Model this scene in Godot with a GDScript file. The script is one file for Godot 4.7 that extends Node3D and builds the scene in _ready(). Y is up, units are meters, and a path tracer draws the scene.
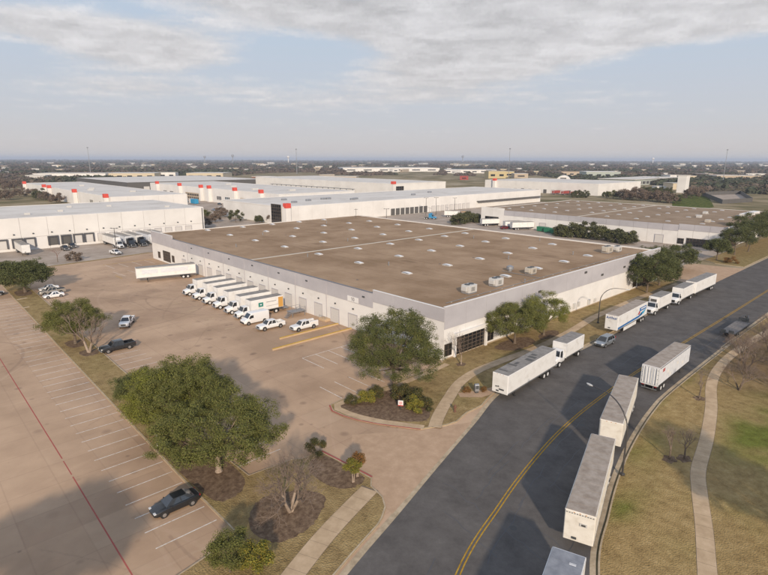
extends Node3D
# A truck-lined industrial park seen from a drone at 34 m.
# Estate frame: a runs along the main warehouse's long dock wall, b along its street front.

const FOCAL := 535.0
const CAM_H := 34.0
const PITCH := 0.23519
const CORNER := Vector2(10.3, 87.3)
const TURN := 0.750492          # 43 degrees: estate frame against the world
var M := {}
var used := {}
var rng := RandomNumberGenerator.new()

func C(r: float, g: float, b: float) -> Color:
	return Color(r, g, b).linear_to_srgb()

func E(a: float, b: float, y := 0.0) -> Vector3:
	var s := sin(TURN)
	var c := cos(TURN)
	return Vector3(CORNER.x - s * a + c * b, y, -(CORNER.y + c * a + s * b))

func G(px: float, py: float, y := 0.0) -> Vector3:      # photo pixel to the point it shows at height y
	var u := px - 384.0
	var v := py - 287.5
	var r := 0.002618
	var u2 := u * cos(r) + v * sin(r)
	var v2 := -u * sin(r) + v * cos(r)
	var dy := -v2 * cos(PITCH) - FOCAL * sin(PITCH)
	var dd := FOCAL * cos(PITCH) - v2 * sin(PITCH)
	var t := (y - CAM_H) / dy
	return Vector3(u2 * t, y, -dd * t)

# ---------------------------------------------------------------- mesh builder
class MB:
	var v := PackedVector3Array()
	var n := PackedVector3Array()
	var t := PackedVector2Array()
	var c := PackedColorArray()
	var col := Color.WHITE
	var colored := false

	func tri(a: Vector3, b: Vector3, d: Vector3, out: Vector3) -> void:
		var m := (d - a).cross(b - a).normalized()
		if m.dot(out) < 0.0:
			var k := b
			b = d
			d = k
			m = -m
		v.append(a); v.append(b); v.append(d)
		for i in 3:
			n.append(m)
			t.append(Vector2.ZERO)
			c.append(col)

	func q(a: Vector3, b: Vector3, d: Vector3, e: Vector3, out: Vector3) -> void:
		tri(a, b, d, out)
		tri(a, d, e, out)

	func quv(p: Array, uv: Array, out: Vector3) -> void:
		var m: Vector3 = (p[2] - p[0]).cross(p[1] - p[0]).normalized()
		var order := [0, 1, 2, 0, 2, 3]
		if m.dot(out) < 0.0:
			order = [0, 2, 1, 0, 3, 2]
			m = -m
		for i in order:
			v.append(p[i]); n.append(m); t.append(uv[i]); c.append(col)

	func box(at: Vector3, s: Vector3, x := Basis.IDENTITY) -> void:
		var h := s * 0.5
		for ax in 3:
			for sg in [-1.0, 1.0]:
				var o := Vector3.ZERO
				o[ax] = sg
				var u := Vector3.ZERO
				u[(ax + 1) % 3] = h[(ax + 1) % 3]
				var w := Vector3.ZERO
				w[(ax + 2) % 3] = h[(ax + 2) % 3]
				var f: Vector3 = o * h[ax]
				q(at + x * (f - u - w), at + x * (f + u - w), at + x * (f + u + w), at + x * (f - u + w), x * o)

	func bbox(at: Vector3, s: Vector3, bev: float, x := Basis.IDENTITY) -> void:   # chamfered box
		var h := s * 0.5
		var i := h - Vector3.ONE * bev
		for ax in 3:
			var b1 := (ax + 1) % 3
			var b2 := (ax + 2) % 3
			for sg in [-1.0, 1.0]:
				var p := []
				for k in [[-1, -1], [1, -1], [1, 1], [-1, 1]]:
					var z := Vector3.ZERO
					z[ax] = sg * h[ax]
					z[b1] = k[0] * i[b1]
					z[b2] = k[1] * i[b2]
					p.append(at + x * z)
				var o := Vector3.ZERO
				o[ax] = sg
				q(p[0], p[1], p[2], p[3], x * o)
				for sg2 in [-1.0, 1.0]:      # edges between faces ax and b1
					var e := []
					for k in [[0, -1], [0, 1], [1, 1], [1, -1]]:
						var z := Vector3.ZERO
						z[ax] = sg * (h[ax] if k[0] == 0 else i[ax])
						z[b1] = sg2 * (i[b1] if k[0] == 0 else h[b1])
						z[b2] = k[1] * i[b2]
						e.append(at + x * z)
					var o2 := Vector3.ZERO
					o2[ax] = sg
					o2[b1] = sg2
					q(e[0], e[1], e[2], e[3], x * o2)
		for sx in [-1.0, 1.0]:
			for sy in [-1.0, 1.0]:
				for sz in [-1.0, 1.0]:
					var sv := Vector3(sx, sy, sz)
					tri(at + x * (sv * Vector3(h.x, i.y, i.z)), at + x * (sv * Vector3(i.x, h.y, i.z)), at + x * (sv * Vector3(i.x, i.y, h.z)), x * sv)

	func tube(pts: Array, rad: Array, sides := 6, caps := true) -> void:
		var rings := []
		for k in pts.size():
			var p: Vector3 = pts[k]
			var dir: Vector3 = (pts[mini(k + 1, pts.size() - 1)] - pts[maxi(k - 1, 0)]).normalized()
			var ref := Vector3.UP if absf(dir.y) < 0.9 else Vector3.RIGHT
			var s1 := dir.cross(ref).normalized()
			var s2 := s1.cross(dir)
			var ring := []
			for j in sides:
				var an := TAU * j / sides
				ring.append(p + (s1 * cos(an) + s2 * sin(an)) * rad[k])
			rings.append(ring)
		for k in pts.size() - 1:
			for j in sides:
				var j2 := (j + 1) % sides
				var mid: Vector3 = (rings[k][j] + rings[k][j2]) * 0.5 - pts[k]
				q(rings[k][j], rings[k][j2], rings[k + 1][j2], rings[k + 1][j], mid)
		if caps:
			for k in [0, pts.size() - 1]:
				var o: Vector3 = pts[k] - pts[1 if k == 0 else k - 1]
				for j in range(1, sides - 1):
					tri(rings[k][0], rings[k][j], rings[k][j + 1], o)

	func cyl(at: Vector3, axis: Vector3, r: float, w: float, sides := 14) -> void:
		tube([at - axis * w * 0.5, at + axis * w * 0.5], [r, r], sides)

	func flat(poly: PackedVector2Array, y: float, uvs := 0.0, turned := 0.0) -> void:    # poly in world x, z
		var ids := Geometry2D.triangulate_polygon(poly)
		for k in range(0, ids.size(), 3):
			var p := []
			for j in 3:
				p.append(Vector3(poly[ids[k + j]].x, y, poly[ids[k + j]].y))
			var s0 := v.size()
			tri(p[0], p[1], p[2], Vector3.UP)
			if uvs > 0.0:
				for j in 3:
					t[s0 + j] = Vector2(v[s0 + j].x, v[s0 + j].z).rotated(turned) / uvs

	func prism(poly: PackedVector2Array, y0: float, y1: float) -> void:
		flat(poly, y1)
		var mid := 1.0 if not Geometry2D.is_polygon_clockwise(poly) else -1.0
		for k in poly.size():
			var a := poly[k]
			var b := poly[(k + 1) % poly.size()]
			var d := b - a
			var o := Vector3(d.y, 0, -d.x) * mid
			q(Vector3(a.x, y0, a.y), Vector3(b.x, y0, b.y), Vector3(b.x, y1, b.y), Vector3(a.x, y1, a.y), o)

	func side_profile(pr: Array, x0: float, x1: float) -> void:     # pr: [z, y] outline extruded across x
		var poly := PackedVector2Array()
		var mid := Vector2.ZERO
		for p in pr:
			poly.append(Vector2(p[0], p[1]))
			mid += Vector2(p[0], p[1]) / pr.size()
		var ids := Geometry2D.triangulate_polygon(poly)
		for x in [x0, x1]:
			var o := Vector3(signf(x - (x0 + x1) * 0.5), 0, 0)
			for k in range(0, ids.size(), 3):
				tri(Vector3(x, poly[ids[k]].y, poly[ids[k]].x), Vector3(x, poly[ids[k + 1]].y, poly[ids[k + 1]].x), Vector3(x, poly[ids[k + 2]].y, poly[ids[k + 2]].x), o)
		var sg := -1.0 if Geometry2D.is_polygon_clockwise(poly) else 1.0
		for k in poly.size():
			var a := poly[k]
			var b := poly[(k + 1) % poly.size()]
			var o := Vector3(0, -(b.x - a.x), b.y - a.y) * sg
			q(Vector3(x0, a.y, a.x), Vector3(x1, a.y, a.x), Vector3(x1, b.y, b.x), Vector3(x0, b.y, b.x), o)

	func loft(rings: Array) -> void:       # smooth skin over closed rings of equal count, ends capped
		var nr := rings.size()
		var nc: int = rings[0].size()
		var nor := []
		var cen := []
		for r in rings:
			var m := Vector3.ZERO
			for p in r:
				m += p
			cen.append(m / nc)
		for k in nr:
			var row := []
			for j in nc:
				var du: Vector3 = rings[k][(j + 1) % nc] - rings[k][(j + nc - 1) % nc]
				var dv: Vector3 = rings[mini(k + 1, nr - 1)][j] - rings[maxi(k - 1, 0)][j]
				var m := du.cross(dv).normalized()
				if m.dot(rings[k][j] - cen[k]) < 0.0:
					m = -m
				row.append(m)
			nor.append(row)
		for k in nr - 1:
			for j in nc:
				var j2 := (j + 1) % nc
				var id := [[k, j], [k, j2], [k + 1, j2], [k, j], [k + 1, j2], [k + 1, j]]
				var fn: Vector3 = (rings[k + 1][j2] - rings[k][j]).cross(rings[k][j2] - rings[k][j])
				if fn.dot(nor[k][j]) < 0.0:
					id = [[k, j], [k + 1, j2], [k, j2], [k, j], [k + 1, j], [k + 1, j2]]
				for w in id:
					v.append(rings[w[0]][w[1]]); n.append(nor[w[0]][w[1]]); t.append(Vector2.ZERO); c.append(col)
		for k in [0, nr - 1]:
			var o: Vector3 = cen[k] - cen[1 if k == 0 else nr - 2]
			for j in nc:
				tri(cen[k], rings[k][j], rings[k][(j + 1) % nc], o)

	func mesh() -> ArrayMesh:
		var m := ArrayMesh.new()
		if v.is_empty():
			return m
		var arr := []
		arr.resize(Mesh.ARRAY_MAX)
		arr[Mesh.ARRAY_VERTEX] = v
		arr[Mesh.ARRAY_NORMAL] = n
		arr[Mesh.ARRAY_TEX_UV] = t
		if colored:
			arr[Mesh.ARRAY_COLOR] = c
		m.add_surface_from_arrays(Mesh.PRIMITIVE_TRIANGLES, arr)
		return m

# ---------------------------------------------------------------- objects
func numbered(called: String) -> String:
	if not used.has(called):
		used[called] = 0
		return called
	used[called] += 1
	return "%s_%03d" % [called, used[called]]

func tag(o: Node, label: String, category: String, group := "") -> void:
	o.set_meta("label", label)
	o.set_meta("category", category)
	if group:
		o.set_meta("group", group)

func thing(called: String, label: String, category: String, at: Vector3, turn := 0.0, group := "") -> Node3D:
	var o := Node3D.new()
	o.name = numbered(called)
	add_child(o)
	o.position = at
	o.rotation.y = turn
	tag(o, label, category, group)
	return o

func part(parent: Node, called: String, mesh: Mesh, material: Material, at := Vector3.ZERO) -> MeshInstance3D:
	var o := MeshInstance3D.new()
	o.name = called
	o.mesh = mesh
	o.material_override = material
	parent.add_child(o, true)
	o.position = at
	return o

func structure(called: String, mesh: Mesh, material: Material) -> MeshInstance3D:
	var o := MeshInstance3D.new()
	o.name = numbered(called)
	o.mesh = mesh
	o.material_override = material
	add_child(o)
	o.set_meta("kind", "structure")
	return o

func bx(at: Vector3, s: Vector3, bev := 0.0) -> ArrayMesh:
	var m := MB.new()
	if bev > 0.0:
		m.bbox(at, s, bev)
	else:
		m.box(at, s)
	return m.mesh()

func copy(o: Node3D, label: String, at: Vector3, turn: float, group := "") -> Node3D:
	var k: Node3D = o.duplicate()
	var base: String = o.name
	if base.length() > 4 and base.substr(base.length() - 4, 1) == "_" and base.right(3).is_valid_int():
		base = base.left(base.length() - 4)
	k.name = numbered(base)
	add_child(k)
	k.position = at
	k.rotation.y = turn
	k.set_meta("label", label)
	if group:
		k.set_meta("group", group)
	return k

func heading(azimuth: float) -> float:
	return -deg_to_rad(azimuth)

func ep(list: Array) -> PackedVector2Array:     # estate (a, b) outline to world x, z
	var out := PackedVector2Array()
	for p in list:
		var w := E(p[0], p[1])
		out.append(Vector2(w.x, w.z))
	return out

func smooth_line(list: Array, step := 6) -> Array:    # Catmull-Rom through points [x, y]
	var out := []
	for k in list.size() - 1:
		var p0 := Vector2(list[maxi(k - 1, 0)][0], list[maxi(k - 1, 0)][1])
		var p1 := Vector2(list[k][0], list[k][1])
		var p2 := Vector2(list[k + 1][0], list[k + 1][1])
		var p3 := Vector2(list[mini(k + 2, list.size() - 1)][0], list[mini(k + 2, list.size() - 1)][1])
		for s in step:
			var f := float(s) / step
			var r := p1.cubic_interpolate(p2, p0, p3, f)
			out.append([r.x, r.y])
	out.append(list[-1])
	return out

# ---------------------------------------------------------------- materials
func flat_mat(key: String, r: float, g: float, b: float, rough := 0.8, metal := 0.0) -> StandardMaterial3D:
	var m := StandardMaterial3D.new()
	m.resource_name = key
	m.albedo_color = C(r, g, b)
	m.roughness = rough
	m.metallic = metal
	M[key] = m
	return m

func noise_tex(size: int, freq: float, oct: int, seed_: int, cols: Array, gain := 0.55, kind := FastNoiseLite.TYPE_SIMPLEX_SMOOTH) -> NoiseTexture2D:
	var f := FastNoiseLite.new()
	f.noise_type = kind
	f.seed = seed_
	f.frequency = freq
	f.fractal_octaves = oct
	f.fractal_gain = gain
	var t := NoiseTexture2D.new()
	t.width = size
	t.height = size
	t.seamless = true
	t.noise = f
	var ramp := Gradient.new()
	var offs := PackedFloat32Array()
	var cs := PackedColorArray()
	for k in cols.size():
		offs.append(cols[k][0])
		cs.append(C(cols[k][1], cols[k][2], cols[k][3]))
	ramp.offsets = offs
	ramp.colors = cs
	t.color_ramp = ramp
	return t

func world_mat(key: String, tex: Texture2D, metres: float, rough := 0.9) -> StandardMaterial3D:
	var m := StandardMaterial3D.new()
	m.resource_name = key
	m.albedo_texture = tex
	m.uv1_triplanar = true
	m.uv1_world_triplanar = true
	m.uv1_scale = Vector3.ONE / metres
	m.roughness = rough
	m.metallic_specular = 0.15 if rough > 0.8 else 0.4
	M[key] = m
	return m

func make_materials() -> void:
	world_mat("terrain", noise_tex(1024, 0.006, 7, 3, [[0.0, 0.10, 0.095, 0.045], [0.35, 0.18, 0.15, 0.08], [0.55, 0.27, 0.215, 0.13], [0.75, 0.34, 0.28, 0.19], [1.0, 0.44, 0.38, 0.29]], 0.62), 420.0, 1.0)
	world_mat("grass", noise_tex(1024, 0.012, 8, 11, [[0.0, 0.15, 0.104, 0.048], [0.3, 0.255, 0.18, 0.084], [0.52, 0.31, 0.222, 0.104], [0.72, 0.355, 0.258, 0.124], [1.0, 0.46, 0.35, 0.19]], 0.78), 26.0, 1.0)
	world_mat("grass_right", noise_tex(1024, 0.012, 8, 29, [[0.0, 0.17, 0.116, 0.050], [0.3, 0.285, 0.198, 0.088], [0.52, 0.34, 0.24, 0.108], [0.72, 0.385, 0.276, 0.128], [1.0, 0.49, 0.365, 0.19]], 0.78), 23.0, 1.0)
	world_mat("grass_green", noise_tex(512, 0.01, 7, 31, [[0.0, 0.03, 0.045, 0.01], [0.4, 0.075, 0.095, 0.02], [0.65, 0.12, 0.13, 0.03], [1.0, 0.22, 0.19, 0.07]], 0.7), 20.0, 1.0)
	world_mat("mulch", noise_tex(512, 0.02, 7, 17, [[0.0, 0.085, 0.056, 0.038], [0.45, 0.17, 0.115, 0.077], [0.7, 0.23, 0.162, 0.108], [1.0, 0.32, 0.235, 0.155]], 0.75), 9.0, 1.0)
	world_mat("walk", noise_tex(512, 0.01, 7, 23, [[0.0, 0.40, 0.29, 0.185], [0.5, 0.50, 0.37, 0.24], [1.0, 0.59, 0.445, 0.30]], 0.65), 13.0)
	world_mat("kerb", noise_tex(512, 0.012, 7, 41, [[0.0, 0.30, 0.235, 0.16], [0.5, 0.44, 0.35, 0.24], [1.0, 0.55, 0.45, 0.33]], 0.7), 9.0)
	world_mat("court", noise_tex(512, 0.008, 7, 43, [[0.0, 0.27, 0.22, 0.175], [0.5, 0.38, 0.315, 0.26], [1.0, 0.48, 0.41, 0.35]], 0.65), 60.0)
	world_mat("drive_pink", noise_tex(512, 0.012, 8, 47, [[0.0, 0.40, 0.272, 0.18], [0.5, 0.46, 0.318, 0.212], [1.0, 0.53, 0.375, 0.258]], 0.7), 14.0)
	world_mat("asphalt", noise_tex(1024, 0.006, 9, 53, [[0.0, 0.086, 0.079, 0.074], [0.35, 0.109, 0.100, 0.094], [0.55, 0.122, 0.112, 0.105], [0.8, 0.138, 0.127, 0.119], [1.0, 0.17, 0.156, 0.145]], 0.78), 30.0, 0.85)
	world_mat("asphalt_dark", noise_tex(512, 0.01, 8, 59, [[0.0, 0.068, 0.061, 0.056], [0.5, 0.088, 0.080, 0.074], [1.0, 0.112, 0.102, 0.094]], 0.76), 15.0, 0.85)
	world_mat("asphalt_pale", noise_tex(512, 0.01, 8, 61, [[0.0, 0.10, 0.091, 0.084], [0.5, 0.126, 0.115, 0.106], [1.0, 0.16, 0.147, 0.135]], 0.7), 13.0, 0.9)
	world_mat("wall_white", noise_tex(512, 0.006, 7, 67, [[0.0, 0.56, 0.535, 0.505], [0.35, 0.68, 0.66, 0.635], [0.55, 0.725, 0.705, 0.68], [1.0, 0.77, 0.75, 0.725]], 0.6), 22.0)
	world_mat("wall_far", noise_tex(512, 0.006, 6, 71, [[0.0, 0.63, 0.61, 0.585], [0.5, 0.72, 0.70, 0.675], [1.0, 0.78, 0.76, 0.735]], 0.6), 45.0)
	world_mat("wall_grey", noise_tex(512, 0.006, 7, 73, [[0.0, 0.375, 0.36, 0.38], [0.5, 0.44, 0.425, 0.445], [1.0, 0.49, 0.475, 0.49]], 0.6), 24.0)
	world_mat("roof_white", noise_tex(512, 0.006, 7, 79, [[0.0, 0.50, 0.465, 0.425], [0.4, 0.61, 0.575, 0.53], [1.0, 0.70, 0.665, 0.62]], 0.65), 70.0)
	world_mat("roof_tan_far", noise_tex(512, 0.006, 7, 83, [[0.0, 0.23, 0.165, 0.11], [0.5, 0.30, 0.22, 0.152], [1.0, 0.36, 0.275, 0.20]], 0.65), 50.0)
	world_mat("bark", noise_tex(256, 0.03, 6, 89, [[0.0, 0.08, 0.06, 0.045], [0.5, 0.16, 0.125, 0.095], [1.0, 0.27, 0.22, 0.17]], 0.7), 2.0, 1.0)
	world_mat("bark_pale", noise_tex(256, 0.03, 6, 97, [[0.0, 0.20, 0.15, 0.11], [0.5, 0.33, 0.26, 0.205], [1.0, 0.46, 0.38, 0.31]], 0.7), 2.0, 1.0)
	flat_mat("twig", 0.20, 0.15, 0.118, 1.0)
	flat_mat("twig_red", 0.17, 0.085, 0.055, 1.0)
	world_mat("trailer_white", noise_tex(512, 0.012, 7, 101, [[0.0, 0.55, 0.52, 0.48], [0.28, 0.67, 0.655, 0.63], [0.45, 0.73, 0.72, 0.70], [1.0, 0.78, 0.77, 0.76]], 0.62), 11.0, 0.45)
	world_mat("trailer_cool", noise_tex(512, 0.012, 7, 103, [[0.0, 0.50, 0.52, 0.56], [0.4, 0.62, 0.64, 0.68], [1.0, 0.72, 0.74, 0.78]], 0.62), 7.0, 0.45)
	world_mat("trailer_cream", noise_tex(512, 0.012, 7, 107, [[0.0, 0.52, 0.47, 0.40], [0.3, 0.65, 0.61, 0.54], [0.48, 0.71, 0.675, 0.61], [1.0, 0.76, 0.73, 0.67]], 0.62), 8.0, 0.5)
	world_mat("trailer_roof_tan", noise_tex(512, 0.012, 8, 109, [[0.0, 0.24, 0.19, 0.15], [0.5, 0.34, 0.285, 0.235], [1.0, 0.43, 0.37, 0.32]], 0.65), 9.0, 0.7)
	world_mat("trailer_roof_grey", noise_tex(512, 0.012, 8, 113, [[0.0, 0.17, 0.155, 0.14], [0.5, 0.25, 0.23, 0.21], [1.0, 0.33, 0.305, 0.28]], 0.65), 9.0, 0.6)
	world_mat("trailer_roof_blue", noise_tex(512, 0.012, 8, 127, [[0.0, 0.17, 0.18, 0.205], [0.5, 0.24, 0.25, 0.275], [1.0, 0.31, 0.32, 0.345]], 0.65), 9.0, 0.55)
	world_mat("deck_wood", noise_tex(256, 0.03, 6, 131, [[0.0, 0.12, 0.11, 0.105], [0.5, 0.21, 0.195, 0.185], [1.0, 0.31, 0.29, 0.275]], 0.7), 3.0, 0.9)
	world_mat("line_white", noise_tex(512, 0.03, 6, 137, [[0.0, 0.48, 0.40, 0.32], [0.34, 0.62, 0.56, 0.49], [0.5, 0.74, 0.70, 0.65], [1.0, 0.80, 0.77, 0.73]], 0.7), 9.0)
	world_mat("line_yellow", noise_tex(512, 0.03, 6, 139, [[0.0, 0.30, 0.20, 0.055], [0.4, 0.50, 0.31, 0.045], [1.0, 0.62, 0.42, 0.09]], 0.7), 9.0)
	world_mat("line_road", noise_tex(512, 0.03, 6, 149, [[0.0, 0.16, 0.11, 0.045], [0.4, 0.38, 0.22, 0.03], [1.0, 0.52, 0.33, 0.06]], 0.7), 9.0)
	world_mat("line_red", noise_tex(512, 0.03, 6, 151, [[0.0, 0.36, 0.22, 0.17], [0.35, 0.38, 0.115, 0.095], [1.0, 0.42, 0.10, 0.09]], 0.7), 9.0)
	flat_mat("tyre", 0.022, 0.021, 0.02, 0.9)
	flat_mat("rim", 0.42, 0.42, 0.43, 0.35, 0.7)
	flat_mat("rim_white", 0.62, 0.62, 0.62, 0.45)
	flat_mat("chassis", 0.03, 0.03, 0.032, 0.75)
	flat_mat("steel", 0.36, 0.37, 0.38, 0.4, 0.7)
	flat_mat("galv", 0.30, 0.31, 0.33, 0.5, 0.5)
	flat_mat("pole", 0.09, 0.085, 0.085, 0.5, 0.5)
	flat_mat("bronze", 0.13, 0.10, 0.078, 0.5, 0.2)
	flat_mat("glass_dark", 0.012, 0.014, 0.017, 0.06)
	M.glass_dark.metallic_specular = 0.8
	flat_mat("glass_blue", 0.02, 0.03, 0.045, 0.05)
	M.glass_blue.metallic_specular = 0.8
	flat_mat("car_white", 0.74, 0.74, 0.74, 0.25)
	M.car_white.clearcoat_enabled = true
	flat_mat("car_black", 0.012, 0.013, 0.016, 0.15)
	M.car_black.clearcoat_enabled = true
	flat_mat("car_navy", 0.005, 0.007, 0.010, 0.12)
	M.car_navy.clearcoat_enabled = true
	flat_mat("car_silver", 0.33, 0.36, 0.39, 0.28, 0.6)
	flat_mat("car_blue", 0.035, 0.22, 0.42, 0.3)
	flat_mat("car_red", 0.14, 0.02, 0.025, 0.3)
	flat_mat("car_tan", 0.36, 0.33, 0.29, 0.3, 0.3)
	flat_mat("plastic_black", 0.02, 0.02, 0.021, 0.6)
	flat_mat("lamp_clear", 0.62, 0.63, 0.64, 0.15)
	flat_mat("lamp_red", 0.28, 0.012, 0.012, 0.25)
	flat_mat("lamp_amber", 0.5, 0.2, 0.02, 0.3)
	flat_mat("plate", 0.6, 0.6, 0.55, 0.4)
	flat_mat("door_white", 0.58, 0.56, 0.54, 0.6)
	flat_mat("trim_joint", 0.17, 0.13, 0.095, 0.95)
	flat_mat("trim_dark", 0.075, 0.075, 0.082, 0.6)
	flat_mat("trim_white", 0.72, 0.70, 0.68, 0.6)
	flat_mat("coping", 0.16, 0.165, 0.19, 0.45, 0.4)
	flat_mat("skylight", 0.70, 0.71, 0.73, 0.3)
	flat_mat("skylight_kerb", 0.46, 0.44, 0.42, 0.7)
	flat_mat("unit_tan", 0.46, 0.42, 0.36, 0.6)
	flat_mat("unit_grey", 0.52, 0.51, 0.49, 0.55)
	flat_mat("louvre", 0.07, 0.068, 0.065, 0.7)
	flat_mat("red_cap", 0.62, 0.07, 0.045, 0.6)
	flat_mat("sign_red", 0.55, 0.06, 0.06, 0.5)
	flat_mat("sign_white", 0.74, 0.73, 0.72, 0.5)
	flat_mat("sign_green", 0.02, 0.20, 0.16, 0.5)
	flat_mat("text_blue", 0.022, 0.075, 0.24, 0.5)
	flat_mat("swoosh_blue", 0.02, 0.14, 0.40, 0.4)
	flat_mat("swoosh_sky", 0.05, 0.36, 0.60, 0.4)
	flat_mat("swoosh_red", 0.42, 0.05, 0.07, 0.4)
	flat_mat("panel_orange", 0.55, 0.30, 0.07, 0.6)
	flat_mat("text_grey", 0.24, 0.23, 0.24, 0.6)
	flat_mat("text_red", 0.40, 0.10, 0.10, 0.6)
	flat_mat("bin_green", 0.02, 0.16, 0.085, 0.5)
	flat_mat("dark_metal", 0.06, 0.065, 0.07, 0.55)
	flat_mat("charcoal_wall", 0.10, 0.095, 0.09, 0.8)
	flat_mat("cream_wall", 0.55, 0.47, 0.34, 0.8)
	flat_mat("sand_wall", 0.44, 0.36, 0.27, 0.8)
	flat_mat("brick_wall", 0.22, 0.12, 0.085, 0.85)
	flat_mat("yellow_wall", 0.50, 0.41, 0.22, 0.8)
	flat_mat("pale_green_wall", 0.36, 0.40, 0.36, 0.8)
	flat_mat("red_roof", 0.32, 0.055, 0.045, 0.7)
	flat_mat("grey_roof", 0.26, 0.26, 0.27, 0.8)
	flat_mat("box_blue", 0.03, 0.27, 0.48, 0.5)
	for k in ["asphalt", "asphalt_dark", "asphalt_pale"]:
		M[k].metallic_specular = 0.12
		M[k].roughness = 0.95
	var leaf := flat_mat("leaf", 1, 1, 1, 0.75)
	leaf.vertex_color_use_as_albedo = true
	leaf.cull_mode = BaseMaterial3D.CULL_DISABLED
	leaf.backlight_enabled = true
	leaf.backlight = Color(0.16, 0.18, 0.07)
	var far_leaf := flat_mat("far_leaf", 1, 1, 1, 1.0)
	far_leaf.vertex_color_use_as_albedo = true
	for k in ["grass", "grass_right"]:
		M[k].vertex_color_use_as_albedo = true
	# the fine relief of grass, mulch and asphalt
	var relief := noise_tex(512, 0.22, 4, 5, [[0.0, 0, 0, 0], [1.0, 1, 1, 1]], 0.6)
	relief.as_normal_map = true
	relief.bump_strength = 6.0
	relief.color_ramp = null
	for k in ["grass", "grass_right", "mulch", "grass_green"]:
		M[k].normal_enabled = true
		M[k].normal_texture = relief
		M[k].normal_scale = 0.35

# ---------------------------------------------------------------- sky
func make_sky() -> Texture2D:
	# air and clouds on a flat cloud deck; the part round the view is computed finer
	var w := 4096
	var h := 2048
	var big := FastNoiseLite.new()
	big.seed = 8
	big.frequency = 0.5
	big.fractal_octaves = 5
	big.domain_warp_enabled = true
	big.domain_warp_amplitude = 0.7
	big.domain_warp_frequency = 0.9
	var fine := FastNoiseLite.new()
	fine.seed = 21
	fine.frequency = 1.9
	fine.fractal_octaves = 5
	fine.fractal_gain = 0.62
	fine.domain_warp_enabled = true
	fine.domain_warp_amplitude = 0.35
	fine.domain_warp_frequency = 1.6
	var im := Image.create(w, h, false, Image.FORMAT_RGB8)
	im.fill(Color(0.36, 0.34, 0.33).linear_to_srgb())
	# clouds seen in the photograph: azimuth, elevation, half widths (degrees), strength
	var bumps := [[-22.0, 9.6, 8.5, 2.0, 1.3], [-31.0, 11.0, 9.0, 1.4, 1.0], [-15.0, 14.4, 13.0, 1.4, 1.0], [-3.0, 13.2, 12.0, 2.2, 1.3], [10.0, 12.6, 13.0, 2.8, 1.5], [22.0, 12.8, 12.0, 2.5, 1.5], [38.0, 12.2, 15.0, 2.2, 1.5], [52.0, 12.6, 12.0, 2.6, 1.2], [5.0, 8.6, 9.0, 2.0, 1.2], [13.0, 9.8, 8.0, 1.9, 0.9], [-24.0, 6.4, 10.0, 0.9, 0.7], [4.0, 6.0, 12.0, 1.4, 0.75], [-12.0, 5.0, 9.0, 0.8, 0.35]]
	var holes := [[-8.5, 10.0, 5.0, 1.6, 0.8], [30.0, 8.4, 11.0, 1.5, 0.6], [-27.0, 13.4, 7.0, 0.8, 0.35], [-36.0, 9.0, 5.0, 1.2, 0.4]]
	var y := 0
	while y < 1038:
		var el := 90.0 - 180.0 * (y + 0.5) / h
		var low := el < 20.0
		var e := maxf(el, 0.0)
		var ce := cos(deg_to_rad(e))
		var k := ce / (sin(deg_to_rad(e)) + 0.07)
		var haze := exp(-e / 8.0)
		var rise := clampf(e / 60.0, 0.0, 1.0)
		var clear := Vector3(0.49, 0.61, 0.74).lerp(Vector3(0.27, 0.39, 0.62), rise)
		var murk := Vector3(0.585, 0.555, 0.545)
		var base := clear.lerp(murk, clampf(haze * 1.15, 0.0, 1.0))
		var x := 0
		var high := 2 if low else 8
		while x < w:
			var az := wrapf((x + 0.5) / w * 360.0, -180.0, 180.0)
			var step := 8
			if low and absf(az) < 48.0:
				step = 2
			var ar := deg_to_rad(az)
			var px := sin(ar) * k
			var pz := cos(ar) * k
			var n1 := big.get_noise_2d(px * 0.8, pz * 0.8)
			var n2 := fine.get_noise_2d(px, pz * 1.25)
			var away := clampf(maxf((absf(az) - 48.0) / 14.0, (e - 17.0) / 6.0), 0.0, 1.0)
			var cov := 0.6 * away
			if away < 1.0:
				for b in bumps:
					var dx: float = (az - b[0]) / b[2]
					var dy: float = (e - b[1]) / b[3]
					cov += b[4] * exp(-(dx * dx + dy * dy)) * (1.0 - away)
				for b in holes:
					var dx: float = (az - b[0]) / b[2]
					var dy: float = (e - b[1]) / b[3]
					cov -= b[4] * exp(-(dx * dx + dy * dy)) * (1.0 - away)
			var dens := clampf(cov * 0.9 + n1 * 0.6 + n2 * 0.5 - 0.12, 0.0, 1.0)
			dens = dens * dens * (3.0 - 2.0 * dens)
			var lum := 0.71 + n2 * 0.26 - 0.08 * dens + n1 * 0.10
			var cloud := Vector3(lum, lum * 0.985, lum * 1.005).lerp(murk, clampf(haze * 0.9, 0.0, 1.0))
			var o := base.lerp(cloud, dens * 0.92)
			im.fill_rect(Rect2i(x, y, step, high), Color(o.x, o.y, o.z).linear_to_srgb())
			x += step
		y += high
	return ImageTexture.create_from_image(im)

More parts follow.
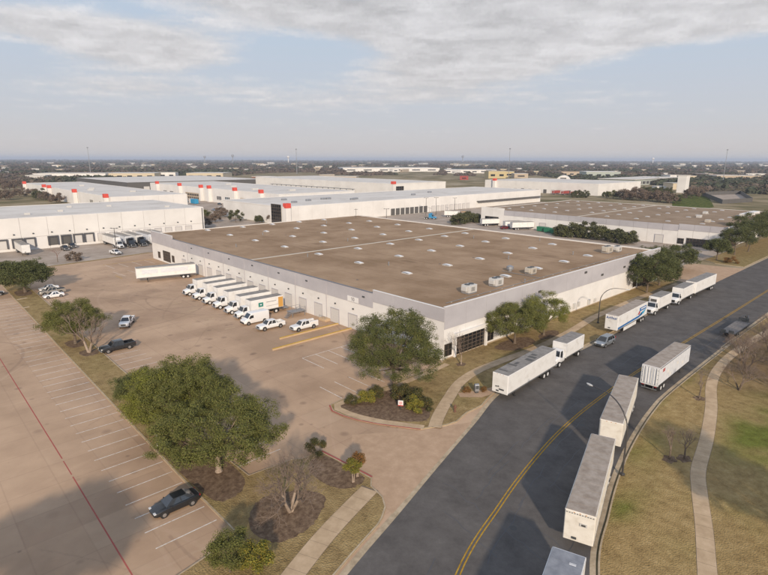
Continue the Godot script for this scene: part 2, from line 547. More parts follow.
func make_light_and_camera() -> void:
	var cam := Camera3D.new()
	cam.name = "camera"
	cam.fov = rad_to_deg(2.0 * atan(287.5 / FOCAL))
	cam.near = 0.5
	cam.far = 60000.0
	add_child(cam)
	cam.position = Vector3(0, CAM_H, 0)
	cam.rotation = Vector3(-PITCH, 0, 0.002618)
	cam.current = true
	var env := Environment.new()
	env.background_mode = Environment.BG_SKY
	var sky := Sky.new()
	var sm := PanoramaSkyMaterial.new()
	sm.panorama = make_sky()
	sky.sky_material = sm
	env.sky = sky
	env.background_energy_multiplier = 1.0
	env.tonemap_mode = Environment.TONE_MAPPER_LINEAR
	env.tonemap_exposure = 1.07
	env.fog_enabled = true
	env.fog_density = 0.00012
	env.fog_light_color = C(0.56, 0.63, 0.76)
	env.sdfgi_enabled = true
	env.ssao_enabled = true
	env.ssil_enabled = true
	var we := WorldEnvironment.new()
	we.name = "world_environment"
	we.environment = env
	add_child(we)
	var sun := DirectionalLight3D.new()
	sun.name = "sun"
	sun.light_energy = 1.2
	sun.light_color = Color(1.0, 0.925, 0.83)
	sun.light_angular_distance = 1.8
	sun.shadow_enabled = true
	add_child(sun)
	# shadows fall away from the camera, 7 degrees to the left; the sun stands 22 degrees high behind it
	sun.rotation = Vector3(deg_to_rad(-22.0), deg_to_rad(7.0), 0)

# ---------------------------------------------------------------- ground, lots, road
func lot_texture() -> Texture2D:
	# worn tan concrete of the car park and truck yard, 190 m across, joints along the estate frame
	var w := 1900
	var f := FastNoiseLite.new()
	f.seed = 77
	f.frequency = 0.005
	f.fractal_octaves = 7
	f.fractal_gain = 0.66
	var a := f.get_image(w, w, false, false, true).get_data()
	f.seed = 78
	f.frequency = 0.0022
	f.fractal_octaves = 4
	var b := f.get_image(w, w, false, false, true).get_data()
	var lr := PackedByteArray()
	var lg := PackedByteArray()
	var lb := PackedByteArray()
	for k in 256:
		var x := k / 255.0
		var t := clampf((x - 0.28) / 0.44, 0.0, 1.0)
		var s := C(lerpf(0.355, 0.525, t), lerpf(0.235, 0.362, t), lerpf(0.149, 0.238, t))
		lr.append(int(s.r * 255)); lg.append(int(s.g * 255)); lb.append(int(s.b * 255))
	var out := PackedByteArray()
	out.resize(w * w * 3)
	var o := 0
	for i in w * w:
		var n := (a[i] + b[i]) >> 1
		out[o] = lr[n]
		out[o + 1] = lg[n]
		out[o + 2] = lb[n]
		o += 3
	var im := Image.create_from_data(w, w, false, Image.FORMAT_RGB8, out)
	im.convert(Image.FORMAT_RGBA8)
	var r := RandomNumberGenerator.new()
	r.seed = 5
	# single slabs of another pour
	for k in 150:
		var sx := r.randi_range(0, 41) * 46
		var sy := r.randi_range(0, 41) * 46
		var dark := r.randf() < 0.6
		var sl := Image.create(46 * r.randi_range(1, 3), 46, false, Image.FORMAT_RGBA8)
		sl.fill(Color(0.42, 0.33, 0.27, r.randf_range(0.04, 0.14)) if dark else Color(0.9, 0.8, 0.7, r.randf_range(0.03, 0.10)))
		im.blend_rect(sl, Rect2i(Vector2i.ZERO, sl.get_size()), Vector2i(sx, sy))
	# joints
	var jv := Image.create(1, w, false, Image.FORMAT_RGBA8)
	jv.fill(Color(0.38, 0.29, 0.24, 0.11))
	var jh := Image.create(w, 1, false, Image.FORMAT_RGBA8)
	jh.fill(Color(0.38, 0.29, 0.24, 0.11))
	for k in 42:
		im.blend_rect(jv, Rect2i(0, 0, 1, w), Vector2i(k * 46, 0))
		im.blend_rect(jh, Rect2i(0, 0, w, 1), Vector2i(0, k * 46))
	# crack sealer and tyre rubber: thin wandering strokes
	for k in 150:
		var p := Vector2(r.randf() * w, r.randf() * w)
		var d := Vector2.from_angle(r.randf() * TAU)
		var pale := r.randf() < 0.45
		var bit := Image.create(r.randi_range(2, 5), r.randi_range(2, 5), false, Image.FORMAT_RGBA8)
		bit.fill(Color(0.85, 0.75, 0.66, 0.07) if pale else Color(0.3, 0.23, 0.2, 0.06))
		var curl := r.randf_range(-0.012, 0.012)
		for s in r.randi_range(60, 320):
			p += d * 2.0
			d = d.rotated(curl + r.randf_range(-0.03, 0.03))
			im.blend_rect(bit, Rect2i(Vector2i.ZERO, bit.get_size()), Vector2i(p))
	# pale wheel tracks worn by trucks
	for k in 16:
		var p := Vector2(r.randf() * w, r.randf() * w)
		var d := Vector2.from_angle(r.randf_range(-0.5, 0.5) + (PI * 0.5 if k % 3 == 0 else 0.0))
		var bit := Image.create(r.randi_range(5, 13), r.randi_range(5, 13), false, Image.FORMAT_RGBA8)
		bit.fill(Color(0.88, 0.78, 0.68, 0.035))
		var curl := r.randf_range(-0.002, 0.002)
		for s in r.randi_range(150, 420):
			p += d * 3.0
			d = d.rotated(curl)
			im.blend_rect(bit, Rect2i(Vector2i.ZERO, bit.get_size()), Vector2i(p))
	# oil spots
	for k in 1500:
		var rad := r.randi_range(1, 7)
		var spot := Image.create(rad * 2 + 1, rad * 2 + 1, false, Image.FORMAT_RGBA8)
		var al := r.randf_range(0.05, 0.28)
		for yy in rad * 2 + 1:
			for xx in rad * 2 + 1:
				var dd := Vector2(xx - rad, yy - rad).length() / rad
				if dd < 1.0:
					spot.set_pixel(xx, yy, Color(0.24, 0.18, 0.15, al * (1.0 - dd * dd)))
		im.blend_rect(spot, Rect2i(Vector2i.ZERO, spot.get_size()), Vector2i(r.randi_range(0, w - 20), r.randi_range(0, w - 20)))
	im.convert(Image.FORMAT_RGB8)
	return ImageTexture.create_from_image(im)

func strip(line: Array, wl: float, wr: float, y: float) -> ArrayMesh:    # band along estate points
	var m := MB.new()
	var w := []
	for p in line:
		w.append(E(p[0], p[1], y))
	var prev := []
	for k in w.size():
		var d: Vector3 = (w[mini(k + 1, w.size() - 1)] - w[maxi(k - 1, 0)]).normalized()
		var s := d.cross(Vector3.UP)
		var cur := [w[k] - s * wl, w[k] + s * wr]
		if k:
			m.q(prev[0], prev[1], cur[1], cur[0], Vector3.UP)
		prev = cur
	return m.mesh()

func kerb_strip(line: Array, width: float, top: float, inward := 1.0) -> ArrayMesh:
	var m := MB.new()
	var w := []
	for p in line:
		w.append(E(p[0], p[1], 0))
	var prev := []
	for k in w.size():
		var d: Vector3 = (w[mini(k + 1, w.size() - 1)] - w[maxi(k - 1, 0)]).normalized()
		var s := d.cross(Vector3.UP) * inward
		var o: Vector3 = w[k] - s * 0.02
		var cur := [o + Vector3.DOWN * 0.03, o + s * 0.03 + Vector3.UP * top, w[k] + s * width + Vector3.UP * top, w[k] + s * width + Vector3.DOWN * 0.03]
		if k:
			m.q(prev[0], prev[1], cur[1], cur[0], -s + Vector3.UP * 0.2)
			m.q(prev[1], prev[2], cur[2], cur[1], Vector3.UP)
			m.q(prev[2], prev[3], cur[3], cur[2], s)
		prev = cur
	return m.mesh()

func line_mark(a0: float, b0: float, a1: float, b1: float, w: float, y: float) -> ArrayMesh:
	return strip([[a0, b0], [a1, b1]], w * 0.5, w * 0.5, y)

var LEFT := []
var MID := []
var RIGHT := []
var LAWN_S := []
var LAWN_F := []
const LAWN_Y := 0.13

func make_ground() -> void:
	var m := MB.new()
	m.flat(PackedVector2Array([Vector2(-26000, 300), Vector2(26000, 300), Vector2(26000, -30000), Vector2(-26000, -30000)]), -0.03)
	structure("terrain", m.mesh(), M.terrain)

	# concrete lots
	var lot_mat := StandardMaterial3D.new()
	lot_mat.resource_name = "lot_concrete"
	lot_mat.albedo_texture = lot_texture()
	lot_mat.roughness = 0.9
	m = MB.new()
	m.flat(ep([[-70, -170], [141, -170], [141, -29], [142.7, -15], [146.3, 5.5], [146.3, 12], [134, 12], [134, 0], [0, 0], [-14, 0], [-40, -60]]), 0.0, 190.0, TURN)
	var lot := structure("parking_lot", m.mesh(), lot_mat)
	for k in 42:
		var a := -12.8 + 2.77 * k
		if a > 103.0:
			break
		part(lot, "stall_line", line_mark(a, -47.95 + 0.012 * a, a, -53.75 + 0.012 * a, 0.11, 0.006), M.line_white)
	for k in 20:
		var a := -5.8 + 2.77 * k
		part(lot, "stall_line", line_mark(a, -42.1, a, -36.5, 0.1, 0.006), M.line_white)
	for k in 8:
		part(lot, "stall_line", line_mark(83.0 + 2.77 * k, -41.2, 83.0 + 2.77 * k, -35.8, 0.1, 0.006), M.line_white)
	for k in 5:
		part(lot, "stall_line", line_mark(0.2, -22.2 + 2.85 * k, 5.7, -22.2 + 2.85 * k, 0.11, 0.006), M.line_white)
	for k in 4:
		part(lot, "stall_line", line_mark(11.3, -17.2 + 2.85 * k, 17.6, -17.2 + 2.85 * k, 0.11, 0.006), M.line_white)
	part(lot, "stall_line", line_mark(17.65, -17.2, 17.65, -5.5, 0.11, 0.009), M.line_white)
	part(lot, "red_line", line_mark(60, -56.1, 9.6, -56.3, 0.13, 0.006), M.line_red)
	part(lot, "red_line", line_mark(8.9, -56.32, 5.2, -56.35, 0.11, 0.006), M.line_red)
	part(lot, "red_line", line_mark(4.7, -56.36, -22.0, -56.6, 0.13, 0.006), M.line_red)
	part(lot, "yellow_line", line_mark(132.3, -17.0, 132.3, -0.5, 0.28, 0.006), M.line_yellow)
	for k in 4:
		part(lot, "stall_line", line_mark(131.6, -16.5 + 4.2 * k, 123.5, -16.0 + 4.2 * k, 0.12, 0.006), M.line_white)
	for k in 3:
		part(lot, "stall_line", line_mark(118.0, -18.0 + 4.2 * k, 109.5, -17.2 + 4.2 * k, 0.12, 0.006), M.line_white)
	part(lot, "yellow_line", line_mark(112.0, -19.2, 106.5, -19.0, 0.2, 0.006), M.line_yellow)
	# pale ghosts of old paint where trucks wait
	for k in 5:
		part(lot, "worn_line", line_mark(78.0 - 9.0 * k, -19.5, 78.0 - 9.0 * k, -17.2, 0.35, 0.005), M.walk)

	# neighbouring dock courts
	m = MB.new()
	m.flat(ep([[147, -190], [183, -190], [183, 94], [147, 94], [147, 12.2], [147, 5.5], [143.5, -15], [141.6, -29], [141.6, -190]]), -0.006)
	structure("dock_court", m.mesh(), M.court)
	m = MB.new()
	m.flat(ep([[2, 94.4], [183, 94.4], [184, 335], [140, 335], [119.5, 171], [2, 171]]), -0.002)
	structure("back_court", m.mesh(), M.court)
	m = MB.new()
	m.flat(ep([[184, 42], [260, 42], [600, 42], [600, 130], [255, 130], [255, 85], [184, 85]]), -0.012)
	structure("visitor_court", m.mesh(), M.court)

	# road
	LEFT = smooth_line([[-70, -122], [-42, -80], [-31, -56], [-26.5, -43.7], [-23.7, -34.7], [-20.6, -25.0], [-17.2, -14.0], [-14.2, -4.5], [-13.2, 6], [-13.1, 34.7], [-12.0, 58.4], [-11.8, 93.1], [-12.0, 161.6], [-12, 420]], 8)
	MID = smooth_line([[-80, -110], [-52, -68], [-40.5, -50.5], [-33.2, -36.5], [-30.1, -26.0], [-28.1, -17.4], [-26.4, -7.4], [-25.4, 4], [-24.8, 22.4], [-24.9, 50.0], [-25.0, 101.5], [-25, 420]], 8)
	RIGHT = smooth_line([[-92, -98], [-62, -58], [-49.5, -42], [-41.0, -28.0], [-38.0, -19.7], [-35.7, -12.0], [-33.7, -3.1], [-32.1, 7.1], [-31.4, 17], [-31.0, 47.6], [-30.8, 77.6], [-30.8, 420]], 8)
	var rp := LEFT.duplicate()
	var back := RIGHT.duplicate()
	back.reverse()
	m = MB.new()
	m.flat(ep(rp + back), 0.004)
	var road := structure("road", m.mesh(), M.asphalt)
	for o in [-0.17, 0.17]:
		var l := []
		for p in MID:
			l.append(p)
		part(road, "yellow_line", strip(l, 0.065 + o, 0.065 - o, 0.012), M.line_road)
	# sealed cracks and manhole covers
	var cr := RandomNumberGenerator.new()
	cr.seed = 14
	for k in 34:
		var i0 := cr.randi_range(6, MID.size() - 22)
		var c0: Array = MID[i0]
		if c0[1] > 110.0:
			continue
		var wander := []
		var off := cr.randf_range(-9.5, 5.0)
		var cross := k % 3 == 0
		for s in 9:
			if cross:
				wander.append([c0[0] + cr.randf_range(-9.0, -6.5) * 0.0 + (off - 4.0) + s * 0.9, c0[1] + cr.randf_range(-0.25, 0.25) + s * 0.15])
			else:
				var c1: Array = MID[mini(i0 + s, MID.size() - 1)]
				wander.append([c1[0] + off + cr.randf_range(-0.2, 0.2), c1[1] + cr.randf_range(-0.1, 0.1)])
		var inside := true
		for q in wander:
			if not Geometry2D.is_point_in_polygon(Vector2(E(q[0], q[1]).x, E(q[0], q[1]).z), ep(rp + back)):
				inside = false
		if inside:
			part(road, "crack_seal", strip(wander, 0.035, 0.035, 0.0102), M.trim_dark)
	for c in [[-21.0, 12.0], [-27.6, -4.0], [-18.6, 44.0], [-33.0, -28.0], [-20.0, 82.0]]:
		var ring := []
		for s in 16:
			ring.append([c[0] + cos(TAU * s / 16) * 0.36, c[1] + sin(TAU * s / 16) * 0.36])
		m = MB.new()
		m.flat(ep(ring), 0.011)
		part(road, "manhole_cover", m.mesh(), M.louvre)
	part(road, "gutter", strip(LEFT, 0.12, 0.5, 0.0135), M.kerb)
	part(road, "gutter", strip(RIGHT, 0.38, 0.12, 0.0135), M.kerb)

	# drive aprons
	m = MB.new()
	m.flat(ep([[-19.0, -33.5], [-20.8, -33.7], [-22.6, -34.6], [-23.75, -35.0], [-20.65, -25.0], [-17.25, -14.0], [-16.2, -16.3], [-15.2, -18.5], [-14.0, -20.7], [-9, -28], [-14.5, -32.8]]), 0.016)
	structure("driveway", m.mesh(), M.drive_pink)
	m = MB.new()
	m.flat(ep([[-12.5, 96.5], [-12.5, 134], [-8, 132], [3, 130], [3, 98], [-8, 97.5]]), 0.016)
	structure("driveway", m.mesh(), M.drive_pink)
	m = MB.new()
	m.flat(ep([[-30.7, 74], [-30.7, 100], [-60, 100], [-60, 80], [-36, 79]]), 0.016)
	structure("driveway", m.mesh(), M.drive_pink)

	# lawns with kerbs
	var near_edge := [[-15.5, -47.7], [-16.8, -50.9], [-17.3, -53.6], [-19.5, -64], [-24, -84], [-30, -120]]
	LAWN_S = [[230, -45.6], [106.6, -46.5], [54.4, -47.15], [-4.1, -47.8]] + near_edge
	for p in LEFT:
		if p[1] < -36.2:
			LAWN_S.append([p[0] + 0.3, p[1] - 0.25])
	LAWN_S += [[-23.6, -36.2], [-22.6, -34.8], [-21.2, -33.9], [-19.0, -33.5], [-17.9, -32.5], [-14.5, -32.8], [-9.6, -33.3], [-9.4, -35.9], [-8.8, -36.7], [-8.3, -42.1], [-2.9, -42.2], [34.4, -42.2], [82.7, -41.5], [96.7, -41.3], [230, -40.5]]
	LAWN_F = [[-0.5, -25.0], [-0.2, -21.8], [-1.2, -14.2], [-1.0, -6.0], [-0.35, -0.6], [-0.12, 0], [-0.12, 94.4], [-0.6, 95.6], [-9, 96], [-11.4, 95.0]]
	for k in range(LEFT.size() - 1, -1, -1):
		var p: Array = LEFT[k]
		if p[1] < 93.5 and p[1] > -9.5:
			LAWN_F.append([p[0] + 0.3, p[1]])
	LAWN_F += [[-15.2, -12.6], [-15.9, -15.6], [-15.6, -17.4], [-15.0, -18.5], [-14.0, -20.7], [-9.5, -23.6], [-6.8, -24.9], [-4.4, -25.6], [-2.2, -25.8]]
	var lawn_far := [[-11.6, 136], [-11.6, 320], [1.5, 320], [1.5, 140], [-3, 136]]
	var lawn_r := []
	for p in RIGHT:
		if p[1] < 73.5 and p[1] > -70:
			lawn_r.append([p[0] - 0.3, p[1]])
	lawn_r += [[-31.4, 74], [-36, 78.6], [-60, 79.6], [-140, 80], [-140, -60], [-92, -82]]
	var lawn_r2 := [[-31.2, 100.4], [-31.2, 420], [-150, 420], [-150, 100.4]]
	var tint := FastNoiseLite.new()
	tint.seed = 66
	tint.frequency = 0.09
	tint.fractal_octaves = 4
	for item in [["lawn", LAWN_S, "grass"], ["lawn", LAWN_F, "grass"], ["lawn", lawn_far, "grass"], ["lawn", lawn_r, "grass_right"], ["lawn", lawn_r2, "grass_right"]]:
		structure(item[0], lawn_mesh(item[1], item[2] == "grass_right", tint), M[item[2]])
	# kerbs: [line, side the lawn is on]
	var ks := [[LAWN_S.slice(0, 10), LAWN_S], [LAWN_S.slice(10, LAWN_S.size()), LAWN_S], [LAWN_F.slice(7, LAWN_F.size()) + [LAWN_F[0], LAWN_F[1], LAWN_F[2], LAWN_F[3], LAWN_F[4]], LAWN_F], [lawn_far.slice(0, 2), lawn_far], [lawn_far.slice(3, 5) + [lawn_far[0]], lawn_far], [lawn_r.slice(0, lawn_r.size() - 5), lawn_r], [lawn_r2.slice(0, 2), lawn_r2]]
	for k in ks:
		structure("kerb", kerb_strip(k[0], 0.17, 0.155, _side(k[0], k[1])), M.kerb)
	structure("kerb", strip([[-14.1, -20.72], [-9.55, -23.68], [-6.8, -25.0], [-4.4, -25.72], [-2.2, -25.92], [-0.6, -25.1]], 0.1, 0.12, 0.16), M.line_red)
	structure("kerb", strip([[-17.8, -32.4], [-14.5, -32.72], [-9.7, -33.25]], 0.1, 0.12, 0.16), M.line_red)
	# garden walk round the corner island: concrete border inside the red kerb
	structure("path", strip([[-14.0, -20.0], [-9.3, -22.9], [-6.6, -24.1], [-4.4, -24.7], [-2.2, -24.9], [-1.2, -24.2], [-1.1, -21.6], [-2.2, -14.2], [-2.0, -6.0], [-1.6, -0.8]], 0.55, 0.55, 0.142), M.walk)

	# footpaths, slab by slab
	_path(smooth_line([[-46, -103], [-30.2, -60], [-26.5, -52.0], [-23.8, -46.4], [-21.5, -40.9], [-19.2, -33.9]], 10), 0.98)
	_path(smooth_line([[-15.0, -19.0], [-13.2, -16.2], [-10.7, -11.3], [-8.0, -5.2], [-6.9, 0.8], [-7.0, 6.9], [-7.6, 18.7], [-6.9, 31.2], [-5.6, 42.2], [-5.3, 47.5], [-5.1, 69.8], [-6, 95.5]], 10), 0.85)
	_path(smooth_line([[-66, -62], [-52, -34], [-47.5, -21.1], [-45.4, -15.0], [-43.0, -8.6], [-41.6, -4.3], [-40.0, 3.8], [-37.7, 13.4], [-35.0, 22.8], [-33.6, 31.5], [-33.2, 42.6], [-34.2, 61.0], [-36, 78]], 10), 0.74)
	m = MB.new()
	m.flat(ep([[-10.3, -8.6], [-11.4, -9.4], [-13.6, -7.2], [-13.9, -5.6], [-13.6, -2.6], [-12.6, -2.5], [-12.0, -5.2]]), 0.1445)
	structure("path", m.mesh(), M.drive_pink)

	# planting beds
	for p in [[[-0.8, -23.6], [-2.2, -15.6], [-5.4, -13.2], [-9.4, -14.2], [-12.6, -17.4], [-12.4, -19.6], [-9.0, -22.4], [-6.2, -23.6], [-3.6, -24.1]],
			[[-13.0, -43.5], [-13.4, -41.4], [-15.0, -38.9], [-17.2, -38.4], [-19.3, -40.8], [-20.1, -43.2], [-19.6, -45.6], [-17.4, -46.4], [-14.6, -45.6]],
			[[-10.4, -33.6], [-14.6, -33.3], [-17.4, -33.2], [-17.7, -35.6], [-15.0, -37.0], [-11.4, -36.2]],
			[[3, -47.2], [-8.8, -47.2], [-10.8, -45.4], [-8.6, -42.7], [-2, -42.7], [3, -42.8]],
			[[-2.2, 12], [-5.4, 13], [-6.0, 16.6], [-5.4, 20.4], [-3.0, 21.6], [-1.4, 18]],
			[[-5.8, 22.4], [-4.0, 24.0], [-3.6, 28.0], [-5.0, 29.6], [-6.4, 27]],
			[[54.5, -45.6], [50.5, -45.6], [50.5, -43.2], [54.5, -43.2]], [[47, -45], [44, -45], [44, -42.8], [47, -42.8]], [[108, -45], [102, -45.2], [102, -42.4], [108, -42.3]]]:
		m = MB.new()
		m.flat(ep(_round_poly(p)), 0.138)
		structure("planting_bed", m.mesh(), M.mulch)
	for p in [[-38.6, -4.6], [-39.7, -3.2], [-35.4, 16], [-3.3, 0.8]]:
		var ring := []
		for k in 14:
			var r := 0.95 + 0.18 * sin(k * 2.3 + p[0])
			ring.append([p[0] + cos(TAU * k / 14) * r * 0.8, p[1] + sin(TAU * k / 14) * r])
		m = MB.new()
		m.flat(ep(ring), 0.1395)
		structure("planting_bed", m.mesh(), M.mulch)
	# grassed edge between the yard and the dock court
	m = MB.new()
	m.flat(ep([[140.2, -170], [142.2, -170], [142.2, -29], [144.2, -15], [147.2, 3], [145.9, 4], [142.4, -15], [140.6, -29]]), 0.02)
	structure("turf", m.mesh(), M.grass)

func lawn_mesh(outline: Array, right: bool, tint: FastNoiseLite) -> ArrayMesh:
	# turf in metre cells, so that green and thin patches can follow the ground
	var m := MB.new()
	m.colored = true
	var greens := [[-30.5, 14.4, 1.4, 11.0, 0.8], [-35.4, -4.8, 1.5, 7.0, 0.55], [-38.7, -15.5, 1.5, 8.0, 0.5], [-44.0, 13.0, 4.0, 9.0, 0.85], [-46.0, 25.0, 4.0, 10.0, 0.6], [-31.5, 34.0, 1.4, 8.0, 0.5], [-52.0, 8.0, 6.0, 10.0, 0.6]]
	var litter := [[-36.0, 36.0, 6.0, 12.0, 0.9], [-42.0, 44.0, 6.0, 12.0, 0.9], [-45.0, 34.0, 5.0, 8.0, 0.7], [-34.0, 55.0, 4.0, 10.0, 0.5]]
	var poly := PackedVector2Array()
	var lo := Vector2(1e6, 1e6)
	var hi := -lo
	for p in outline:
		var v := Vector2(p[0], p[1])
		poly.append(v)
		lo = lo.min(v)
		hi = hi.max(v)
	var near_hi := Vector2(minf(hi.x, 70.0), minf(hi.y, 80.0))
	var near_lo := Vector2(maxf(lo.x, -60.0), maxf(lo.y, -70.0))
	var cells := []
	var x := near_lo.x
	while x < near_hi.x:
		var y := near_lo.y
		while y < near_hi.y:
			cells.append(Rect2(x, y, minf(1.0, near_hi.x - x), minf(1.0, near_hi.y - y)))
			y += 1.0
		x += 1.0
	# the rest in four big frames
	for r in [Rect2(lo.x, lo.y, hi.x - lo.x, near_lo.y - lo.y), Rect2(lo.x, near_hi.y, hi.x - lo.x, hi.y - near_hi.y), Rect2(lo.x, near_lo.y, near_lo.x - lo.x, near_hi.y - near_lo.y), Rect2(near_hi.x, near_lo.y, hi.x - near_hi.x, near_hi.y - near_lo.y)]:
		if r.size.x > 0.01 and r.size.y > 0.01:
			cells.append(r)
	for r in cells:
		var q := PackedVector2Array([r.position, r.position + Vector2(r.size.x, 0), r.end, r.position + Vector2(0, r.size.y)])
		var inside: bool = r.size.x <= 1.0
		if inside:
			for k in 4:
				if not Geometry2D.is_point_in_polygon(q[k], poly):
					inside = false
					break
		var pieces: Array = [q] if inside else Geometry2D.intersect_polygons(q, poly)
		for pc in pieces:
			var ids: PackedInt32Array = Geometry2D.triangulate_polygon(pc)
			for t3 in range(0, ids.size(), 3):
				var e1: Vector2 = pc[ids[t3 + 1]] - pc[ids[t3]]
				var e2: Vector2 = pc[ids[t3 + 2]] - pc[ids[t3]]
				if e1.cross(e2) < 0.0:
					var sw := ids[t3 + 1]
					ids[t3 + 1] = ids[t3 + 2]
					ids[t3 + 2] = sw
			for k in ids:
				var p: Vector2 = pc[k]
				var n := tint.get_noise_2d(p.x, p.y)
				var gr := maxf(0.0, n) * 0.22
				var li := maxf(0.0, -n - 0.1) * 0.6
				if right:
					for e in greens:
						gr += e[4] * exp(-pow((p.x - e[0]) / e[2], 2.0) - pow((p.y - e[1]) / e[3], 2.0))
					for e in litter:
						li += e[4] * exp(-pow((p.x - e[0]) / e[2], 2.0) - pow((p.y - e[1]) / e[3], 2.0))
				gr = clampf(gr * (1.0 + n * 1.5), 0.0, 1.0)
				li = clampf(li * (1.0 + n), 0.0, 1.0)
				var c := Color(1, 1, 1).lerp(Color(0.40, 0.62, 0.30), gr).lerp(Color(0.62, 0.60, 0.72), li)
				var w := E(p.x, p.y, LAWN_Y)
				m.v.append(w)
				m.n.append(Vector3.UP)
				m.t.append(Vector2.ZERO)
				m.c.append(c)
	# sides down to the pavement
	m.col = Color(0.8, 0.8, 0.8)
	var wp := ep(outline)
	for k in wp.size():
		var a := wp[k]
		var b := wp[(k + 1) % wp.size()]
		m.q(Vector3(a.x, -0.02, a.y), Vector3(b.x, -0.02, b.y), Vector3(b.x, LAWN_Y, b.y), Vector3(a.x, LAWN_Y, a.y), Vector3(b.y - a.y, 0, a.x - b.x))
	return m.mesh()

func _side(line: Array, lawn: Array) -> float:      # +1 if the lawn lies on the side d x up of the line
	var k := line.size() / 2
	var p := E(line[k][0], line[k][1])
	var d := (E(line[k][0], line[k][1]) - E(line[k - 1][0], line[k - 1][1])).normalized()
	var s := p - d * 0.02 + d.cross(Vector3.UP) * 0.1
	return 1.0 if Geometry2D.is_point_in_polygon(Vector2(s.x, s.z), ep(lawn)) else -1.0

func _round_poly(p: Array) -> Array:
	var closed := [p[-1]] + p + [p[0], p[1]]
	var s := smooth_line(closed, 8)
	s = s.slice(8, s.size() - 9)
	for k in s.size():       # ragged edge
		s[k] = [s[k][0] + 0.16 * sin(k * 12.9898 + p[0][0]) * sin(k * 4.1), s[k][1] + 0.16 * sin(k * 78.233 + p[0][1]) * cos(k * 3.3)]
	return s

func _path(line: Array, half: float) -> void:
	var m := MB.new()
	var o := structure("path", strip(line, half + 0.03, half + 0.03, 0.1395), M.trim_joint)
	var acc := 0.0
	var piece := [line[0]]
	for k in range(1, line.size()):
		var d := Vector2(line[k][0] - line[k - 1][0], line[k][1] - line[k - 1][1])
		var len_ := d.length()
		var done := 0.0
		while acc + (len_ - done) >= 1.85:
			done += 1.85 - acc
			var q := Vector2(line[k - 1][0], line[k - 1][1]) + d * (done / len_)
			piece.append([q.x, q.y])
			part(o, "slab", _slab(piece, half), M.walk)
			piece = [[q.x, q.y]]
			acc = 0.0
		acc += len_ - done
		piece.append([line[k][0], line[k][1]])

func _slab(piece: Array, half: float) -> ArrayMesh:
	var first := Vector2(piece[0][0], piece[0][1])
	var last := Vector2(piece[-1][0], piece[-1][1])
	var dir := (last - first).normalized() * 0.012
	var l := piece.duplicate()
	l[0] = [first.x + dir.x, first.y + dir.y]
	l[-1] = [last.x - dir.x, last.y - dir.y]
	return strip(l, half, half, 0.15)

# ---------------------------------------------------------------- buildings
# local frame of a building: x = b, z = -a (estate), placed by its near corner
func building(called: String, label: String, a: float, b: float, group := "") -> Node3D:
	return thing(called, label, "building", E(a, b, 0), TURN, group)

func window_grid(parent: Node3D, called: String, at: Vector3, w: float, h: float, nx: int, ny: int, along_x: bool, out: float, glass: Material, frame: Material, bar := 0.07) -> Node3D:
	# at: lower middle, on the wall plane; out: sign of the outward axis
	var fr := MB.new()
	var ax := Vector3.RIGHT if along_x else Vector3.BACK
	var on := (Vector3.BACK if along_x else Vector3.RIGHT) * out
	var sz := func(l: float, hh: float, d: float) -> Vector3:
		return Vector3(l, hh, d) if along_x else Vector3(d, hh, l)
	for i in nx + 1:
		fr.box(at + ax * (w * i / nx - w * 0.5) + Vector3.UP * h * 0.5 + on * 0.05, sz.call(bar, h + bar, 0.1))
	for j in ny + 1:
		fr.box(at + Vector3.UP * (h * j / ny) + on * 0.047, sz.call(w, bar, 0.094))
	var o := part(parent, called, fr.mesh(), frame)
	var pane := bx(Vector3.ZERO, sz.call(w / nx - bar - 0.004, h / ny - bar - 0.004, 0.03))
	for i in nx:
		for j in ny:
			part(o, "pane", pane, glass, at + ax * (w * (i + 0.5) / nx - w * 0.5) + Vector3.UP * (h * (j + 0.5) / ny) + on * 0.02)
	return o

